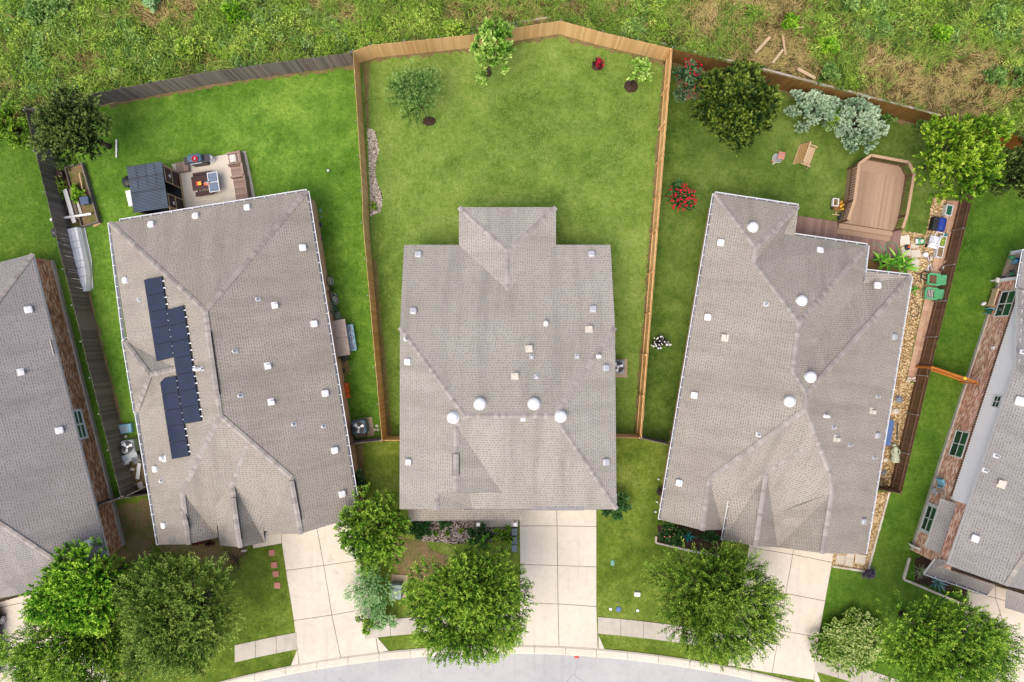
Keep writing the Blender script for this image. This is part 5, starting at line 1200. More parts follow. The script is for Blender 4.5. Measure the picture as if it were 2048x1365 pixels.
q = P(279, 404); x = MB(); x.box((q.x, q.y, .55), (.30, .95, 1.1), R(14)); x.box((q.x, q.y, 1.12), (.34, 1.0, .05), R(14)); tag(x.build('storage_box', 'white'), 'tall white storage box sticking out left of the metal shelter', 'box')
t = thing('picnic_table', 'dark brown picnic table with red things on its top', 'table', P(413, 371), RL)
x = MB(); [x.box((0, -.38 + i * .152, .74), (1.2, .142, .04), tint=i / 6) for i in range(6)]; x.build('tabletop', 'darkw', t)
for yy in (-.62, .62):
    x = MB(); [x.box((0, yy + s * .075, .44), (1.2, .14, .04)) for s in (-1, 1)]; x.build('bench', 'darkw', t)
for xx in (-.42, .42):
    for s in (-1, 1):
        x = MB(); x.tube([(xx, s * .55, 0), (xx, s * .15, .72)], .04, 4); x.build('leg', 'darkw', t)
    x = MB(); x.box((xx, 0, .38), (.06, 1.4, .09)); x.build('crossbar', 'darkw', t)
t = thing('folding_table', 'small blue grey folding table with white frame at picnic table end', 'table', P(437, 370), RL)
for s in (-1, 1):
    x = MB(); x.box((0, s * .31, .76), (.58, .56, .03)); x.build('tabletop', 'bluegrey', t)
x = MB(); [x.box((xx, 0, .755), (.04, 1.26, .05)) for xx in (-.31, .31)]; [x.box((0, yy, .755), (.58, .04, .05)) for yy in (-.61, 0, .61)]; x.build('frame', 'white', t)
for xx in (-.27, .27):
    for yy in (-.55, .55):
        x = MB(); x.cyl((xx, yy, 0), (xx, yy, .74), .018, n=6); x.build('leg', 'alu', t)
def dish(name, label, cat, px, py, z, parts):
    t = thing(name, label, cat, P(px, py, z), RL)
    for nm, mt, f in parts: x = MB(); f(x); x.build(nm, mt, t)
    return t
dish('box_of_toys', 'red and orange box standing on the picnic table', 'box', 399, 368, .76, [('box', 'red', lambda x: (x.box((0, 0, .06), (.34, .28, .12)))), ('lid', 'yellow', lambda x: x.box((.06, -.02, .135), (.24, .22, .03)))])
dish('colourful_bag', 'crumpled colourful bag on the picnic table', 'bag', 414, 368, .76, [('bag', 'pinkfl', lambda x: x.ell((0, 0, .05), (.2, .13, .06), 9, 6)), ('wrapper', 'bluel', lambda x: x.ell((.08, .06, .08), (.1, .06, .05), 7, 5)), ('tag', 'orange', lambda x: x.box((-.06, -.05, .1), (.12, .1, .03), .5))])
t = thing('barbecue_grill', 'black barbecue grill at the upper edge of the patio', 'grill', P(405, 326), RL)
x = MB(); x.bbox((0, 0, .45), (1.0, .5, .8), .04); x.build('cabinet', 'darkm', t)
x = MB(); x.bbox((-.05, .05, .98), (.92, .52, .26), .1); x.build('hood', 'acblue', t)
for s in (-1, 1):
    x = MB(); x.box((s * .66, 0, .82), (.3, .48, .05)); x.build('shelf', 'darkm', t)
x = MB(); [x.cyl((-.35 + i * .17, -.27, .82), (-.35 + i * .17, -.31, .82), .035, n=8) for i in range(5)]; x.tube([(-.4, -.29, .95), (.35, -.29, .95)], .02, 6); x.build('control_knob', 'steel', t)
t = thing('red_bowl', 'round red bowl resting on the barbecue hood', 'bowl', P(391, 319, 1.11), 0)
x = MB(); x.lathe((0, 0, 0), [(.1, 0), (.17, .06), (.19, .14), (.165, .14), (.14, .06), (.02, .04)], 18); x.build('bowl', 'red', t); x = MB(); x.box((.02, 0, .1), (.08, .14, .1)); x.build('ladle', 'steel', t)
t = thing('metal_bin', 'short grey metal bin with white lid right of barbecue', 'bin', P(427, 321), 0)
x = MB(); x.lathe((0, 0, 0), [(.17, 0), (.2, .05), (.21, .55), (.19, .6)], 18); x.build('drum', 'alu', t); x = MB(); x.lathe((0, 0, .6), [(.2, 0), (.19, .05), (.06, .06), (.05, .09), (.01, .09)], 18); x.build('lid', 'white', t)
def slatbench(label, px, py, rz, w, d, back=None, arms=True, group=None, name='slatted_bench'):
    t = thing(name, label, 'bench', P(px, py), rz, group); x = MB(); n = max(3, int(w / .14))
    for i in range(n): x.box((-w / 2 + w * (i + .5) / n, 0, .4), (w / n * .92, d, .04), tint=(i * .37) % 1)
    x.build('seat', 'taupew', t)
    x = MB(); x.box((0, -d / 2 + .03, .2), (w, .05, .36)); x.box((0, d / 2 - .03, .2), (w, .05, .36)); x.build('skirt', 'taupew', t)
    if arms:
        for s in (-1, 1):
            x = MB(); x.box((s * (w / 2 + .06), 0, .3), (.1, d + .1, .6)); x.build('armrest', 'taupew', t)
    if back:
        x = MB(); x.box((0, back * (d / 2 + .1), .4), (w + .2, .14, .8)); x.build('backrest', 'taupew', t)
    return t
BS = 'taupe slatted outdoor seats round the patio'
slatbench('taupe slatted low seat left of the barbecue grill', 370, 337, RL, .78, .62, None, False, BS)
t = slatbench('taupe slatted outdoor seat with white cushions at patio top right', 474, 322, RL + R(90), .62, .75, -1, True, BS)
slatbench('taupe slatted outdoor seat below the one with white cushions', 479, 346, RL + R(90), .62, .75, -1, True, BS)
slatbench('longest taupe slatted outdoor seat at the house end of patio', 486, 383, RL + R(90), 1.5, .75, -1, False, BS)
for (px, py, w, d, l) in ((466, 317, .44, .5, 'square white cushion on the taupe outdoor seat, nearer the patio'), (480, 313, .26, .62, 'upright white cushion against the taupe seat back')):
    x = MB(); q = P(px, py, .5); x.bbox((q.x, q.y, .5), (w, d, .16), .06, RL); tag(x.build('cushion', 'fabric'), l, 'cushion', 'white cushions on the taupe seat')
# planter with boards
t = thing('timber_planter', 'long timber planter box under the dark olive tree', 'planter', P(170, 392), R(16))
for s in (-1, 1):
    x = MB(); x.box((s * .55, 0, .2), (.08, 4.0, .4)); x.build('side_board', 'oldw', t)
for s in (-1, 1):
    x = MB(); x.box((0, s * 1.97, .2), (1.02, .06, .4)); x.build('end_board', 'oldw', t)
x = MB(); x.box((0, 0, .12), (1.0, 3.86, .24)); x.build('earth', 'soil', t)
def plank(label, p0, p1, z0, z1, w, th, mat, name='plank', cat='plank', group=None):
    a, b = P(*p0) + up * z0, P(*p1) + up * z1; d = (b - a); L = d.length; M_ = Matrix.Translation((a + b) / 2) @ d.to_track_quat('X', 'Z').to_matrix().to_4x4()
    x = MB(); x.box((0, 0, 0), (L, w, th), M=M_); return tag(x.build(name, mat), label, cat, group)
plank('long white board lying along the timber planter', (138, 382), (157, 448), .42, .42, .26, .04, 'white')
plank('short white board lying in the planter near the crate', (157, 396), (168, 432), .30, .30, .2, .03, 'fabric')
plank('thin raw timber lying along the planter right side', (167, 350), (180, 412), .44, .44, .09, .05, 'rawwood')
plank('white round-cornered beam laid across the planter end', (111, 443), (192, 431), .5, .5, .13, .11, 'white', 'beam', 'beam')
plank('grey board lying inside the planter', (146, 380), (160, 440), .28, .28, .2, .03, 'taupew')
t = thing('storage_crate', 'blue grey plastic crate on the timber planter', 'crate', P(174, 403, .44), R(12)); x = MB(); x.bbox((0, 0, .14), (.5, .46, .28), .05); x.build('crate', 'bluecrate', t); x = MB(); x.bbox((0, 0, .30), (.54, .5, .05), .02); x.build('lid', 'bluecrate', t)
q = P(191, 446); x = MB(); x.prism([P(181, 443), P(194, 438), P(203, 448), P(190, 455)], .03, .1); tag(x.build('wood_sheet', 'rawwood'), 'raw wood offcut on the grass by the white beam', 'board')
q = P(127, 352); x = MB(); x.bbox((q.x, q.y, .25), (.4, .5, .5), .04, .3); x.box((q.x, q.y, .52), (.3, .4, .03), .3); tag(x.build('crate', 'darkw'), 'maroon brown crate between fence and planter', 'crate')
plank('old grey board leaning at the foot of the grey fence', (106, 340), (114, 372), .2, .2, .18, .06, 'oldw')
plank('white pole lying on the grass right of the dark olive tree', (234, 280), (234, 316), .06, .06, .09, .06, 'white', 'pole', 'pole')
plank('raw timber strip along the foot of the grey back fence', (206, 211), (345, 179), .06, .06, .09, .06, 'rawwood')
plank('white board strip along the foot of the grey back fence', (345, 179), (480, 153), .05, .05, .07, .05, 'white')
plank('thick white pipe along the fence foot beside the cedar corner', (625, 137), (704, 124), .1, .1, .13, .12, 'white', 'pipe', 'pipe')
# aluminium boat upside down
t = thing('boat', 'upturned aluminium boat lying along the grey fence', 'boat', P(160, 523), R(12))
prof = []; L = 4.1
for i in range(13):
    s = i / 12; y = L / 2 - L * s; hw = .74 if s < .55 else .74 * (1 - ((s - .55) / .45) ** 2 * .55); zt = .52 if s < .7 else .52 - ((s - .7) / .3) ** 2 * .12
    prof.append([Vector((-hw, y, .04)), Vector((-hw * .93, y, zt * .55)), Vector((-hw * .74, y, zt)), Vector((-hw * .25, y, zt + .015)), Vector((hw * .25, y, zt + .015)), Vector((hw * .74, y, zt)), Vector((hw * .93, y, zt * .55)), Vector((hw, y, .04))])
x = MB(); x.loft(prof); x.build('hull', 'alu', t)
for xx in (-.34, -.11, .12, .34):
    x = MB(); x.tube([(xx, L / 2 - .02, .55), (xx, 0, .555), (xx * .75, -L / 2 + .45, .47), (xx * .62, -L / 2 + .02, .42)], .022, 4); x.build('keel_strip', 'white', t)
for yy in (1.2, .75, -.1, -.55, -1.1):
    x = MB(); x.box((0, yy, .535), (1.12, .03, .012)); x.build('rib', 'steel', t)
x = MB(); x.box((0, L / 2 + .02, .28), (1.25, .03, .48)); x.build('transom', 'steel', t); x = MB(); x.tube([(-.78, L / 2, .05), (-.78, 0, .05), (-.48, -L / 2 + .1, .05)], .03, 5); x.tube([(.78, L / 2, .05), (.78, 0, .05), (.48, -L / 2 + .1, .05)], .03, 5); x.build('gunwale', 'white', t)
q = P(122, 467); x = MB(); x.box((q.x, q.y, .3), (.5, .5, .5), .2); x.tube([(q.x - .1, q.y, .5), (q.x, q.y + .35, .7), (q.x + .45, q.y + .05, .6)], .03, 6); tag(x.build('boat_motor', 'black'), 'black boat motor behind the upturned boat', 'motor')
def ac(label, px, py, rz, body, pad=True, sz=.9, hh=.85):
    t = thing('air_conditioner', label, 'air conditioner', P(px, py), rz)
    x = MB(); x.bbox((0, 0, hh / 2 + .06), (sz, sz, hh), .09); x.build('casing', body, t)
    x = MB(); x.lathe((0, 0, hh + .055), [(.37, 0), (.37, .02), (.01, .02)], 24); x.build('fan_well', 'black', t)
    x = MB()
    for k in range(3):
        a = k * 2.094 + .4; p0 = []
        for rr_, da in ((.08, -.4), (.33, -.5), (.35, .15), (.09, .5)): p0.append(Vector((rr_ * math.cos(a + da), rr_ * math.sin(a + da), hh + .083 + .03 * (da > 0))))
        x.poly(p0)
        x.poly([p - Vector((0, 0, .006)) for p in reversed(p0)])
    x.lathe((0, 0, hh + .08), [(.09, 0), (.08, .04), (.01, .05)], 12); x.build('fan', 'alu', t)
    x = MB(); [x.torus((0, 0, hh + .12), r_, .006, 24) for r_ in (.39, .26, .13)]; [x.tube([(0, 0, hh + .125), (.39 * math.cos(a), .39 * math.sin(a), hh + .115)], .005, 4) for a in [i * .785 for i in range(8)]]; x.build('grille', 'darkm', t)
    if pad: x = MB(); x.box((.1, -.12, .03), (1.25, 1.2, .06)); x.build('pad', 'pebw', t)
    return t
ac('blue grey air conditioner right of solar panel house', 724, 852, RL, 'acblue')
ac('pale grey air conditioner between left fence and solar panel house', 270, 890, RL, 'acgrey', False, .85, .8)
ac('air conditioner half hidden under the right eave of middle house', 1232, 733, 0, 'acgrey', True, .85, .8)
t = thing('scrap_metal', 'heap of bent grey sheet metal beside the pale air conditioner', 'scrap', P(272, 912), .3)
for i, (xx, yy, z, w, d, a, b) in enumerate(((0, .1, .7, 1.0, .34, .05, .1), (-.35, -.15, .55, .7, .3, .35, -.3), (.1, -.25, .35, .5, .5, .1, .5), (-.5, -.22, .4, .35, .25, -.3, .1))):
    x = MB(); x.box((0, 0, 0), (w, d, .05), M=Matrix.Translation((xx, yy, z)) @ Matrix.Rotation(a, 4, 'Z') @ Matrix.Rotation(b, 4, 'X')); x.build('metal_sheet', ('acgrey', 'alu', 'steel', 'alu')[i], t)
x = MB(); x.box((0, 0, .2), (.9, .5, .4)); x.build('crate', 'darkm', t)
t = thing('cooler_tray', 'light blue plastic tray lying by the left fence foot', 'tray', P(253, 857), R(7)); x = MB(); x.bbox((0, 0, .12), (.98, .6, .22), .04); x.build('tray', 'bluel', t); x = MB(); [x.box((-.32 + i * .12, 0, .235), (.05, .46, .012)) for i in range(5)]; x.build('slat', 'tile', t); x = MB(); x.bbox((.36, 0, .26), (.2, .58, .08), .03); x.build('handle', 'bluel', t)
plank('speckled white plank standing on the dirt beside the left eave', (281, 926), (277, 958), .12, .12, .24, .05, 'white')
plank('yellow board with wooden end lying on the dirt', (247, 943), (264, 940), .1, .1, .07, .05, 'yellow')
for i, (px, py, a, b) in enumerate(((267, 938, .28, .18), (266, 967, .3, .22), (283, 970, .34, .42), (286, 980, .36, .3))):
    x = MB(); q = P(px, py); x.bbox((q.x, q.y, .09), (a, b, .18), .03, .2 * i); tag(x.build('concrete_block', 'lime'), ('small concrete block touching the yellow board', 'lone concrete block left of the open gate', 'square concrete block just above the open gate', 'concrete block just below the open gate beam')[i], 'block', 'concrete blocks by the left gate')
def ball(name, label, cat, px, py, r, mat, fl=1.): x = MB(); q = P(px, py); x.ell((q.x, q.y, r * fl), (r, r, r * fl), 12, 8); return tag(x.build(name, mat, smooth=True), label, cat)
ball('ball', 'white ball on the open grass of the solar panel yard', 'ball', 657, 342, .09, 'white'); ball('ball', 'black and white ball touching the pale air conditioner', 'ball', 254, 873, .11, 'fabric')
def lid(name, label, cat, px, py, rx, ry, mat, h=.05, group=None):
    x = MB(); q = P(px, py); n = 20; x.loft([[Vector((q.x + rx * k_ * math.cos(a), q.y + ry * k_ * math.sin(a), z)) for a in [2 * math.pi * i / n for i in range(n)]] for k_, z in ((1, 0), (1, h * .7), (.9, h), (.5, h * 1.05))]); return tag(x.build(name, mat), label, cat, group)
lid('valve_lid', 'pale green oval lid on the grass right of solar panel house', 'lid', 641, 422, .11, .15, 'lidg'); lid('valve_lid', 'tiny pale green lid just below the oval one', 'lid', 643, 434, .07, .07, 'lidg')
SS = 'dark round stepping stones beside solar panel house'
for i, (px, py) in enumerate(((639, 450), (641, 479), (685, 742))): lid('stepping_stone', ('upper dark round stepping stone near the pale lids', 'lower dark round stepping stone near the pale lids', 'dark round stepping stone above the orange boxes')[i], 'stone', px, py, .16, .19, 'lidd', .05, SS)
lid('valve_lid', 'green oval valve lid on the right front lawn', 'lid', 1225, 1126, .14, .20, 'lidg'); lid('meter_lid', 'square dark blue lid on the right front lawn', 'lid', 1237, 1219, .18, .18, 'bluet'); 
for i, (px, py) in enumerate(((1221, 1218), (1275, 1221))): lid('cleanout_cap', ('round white cap left of the dark blue lid', 'round white cap right of the dark blue lid')[i], 'cap', px, py, .1, .1, 'white', .08, 'white caps on the right front lawn')
x = MB(); q = P(1274, 1188); x.bbox((q.x, q.y, .08), (.40, .30, .16), .04); tag(x.build('utility_box', 'white'), 'small white rectangular box on the right front lawn', 'box')
for i, (px, py) in enumerate(((1313, 1003), (1310, 1023), (1316, 958))): lid('garden_light', ('upper white round light on the lawn beside right house', 'lower white round light on the lawn beside right house', 'faint round light on grass far up beside right house')[i], 'light', px, py, .06, .06, 'white', .2, 'round lights beside right house')
# side yard right of the solar panel house
t = thing('stone_table', 'two slab stone topped counter against the solar panel house wall', 'counter', P(690, 676), RL)
for s in (-1, 1):
    x = MB(); x.bbox((-.15, s * .58, .92), (1.1, 1.14, .07), .015); x.build('slab', 'tile', t)
x = MB(); x.box((-.2, 0, .45), (.9, 2.1, .88)); x.build('base', 'taupew', t)
t = thing('ornate_bench', 'pale blue ornate metal bench beside the stone counter', 'bench', P(706, 676), RL)
x = MB(); [x.box((xx, 0, .44), (.05, 1.7, .04)) for xx in (-.2, .2)]; [x.box((0, yy, .44), (.4, .06, .04)) for yy in (-.82, -.35, .35, .82)]; x.build('frame', 'bluel', t)
x = MB(); x.box((0, 0, .42), (.36, 1.66, .015)); x.build('seat', 'acgrey', t)
x = MB(); x.torus((0, 0, .45), .16, .018, 20); x.tube([(-.2, 0, .455), (.2, 0, .455)], .014, 5); x.tube([(0, -.8, .455), (0, .8, .455)], .014, 5); [x.tube([(-.18, s * .36, .455), (.18, s * .8, .455)], .012, 5) for s in (-1, 1)]; [x.tube([(.18, s * .36, .455), (-.18, s * .8, .455)], .012, 5) for s in (-1, 1)]; x.build('scrollwork', 'bluet', t)
for xx in (-.18, .18):
    for yy in (-.8, .8): x = MB(); x.cyl((xx, yy, 0), (xx, yy, .43), .02, n=6); x.build('leg', 'bluel', t)
t = thing('metal_chair', 'black metal chair below the stone counter', 'chair', P(692, 715), .4)
x = MB(); x.lathe((0, 0, .43), [(.24, 0), (.25, .03), (.02, .035)], 14); x.build('seat', 'black', t)
for a in (.8, 2.4, 3.9, 5.5): x = MB(); x.tube([(.16 * math.cos(a), .16 * math.sin(a), .43), (.34 * math.cos(a), .34 * math.sin(a), 0)], .025, 5); x.build('leg', 'black', t)
x = MB(); x.tube([(-.22, .1, .45), (-.28, .05, .9), (-.05, .3, .92), (.1, .24, .45)], .025, 6); x.build('backrest', 'black', t)
OB = 'orange boxes by the wall'
for i in range(3):
    t = thing('storage_box', ('top orange box of the row by the wall', 'middle orange box of the row by the wall', 'bottom orange box of the row by the wall')[i], 'box', P(693 + i * 1.3, 771 + i * 10.2), RL, OB); x = MB(); x.bbox((0, 0, .14), (.36, .30, .28), .03); x.build('box', 'orange', t); x = MB(); x.bbox((0, 0, .3), (.38, .31, .04), .015); x.build('lid', 'orange', t)
def bike(label, px, py, rz, lean, fr):
    t = thing('bicycle', label, 'bicycle', P(px, py), 0, 'bicycles leaning on the wall'); M_ = Matrix.Rotation(rz, 4, 'Z') @ Matrix.Rotation(lean, 4, 'Y')
    V_ = lambda y, z, xx=0: M_ @ Vector((xx, y, z))
    for yy in (-.52, .52):
        w_ = MB(); A_ = M_ @ Matrix.Translation((0, yy, .33)) @ Matrix.Rotation(R(90), 4, 'Y'); w_.torus((0, 0, 0), .31, .028, 24, A_); o = w_.build('wheel', 'rubber', t)
        k = MB(); [k.tube([V_(yy, .33), V_(yy + .29 * math.cos(a), .33 + .29 * math.sin(a))], .007, 4) for a in [i * .524 for i in range(12)]]; k.torus((0, 0, 0), .285, .012, 20, A_); k.build('rim', 'alu', o)
    x = MB(); bb, st, hd = (-.02, .3), (-.18, .78), (.36, .82)
    for p0, p1 in ((bb, st), (st, hd), (hd, bb), (bb, (-.52, .33)), ((-.52, .33), st), (hd, (.52, .33)), (hd, (.34, .98))): x.tube([V_(*p0), V_(*p1)], .02, 6)
    x.build('frame', fr, t)
    x = MB(); x.tube([V_(.30, 1.0, -.28), V_(.36, 1.0, 0), V_(.30, 1.0, .28)], .018, 6); x.build('handlebar', 'steel', t)
    x = MB(); x.tube([V_(-.32, .87), V_(-.08, .88)], [.07, .035], 6); x.build('saddle', 'black', t)
    x = MB(); x.tube([V_(*bb, -.1), V_(*bb, .1)], .03, 6); x.box((V_(-.02, .16, .1)), (.08, .06, .02)); x.box((V_(-.02, .44, -.1)), (.08, .06, .02)); x.build('pedal', 'darkm', t)
    return t
bike('black bicycle leaning on the wall, upper of the two', 671, 578, R(12), R(-30), 'black'); bike('teal bicycle leaning on the wall above the stone counter', 680, 617, R(10), R(-32), 'teal')
for i, (px, py, r_) in enumerate(((725, 872, .10), (730, 874, .11), (732, 866, .09))): pass
t = thing('tool_caddy', 'small dark crate with yellow tool on air conditioner pad', 'crate', P(730, 868, .07), .1); x = MB(); x.bbox((0, 0, .08), (.3, .2, .16), .02); x.build('crate', 'black', t); x = MB(); x.tube([(-.06, 0, .17), (.1, .03, .19)], .035, 6); x.build('tool', 'yellow', t)
ST = 'pale stones on the grass near the cedar fence'
for i, (px, py) in enumerate(((744, 852), (754, 852), (749, 860), (756, 860))): x = MB(); q = P(px, py); x.stone((q.x, q.y, 0), .15, .5, .1); tag(x.build('stone', 'lime'), ('upper left of four pale stones near the cedar fence corner', 'upper right of four pale stones near the cedar fence corner', 'lower left of four pale stones near the cedar fence corner', 'lower right of four pale stones near the cedar fence corner')[i], 'stone', ST)
t = thing('hose_reel', 'white hose reel against the wall near the front corner', 'hose reel', P(719, 946), RL); x = MB(); [x.torus((0, 0, .25 + i * .05), .17, .03, 16, Matrix.Translation((0, 0, .25)) @ Matrix.Rotation(R(90), 4, 'Y') @ Matrix.Translation((0, 0, -.25))) for i in range(2)]; x.build('hose', 'bluel', t); x = MB(); x.tube([(-.1, -.2, 0), (-.1, 0, .5), (-.1, .2, 0)], .03, 5); x.tube([(.12, -.2, 0), (.12, 0, .5), (.12, .2, 0)], .03, 5); x.build('stand', 'white', t)
# front of left house
PP = 'pink square pavers beside the driveway'
for i, (px, py, a) in enumerate(((544, 1106, 2), (549, 1130, 3), (552, 1148, 9), (555, 1171, -2))): x = MB(); q = P(px, py); x.bbox((q.x, q.y, .03), (.39, .39, .07), .015, R(a)); tag(x.build('paver', 'pink'), ('topmost pink square paver, nearest the porch', 'second pink square paver from the porch', 'third pink square paver from the porch, slightly turned', 'lowest pink square paver, farthest from the porch')[i], 'paver', PP)
t = thing('bench_ornament', 'small white garden ornament in the bed by the middle gable', 'ornament', P(490, 1100), R(8)); x = MB(); x.bbox((0, 0, .22), (.32, .12, .05), .015); x.build('top', 'white', t); 
for s in (-1, 1): x = MB(); x.box((s * .11, 0, .1), (.05, .1, .2)); x.build('leg', 'white', t)
t = thing('utility_box', 'green utility box on a concrete pad beside the silver shrub', 'utility box', P(795, 1176), R(-4)); x = MB(); x.bbox((0, -.02, .4), (.78, .95, .68), .06); x.build('casing', 'box', t); x = MB(); x.box((0, -.06, .75), (.7, .6, .03), M=Matrix.Rotation(R(4), 4, 'X')); x.build('lid', 'box', t); x = MB(); x.box((.1, .15, .04), (1.05, 1.45, .08)); x.build('pad', 'pebw', t)
SL = 'slate stepping stones beside the middle driveway'
for i, py in enumerate((1064, 1081, 1097)): x = MB(); q = P(1029, py); x.bbox((q.x, q.y, .03), (.36, .46, .06), .02, R(3 * i)); tag(x.build('stepping_stone', 'slate'), ('slate stepping stone nearest the porch step', 'middle slate stepping stone by the driveway', 'slate stepping stone nearest the large green tree')[i], 'stone', SL)
# ================================================================ right yard things
t = thing('deck', 'raised brown deck with eight sided railing in right yard', 'deck', P(1757, 385), 0); dz = .5
ol = [(1697, 446), (1703, 350), (1722, 322), (1812, 337), (1826, 360), (1803, 462)]
rail_px = [(1696, 440), (1709, 400), (1718, 328), (1742, 311), (1817, 325), (1828, 348), (1814, 430), (1805, 457)]
RAILZ = 1.45
rw = [P(*q, RAILZ) for q in rail_px]
base = [Vector((q.x, q.y, dz)) for q in rw]
x = MB(); off = P(1757, 385)
fl = [q - off for q in base]
xs_ = [q.x for q in fl]; u_ = Vector((math.cos(R(-9)), math.sin(R(-9)), 0)); v_ = Vector((-u_.y, u_.x, 0))
def clip(poly, a, b, lo, hi):
    def cut(pl, d, val, keep):
        out = []
        for i in range(len(pl)):
            p, q = pl[i], pl[(i + 1) % len(pl)]; sp, sq = (p.dot(d) - val) * keep, (q.dot(d) - val) * keep
            if sp >= 0: out.append(p)
            if sp * sq < 0: out.append(p.lerp(q, sp / (sp - sq)))
        return out
    pl = cut(poly, a, lo, 1); return cut(pl, a, hi, -1) if len(pl) > 2 else []
us = [q.dot(u_) for q in fl]; w_ = .14; k = math.floor(min(us) / w_)
while k * w_ < max(us):
    pl = clip([q.copy() for q in fl], u_, None, k * w_ + .004, (k + 1) * w_ - .004)
    if len(pl) > 2: x.prism(pl, dz - .04, dz, random.random() * .7 + (.25 if k % 9 == 0 else 0))
    k += 1
x.build('floor', 'deck', t)
x = MB(); y0 = max(q.dot(v_) for q in fl)
pl = clip([q.copy() for q in fl], v_, None, y0 - .75, y0)
if len(pl) > 2: x.prism(pl, dz + .002, dz + .012, .35); x.build('cross_boards', 'deck', t)
x = MB(); n = len(fl)
for i in range(n):
    p, q = fl[i], fl[(i + 1) % n]; x.poly([Vector((p.x, p.y, 0)), Vector((q.x, q.y, 0)), Vector((q.x, q.y, dz - .045)), Vector((p.x, p.y, dz - .045))], .6)
x.build('skirt', 'deck', t)
for i in range(len(rw) - 1):
    p, q = rw[i] - off, rw[i + 1] - off; d = q - p; L = d.length; a = math.atan2(d.y, d.x)
    x = MB(); sd = Vector((-d.y, d.x, 0)).normalized() * .085; 
    x.loft([[p + sd, q + sd, q - sd, p - sd], [p + sd + up * .04, q + sd + up * .04, q - sd + up * .04, p - sd + up * .04]], tint=.1); o = x.build('top_rail', 'deckrail', t)
    y = MB(); nb = max(2, int(L / .16)); [y.box((p.lerp(q, (j + .5) / nb).x, p.lerp(q, (j + .5) / nb).y, (dz + RAILZ) / 2), (.04, .04, RAILZ - dz), a) for j in range(nb)]; y.box(((p.x + q.x) / 2, (p.y + q.y) / 2, dz + .1), (L, .04, .06), a); y.build('balusters', 'brownf2', o)
for q in rw: x = MB(); q = q - off; x.box((q.x, q.y, RAILZ / 2), (.1, .1, RAILZ - .01), R(-9)); x.build('post', 'brownf2', t)
for i in range(2):
    x = MB(); p, q = base[0] - off, base[-1] - off; dn = -v_ * (.32 * (i + .5) + .02); z = dz - .16 * (i + 1); d = v_ * .16
    x.loft([[Vector(((r_ + dn + s).x, (r_ + dn + s).y, zz)) for r_, s in ((p, d), (q, d), (q, -d), (p, -d))] for zz in (0, z)], tint=.2 + .3 * i); x.build('step', 'deck', t)
t = thing('deck_walkway', 'low reddish brown boardwalk between right house and deck', 'deck', P(1690, 470), 0); x = MB(); off = P(1690, 470)
fl = [P(*q) - off for q in ((1585, 431), (1694, 448), (1801, 463), (1790, 530), (1560, 492))]; us = [q.dot(u_) for q in fl]; k = math.floor(min(us) / w_)
while k * w_ < max(us):
    pl = clip([q.copy() for q in fl], u_, None, k * w_ + .004, (k + 1) * w_ - .004)
    if len(pl) > 2: x.prism(pl, .10, .14, random.random())
    k += 1
x.build('boards', 'deck2', t); x = MB(); x.prism(fl, 0, .09); x.build('base', 'darkw', t)
# A-frame glider bench, stool table, plant cart
t = thing('garden_bench', 'pale wooden garden bench with slanted back on the grass', 'bench', P(1605, 314), R(-20))
x = MB(); [x.box((.1 + i * .11, 0, .42), (.10, 1.25, .03), tint=i / 4) for i in range(4)]; x.build('seat', 'rawwood', t)
x = MB(); [x.box((0, 0, 0), (.015, 1.26, .16), M=Matrix.Translation((-.40 + .058 * i, 0, .12 + .21 * i)) @ Matrix.Rotation(R(15), 4, 'Y'), tint=.6 + .1 * i) for i in range(5)]; x.build('back_slats', 'cedar', t)
x = MB(); [x.box((-.06, -.6 + .24 * i, .74), (.03, .08, .66), M=Matrix.Rotation(R(-8), 4, 'Y')) for i in range(6)]; x.box((-.16, 0, 1.06), (.06, 1.35, .08)); x.build('backrest', 'rawwood', t)
for s in (-1, 1):
    x = MB(); x.tube([(-.42, s * .66, 0), (-.14, s * .62, 1.08)], .04, 4); x.build('leg', 'rawwood', t); x = MB(); x.tube([(.5, s * .66, 0), (.46, s * .64, .6)], .04, 4); x.build('leg', 'rawwood', t)
    x = MB(); x.box((.18, s * .66, .62), (.66, .09, .04)); x.build('armrest', 'rawwood', t)
x = MB(); x.tube([(-.42, -.66, .04), (-.42, .66, .04)], .04, 4); x.tube([(-.35, -.5, .3), (-.3, .5, .3)], .035, 4); x.build('stretcher', 'rawwood', t)
t = thing('stool', 'pink topped wooden stool over a white basin on the grass', 'stool', P(1558, 315), R(-12)); x = MB(); [x.box((0, -.16 + i * .16, .42), (.42, .15, .04)) for i in range(3)]; x.build('seat', 'pink', t)
for s in (-1, 1):
    for s2 in (-1, 1): x = MB(); x.box((s * .16, s2 * .18, .2), (.05, .05, .4)); x.build('leg', 'rawwood', t)
t = thing('basin', 'white basin under the pink stool', 'basin', P(1553, 318), 0); x = MB(); x.lathe((0, 0, 0), [(.2, 0), (.3, .12), (.28, .12), (.18, .02), (.01, .02)], 20); x.build('bowl', 'acgrey', t); x = MB(); x.torus((0, 0, .12), .295, .015, 20); x.build('rim', 'white', t)
ST2 = 'small pale bricks near the pink stool'
for i, (px, py) in enumerate(((1545, 322), (1547, 327))): x = MB(); q = P(px, py); x.bbox((q.x, q.y, .05), (.22, .11, .1), .015, .1 + .6 * i); tag(x.build('brick', ('pink', 'lime')[i]), ('reddish brick beside the white basin', 'pale brick beside the white basin')[i], 'brick', ST2)
t = thing('plant_cart', 'small wooden cart holding white planter and yellow flowers', 'cart', P(1672, 413), R(-6)); x = MB(); x.box((0, 0, .3), (.62, .72, .06)); [x.box((s * .3, 0, .4), (.04, .72, .2)) for s in (-1, 1)]; x.build('tray', 'brownf', t)
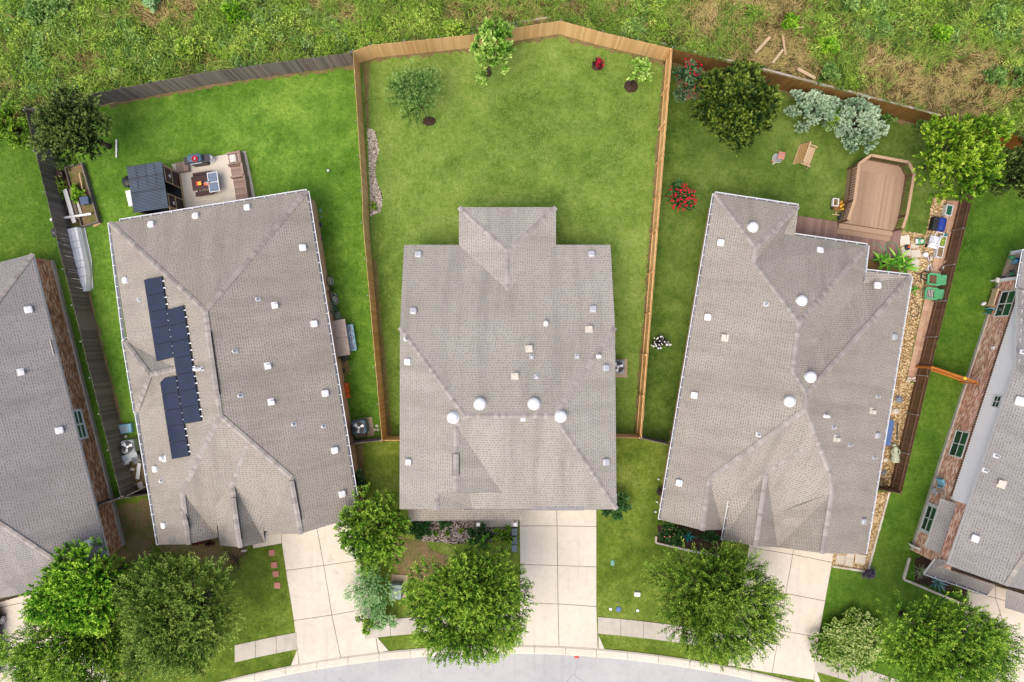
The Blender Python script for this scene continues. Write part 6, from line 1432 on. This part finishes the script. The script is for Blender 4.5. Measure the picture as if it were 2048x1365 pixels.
for s in (-1, 1): x = MB(); x.torus((0, 0, 0), .16, .025, 18, Matrix.Translation((s * .36, -.1, .18)) @ Matrix.Rotation(R(90), 4, 'Y')); x.build('wheel', 'darkw', t)
x = MB(); x.box((-.1, -.62, .3), (.5, .05, .04)); x.tube([(-.1, -.62, .3), (-.05, -.3, .3)], .025, 5); x.build('handle', 'rawwood', t)
t = thing('planter', 'white rectangular planter on the small wooden cart', 'planter', P(1669, 406, .36), R(-6)); x = MB(); [x.box((s * .17, 0, .1), (.05, .5, .2)) for s in (-1, 1)]; [x.box((0, s * .23, .1), (.34, .05, .2)) for s in (-1, 1)]; x.build('frame', 'white', t); x = MB(); x.box((0, 0, .08), (.3, .42, .12)); x.build('earth', 'soil', t)
t = thing('flower_pot', 'pot of yellow flowers on the small wooden cart', 'flower pot', P(1680, 412, .36), 0); x = MB(); x.lathe((0, 0, 0), [(.09, 0), (.12, .16), (.1, .16), (.01, .12)], 12); x.build('pot', 'orange', t); flowers_c = MB()
for i in range(26):
    a, q = random.uniform(0, 6.28), random.uniform(0, .2); flowers_c.ell((math.cos(a) * q, math.sin(a) * q * 1.5 - .05, .2 + random.uniform(0, .1)), (.04, .04, .025), 6, 4)
flowers_c.build('flowers', 'yellow', t)
lid('stepping_stone', 'dark round pot saucer at the deck corner by the cart', 'saucer', 1680, 436, .18, .26, 'lidd', .25)
# path of pink brick along the dark fence
m = MB(); rows = 36
for i in range(rows):
    a0, a1 = i / rows, (i + .985) / rows
    A0, A1 = P(1893, 402).lerp(P(1812, 762), a0), P(1893, 402).lerp(P(1812, 762), a1); B0, B1 = P(1917, 402).lerp(P(1835, 764), a0), P(1917, 402).lerp(P(1835, 764), a1)
    for s0, s1 in ((0, .49), (.51, 1)): m.prism([A0.lerp(B0, s0), A0.lerp(B0, s1), A1.lerp(B1, s1), A1.lerp(B1, s0)], -.05, .05 + random.random() * .006, random.random())
struct('brick_path', m, 'pathb')
FS = 'flagstones by the boardwalk'
for i, (px, py, a, b, r_) in enumerate(((1809, 481, .62, .62, 3), (1812, 503, .6, .6, 0), (1829, 492, .5, .3, 10), (1831, 508, .62, .5, 5), (1829, 530, .5, .75, -8), (1681, 1119, .62, .62, -9), (1697, 1123, .58, .6, -12), (1720, 1118, .66, .6, -9), (1700, 1110, .5, .3, -9))):
    x = MB(); q = P(px, py); x.bbox((q.x, q.y, .03), (a, b, .07), .02, R(r_)); tag(x.build('flagstone', 'lime'), ('square flagstone nearest the boardwalk end', 'flagstone beside the banana leaves', 'thin flagstone crossed by the black hose', 'wide flagstone right of the banana leaves', 'long flagstone below the banana clump', 'left flagstone by the right house driveway', 'middle flagstone by the right house driveway', 'flagstone nearest the white edging corner', 'narrow flagstone under the garage eave')[i], 'flagstone', FS if i < 5 else 'flagstones by the driveway')
t = thing('barrel', 'dark blue barrel lying on the gravel by the path', 'barrel', P(1872, 451), R(-12)); M_ = Matrix.Translation((.1, 0, .32)) @ Matrix.Rotation(R(90), 4, 'X') @ Matrix.Translation((0, 0, -.42))
x = MB(); x.lathe((0, 0, 0), [(.26, 0), (.29, .03), (.3, .2), (.31, .22), (.3, .24), (.3, .6), (.31, .62), (.3, .64), (.29, .81), (.26, .84)], 20, M_); x.build('drum', 'blue', t); x = MB(); x.bbox((-.3, 0, .25), (.35, .85, .5), .04); x.build('stand', 'black', t)
PBX = 'rectangular planters along the pink path'
for i, (px, py, mt) in enumerate(((1891, 423, 'dgreen'), (1878, 485, 'lfWeed'), (1873, 506, 'soil'))):
    t = thing('planter', ('topmost planter on the path with dark green cover', 'middle planter on the path with green sprouts', 'lowest planter on the path with bare dark soil')[i], 'planter', P(px, py, .05), R(-12), PBX)
    x = MB(); [x.box((s * .19, 0, .2), (.04, .7, .4)) for s in (-1, 1)]; [x.box((0, s * .33, .2), (.34, .04, .4)) for s in (-1, 1)]; x.build('box', 'alu', t)
    x = MB(); x.box((0, 0, .18), (.33, .61, .34)); x.build('filling', 'soil' if i else 'dgreen', t)
    if i == 1:
        r_ = np.random.default_rng(5); N = 160; leafobj('sprouts', np.stack([r_.uniform(-.15, .15, N), r_.uniform(-.29, .29, N), np.full(N, .36)], 1), unit(r_.normal(size=(N, 3)) + np.array([0, 0, .6])), unit(r_.normal(size=(N, 3)) * .3 + np.array([0, 0, 1.])), .1, .05, r_.random(N), 'lfWeed', t)
CG = 'green plastic garden chairs on the pink path'
def gchair(label, px, py, cush):
    t = thing('garden_chair', label, 'chair', P(px, py, .05), R(-6), CG)
    x = MB(); x.bbox((-.12, 0, .40), (.62, .52, .08), .03); x.build('seat', 'brass' if not cush else 'fabric', t)
    x = MB(); x.bbox((0, 0, 0), (.12, .66, .58), .04, M=Matrix.Translation((.34, 0, .60)) @ Matrix.Rotation(R(42), 4, 'Y')); x.build('backrest', 'greenp', t)
    for s in (-1, 1):
        x = MB(); x.bbox((-.08, s * .33, .56), (.74, .13, .06), .02); x.build('armrest', 'greenp', t)
        for xx in (-.38, .24): x = MB(); x.tube([(xx, s * .31, 0), (xx, s * .30, .54)], .035, 6); x.build('leg', 'greenp', t)
    x = MB(); x.bbox((-.45, 0, .50), (.12, .62, .10), .03); x.build('front_rail', 'greenp', t)
    if cush: x = MB(); [x.box((-.32 + .1 * i, 0, .447), (.05, .44, .02), tint=i / 5) for i in range(5)]; x.build('stripes', 'black', t)
gchair('upper green plastic chair with brown seat on the pink path', 1861, 561, False); gchair('lower green plastic chair with striped cushion on the pink path', 1856, 589, True)
def hose(label, pts, mat, r=.018, z=.07):
    q = [P(*p) + up * (z + .012 * math.sin(i * 1.3)) for i, p in enumerate(pts)]; out = []
    for i in range(len(q) - 1):
        p0, p1, p2, p3 = q[max(i - 1, 0)], q[i], q[i + 1], q[min(i + 2, len(q) - 1)]
        for s in (0, .25, .5, .75): out.append(.5 * ((2 * p1) + (p2 - p0) * s + (2 * p0 - 5 * p1 + 4 * p2 - p3) * s * s + (3 * p1 - p0 - 3 * p2 + p3) * s ** 3))
    out.append(q[-1]); x = MB(); x.tube(out, r, 6); return tag(x.build('garden_hose', mat, smooth=True), label, 'hose')
def coil(cx, cy, r, n=22): return [(cx + r * (1 + .12 * math.sin(i)) * math.cos(i * .75), cy + r * (1 + .12 * math.cos(i * 1.4)) * math.sin(i * .75)) for i in range(n)]
hose('black hose coiled on the gravel below the tools', [(1822, 535), (1832, 548)] + coil(1850, 552, 9) + [(1840, 566), (1834, 560)], 'black', .02)
hose('thin black hose looping on the gravel beside right house', [(1821, 595), (1834, 612), (1836, 628), (1826, 634), (1819, 626), (1826, 618), (1836, 630), (1818, 636)], 'black', .016)
hose('green hose looping across the boardwalk end', [(1738, 489), (1752, 490), (1764, 502), (1772, 510), (1768, 494), (1776, 486), (1788, 489), (1792, 500), (1800, 508)], 'hoseg', .022, .17)
t = thing('toy_mower', 'green and white toy mower on the gravel', 'toy', P(1838, 484), R(0)); x = MB(); x.bbox((0, 0, .2), (.46, .36, .26), .07); x.build('body', 'greenp', t); x = MB(); x.bbox((-.02, 0, .36), (.2, .2, .1), .04); x.build('engine', 'fabric', t); x = MB(); x.box((-.3, 0, .25), (.14, .3, .1)); x.build('bag', 'white', t)
for s in (-1, 1):
    for s2 in (-1, 1): x = MB(); x.cyl((s * .17, s2 * .19, .09), (s * .17, s2 * .23, .09), .09, n=12); x.build('wheel', 'black', t)
x = MB(); x.tube([(.2, -.14, .3), (.5, -.16, .75), (.5, .16, .75), (.2, .14, .3)], .018, 6); x.build('handle', 'steel', t)
t = thing('metal_trolley', 'grey metal trolley on the gravel between mower and path', 'trolley', P(1861, 486), R(-14)); x = MB(); x.box((0, 0, .3), (.6, .8, .04)); [x.box((s * .3, 0, .36), (.03, .8, .12)) for s in (-1, 1)]; x.build('tray', 'alu', t); x = MB(); [x.tube([(s * .2, -.4, .3), (s * .24, .55, .85)], .022, 6) for s in (-1, 1)]; x.tube([(-.24, .55, .85), (.24, .55, .85)], .022, 6); x.build('handle', 'white', t)
for s in (-1, 1): x = MB(); x.cyl((s * .28, -.3, .12), (s * .32, -.3, .12), .12, n=12); x.build('wheel', 'black', t)
t = thing('bucket', 'white round bucket on the gravel below the trolley', 'bucket', P(1846, 511), 0); x = MB(); x.lathe((0, 0, 0), [(.13, 0), (.16, .3), (.17, .32), (.15, .32), (.13, .3), (.01, .28)], 16); x.build('pail', 'white', t); x = MB(); x.tube([(-.16, 0, .3), (-.1, .12, .36), (.1, .12, .36), (.16, 0, .3)], .01, 5); x.build('handle', 'steel', t)
t = thing('tool_pile', 'pile of sticks and pink tools beside the pink path', 'tools', P(1857, 528), 0)
for i in range(7): x = MB(); a = 1.1 + .25 * i; x.tube([(-.35 * math.cos(a), -.5 * math.sin(a), .05 + .02 * i), (.35 * math.cos(a), .5 * math.sin(a), .12 + .02 * i)], .022, 5); x.build('stick', ('white', 'alu', 'oldw', 'pink', 'white', 'darkm', 'rawwood')[i], t)
t = thing('teal_jug', 'small teal jug standing on the pink path', 'jug', P(1887, 471, .05), 0); x = MB(); x.lathe((0, 0, 0), [(.1, 0), (.12, .15), (.1, .25), (.05, .3), (.05, .35), (.02, .35)], 12); x.build('body', 'teal', t); x = MB(); x.torus((0, 0, 0), .07, .015, 12, Matrix.Translation((.12, 0, .18)) @ Matrix.Rotation(R(90), 4, 'X')); x.build('handle', 'teal', t)
t = thing('cultivator', 'black tool with orange handle on the flagstone', 'tool', P(1812, 496), .3); x = MB(); x.bbox((0, 0, .12), (.26, .34, .22), .04); x.build('body', 'black', t); x = MB(); x.bbox((.05, .02, .27), (.14, .16, .08), .03); x.build('cap', 'orange', t)
PC = 'small pots near the top of the pink path'
for i, (px, py, mt) in enumerate(((1888, 525, 'rawwood'), (1885, 537, 'white'), (1880, 540, 'brass'))): x = MB(); q = P(px, py, .05); x.lathe(tuple(q), [(.09, 0), (.12, .2), (.13, .22), (.1, .22), (.01, .18)], 12); tag(x.build('flower_pot', mt), ('pale wooden pot below the planters on the path', 'white pot beside the dark fence on the path', 'brown pot left of the white pot on the path')[i], 'pot', PC)
t = thing('garden_statue', 'pale green statue figure lying on the gravel by the fence', 'statue', P(1785, 909), R(4)); x = MB(); x.lathe((0, 0, 0), [(.28, 0), (.3, .1), (.22, .45), (.13, .7), (.16, .85), (.1, 1.0), (.02, 1.02)], 14, Matrix.Translation((0, -.42, .25)) @ Matrix.Rotation(R(-80), 4, 'X')); x.build('robe', 'palegreen', t); x = MB(); x.ell((0, .62, .3), (.13, .14, .13), 12, 8); x.build('head', 'palegreen', t)
for s in (-1, 1): x = MB(); x.tube([(s * .14, .4, .35), (s * .27, .3, .4), (s * .22, .05, .42)], .05, 6); x.build('arm', 'palegreen', t)
t = thing('blue_bin', 'flat blue tarp covered box under the right eave', 'box', P(1768, 864), R(-10)); x = MB(); x.bbox((0, 0, .2), (.6, 1.6, .4), .05); x.build('box', 'bluet', t); x = MB(); x.bbox((0, 0, .41), (.64, 1.66, .04), .015); x.build('cover', 'bluet', t)
x = MB(); [x.tube([P(1794, 846 + 0) + up * .1, P(1792, 880) + up * .12], .04, 6)]; tag(x.build('pole', 'darkm'), 'dark pole lying on the gravel above the statue', 'pole')
RK = 'rocks on the gravel beside right house'
for i, (px, py, r_) in enumerate(((1797, 799, .34), (1791, 823, .36), (1770, 920, .25), (1767, 945, .22))): x = MB(); q = P(px, py); x.stone((q.x, q.y, 0), r_, .5, .5); tag(x.build('rock', ('slate', 'lime', 'lime', 'slate')[i]), ('grey rock highest on the gravel beside right house', 'pale rock above the blue tarp covered box', 'pale rock left of the statue', 'grey rock lowest on the gravel by the eave')[i], 'rock', RK)
BR = 'loose white bricks at the end of the pink path'
for i, (px, py, a) in enumerate(((1817, 757, 5), (1826, 757, 10), (1815, 762, -8), (1829, 762, 0))): x = MB(); q = P(px, py, .05); x.bbox((q.x, q.y, .11), (.24, .13, .11), .015, R(a)); tag(x.build('brick', 'lime'), ('upper left loose brick at the path end', 'upper right loose brick at the path end', 'lower left loose brick at the path end', 'lower right loose brick at the path end')[i], 'brick', BR)
plank('pale short board by the wall in the right house side yard', (1341, 862), (1343, 876), .05, .05, .13, .05, 'rawwood'); plank('pale thin board along the right side of cedar fence foot', (1287, 822), (1285, 842), .05, .05, .1, .05, 'rawwood')
t = thing('black_pot', 'black pot beside the left wall of right house', 'pot', P(1318, 982), 0); x = MB(); x.lathe((0, 0, 0), [(.16, 0), (.22, .35), (.24, .4), (.2, .4), (.02, .3)], 14); x.build('pot', 'black', t); x = MB(); x.ell((0, 0, .42), (.18, .18, .12), 8, 6); x.build('soil', 'mulch', t)
t = thing('hose_bib', 'small white spout beside the left wall of right house', 'spout', P(1320, 1008), 0); x = MB(); x.tube([(.2, 0, .25), (0, 0, .22), (-.05, 0, .1)], .05, 6); x.build('pipe', 'white', t)
# beside the far right house
t = thing('wooden_bench', 'brown and white bench against the brick wall under window', 'bench', P(1984, 598), R(-18)); x = MB(); x.box((0, 0, .42), (.5, 1.05, .05)); x.build('seat', 'darkw', t); x = MB(); x.box((-.3, 0, .55), (.1, 1.1, .5)); x.build('backrest', 'rawwood', t)
for s in (-1, 1): x = MB(); x.box((0, s * .55, .3), (.6, .06, .6)); x.build('side', 'rawwood', t)
t = thing('white_duck', 'white bird ornament beside the bench by brick wall', 'ornament', P(1964, 608), .4); x = MB(); x.ell((0, 0, .15), (.2, .12, .13), 10, 7); x.build('body', 'white', t); x = MB(); x.ell((-.18, 0, .3), (.07, .06, .07), 8, 6); x.tube([(-.14, 0, .2), (-.17, 0, .3)], .04, 6); x.build('head', 'white', t); x = MB(); x.tube([(-.24, 0, .3), (-.31, 0, .29)], [.02, .005], 5); x.build('beak', 'orange', t)
t = thing('small_chair', 'small light blue chair at the foot of the brick wall', 'chair', P(1972, 624), R(-12)); x = MB(); x.bbox((0, 0, .3), (.36, .34, .04), .01); x.build('seat', 'dgreen', t)
for a in (-1, 1):
    for b in (-1, 1): x = MB(); x.box((a * .17, b * .16, .16), (.04, .04, .32)); x.build('leg', 'bluel', t)
x = MB(); [x.box((a * .17, .17, .48), (.04, .04, .36)) for a in (-1, 1)]; x.box((0, .17, .6), (.3, .03, .08)); x.build('backrest', 'bluel', t)
t = thing('pot', 'dark planter with dry plant beside the light blue chair', 'pot', P(1980, 622), 0); x = MB(); x.lathe((0, 0, 0), [(.12, 0), (.17, .25), (.18, .28), (.14, .28), (.01, .24)], 12); x.build('pot', 'brass', t); x = MB(); x.ell((0, 0, .3), (.13, .13, .08), 8, 5); x.build('soil', 'mulch', t)
t = thing('toy_set', 'bright plastic toys in the corner of the far right patio', 'toys', P(2036, 520, .16), 0)
for i, (xx, yy, mt) in enumerate(((-.5, .12, 'greenp'), (-.05, 0, 'blue'), (.2, .15, 'blue'), (.1, -.2, 'orange'), (-.3, -.15, 'bluel'))): x = MB(); x.bbox((xx, yy, .15), (.3, .24, .3), .06, .3 * i); x.build('toy', mt, t)
t = thing('tricycle', 'green and grey tricycle on the far right patio', 'tricycle', P(2014, 551, .16), .3); x = MB(); x.tube([(-.3, 0, .2), (0, 0, .35), (.3, .05, .25)], .04, 6); x.build('frame', 'acgrey', t); x = MB(); x.bbox((.05, .02, .4), (.24, .2, .06), .02); x.build('seat', 'greenp', t)
for xx, yy in ((-.35, 0), (.3, .2), (.3, -.15)): x = MB(); x.cyl((xx, yy - .03, .13), (xx, yy + .03, .13), .13, n=14); x.build('wheel', 'black', t)
t = thing('patio_light', 'white round lamp post ornament by the far right patio corner', 'lamp', P(1990, 562), 0); x = MB(); x.cyl((-.25, 0, 0), (-.25, 0, .5), .05, n=8); x.build('post', 'white', t); x = MB(); x.ell((-.25, 0, .6), (.14, .18, .14), 10, 7); x.build('globe', 'fabric', t)
# boards fallen in the meadow
BD = 'pale boards fallen in the meadow'
for i, (a, b) in enumerate((((1506, 112), (1535, 80)), ((1560, 76), (1566, 116)), ((1540, 132), (1561, 105)), ((1590, 143), (1625, 162)), ((1730, 131), (1745, 121)), ((1580, 64), (1601, 60)))):
    plank(('pale board leftmost in the meadow, lying alone', 'upright looking pale board crossing another in meadow', 'slanted pale board below the crossing one in meadow', 'pale board nearest the brown fence in meadow', 'small pale board far right of the others in meadow', 'thin short board highest up in the meadow')[i], a, b, .42, .42, (.18, .14, .15, .2, .1, .06)[i], .05, 'rawwood', 'plank', 'board', BD)
# car at the left edge
t = thing('car', 'dark grey car parked on the far left driveway, mostly out of frame', 'car', P(-17, 1279), 0)
sec = [(-2.25, .78, .45, .75, .75, .70), (-2.1, .86, .3, .85, 1.0, .70), (-1.7, .9, .25, .95, 1.35, .66), (-1.0, .9, .22, .95, 1.48, .62), (0, .91, .22, .94, 1.5, .62), (.5, .91, .22, .93, 1.40, .62), (1.15, .9, .22, .92, .98, .72), (1.8, .88, .25, .86, .90, .72), (2.2, .78, .35, .7, .74, .66)]
x = MB(); x.loft([[Vector((-w_ * .92, y, z0)), Vector((-w_, y, (z0 + zb) / 2)), Vector((-w_ * .97, y, zb)), Vector((-wr, y, zr)), Vector((wr, y, zr)), Vector((w_ * .97, y, zb)), Vector((w_, y, (z0 + zb) / 2)), Vector((w_ * .92, y, z0))] for y, w_, z0, zb, zr, wr in sec]); x.build('body', 'carp', t)
for s in (-1, 1):
    x = MB()
    for (ya, yb) in ((-1.6, -1.02), (-.95, -.03), (.03, .8)): x.poly([Vector((s * .885, ya, 1.0)), Vector((s * .885, yb, 1.0)), Vector((s * .70, yb, 1.36)), Vector((s * .70, ya, 1.33))])
    x.build('side_window', 'glass', t)
    for yy in (-1.38, 1.38):
        x = MB(); x.cyl((s * .78, yy, .33), (s * .96, yy, .33), .33, n=24); x.torus((0, 0, 0), .29, .05, 24, Matrix.Translation((s * .95, yy, .33)) @ Matrix.Rotation(R(90), 4, 'Y')); o = x.build('wheel', 'rubber', t)
        k = MB(); [k.tube([(s * .985, yy, .33), (s * .985, yy + .23 * math.cos(a), .33 + .23 * math.sin(a))], .022, 5) for a in [i * .6283 for i in range(10)]]; k.torus((0, 0, 0), .235, .018, 24, Matrix.Translation((s * .98, yy, .33)) @ Matrix.Rotation(R(90), 4, 'Y')); k.build('rim', 'alu', o)
    x = MB(); x.bbox((s * .74, -2.14, .82), (.34, .3, .2), .04); x.build('tail_light', 'red', t)
    x = MB(); x.bbox((s * .66, 2.13, .66), (.3, .2, .14), .04); x.build('headlight', 'alu', t)
    x = MB(); x.bbox((s * 1.0, .75, 1.0), (.18, .12, .14), .04); x.build('mirror', 'carp', t)
x = MB(); x.poly([Vector((-.6, 1.12, 1.03)), Vector((.6, 1.12, 1.03)), Vector((.58, .56, 1.42)), Vector((-.58, .56, 1.42))]); x.build('windscreen', 'glass', t); x = MB(); x.poly([Vector((-.62, -2.07, 1.07)), Vector((.62, -2.07, 1.07)), Vector((.6, -1.72, 1.36)), Vector((-.6, -1.72, 1.36))]); x.build('rear_window', 'glass', t)
x = MB(); q = P(1155, 1316); x.prism([P(1149, 1313), P(1158, 1313), P(1158, 1317), P(1149, 1317)], -.02, -.014); struct('street_marking', x, 'red')
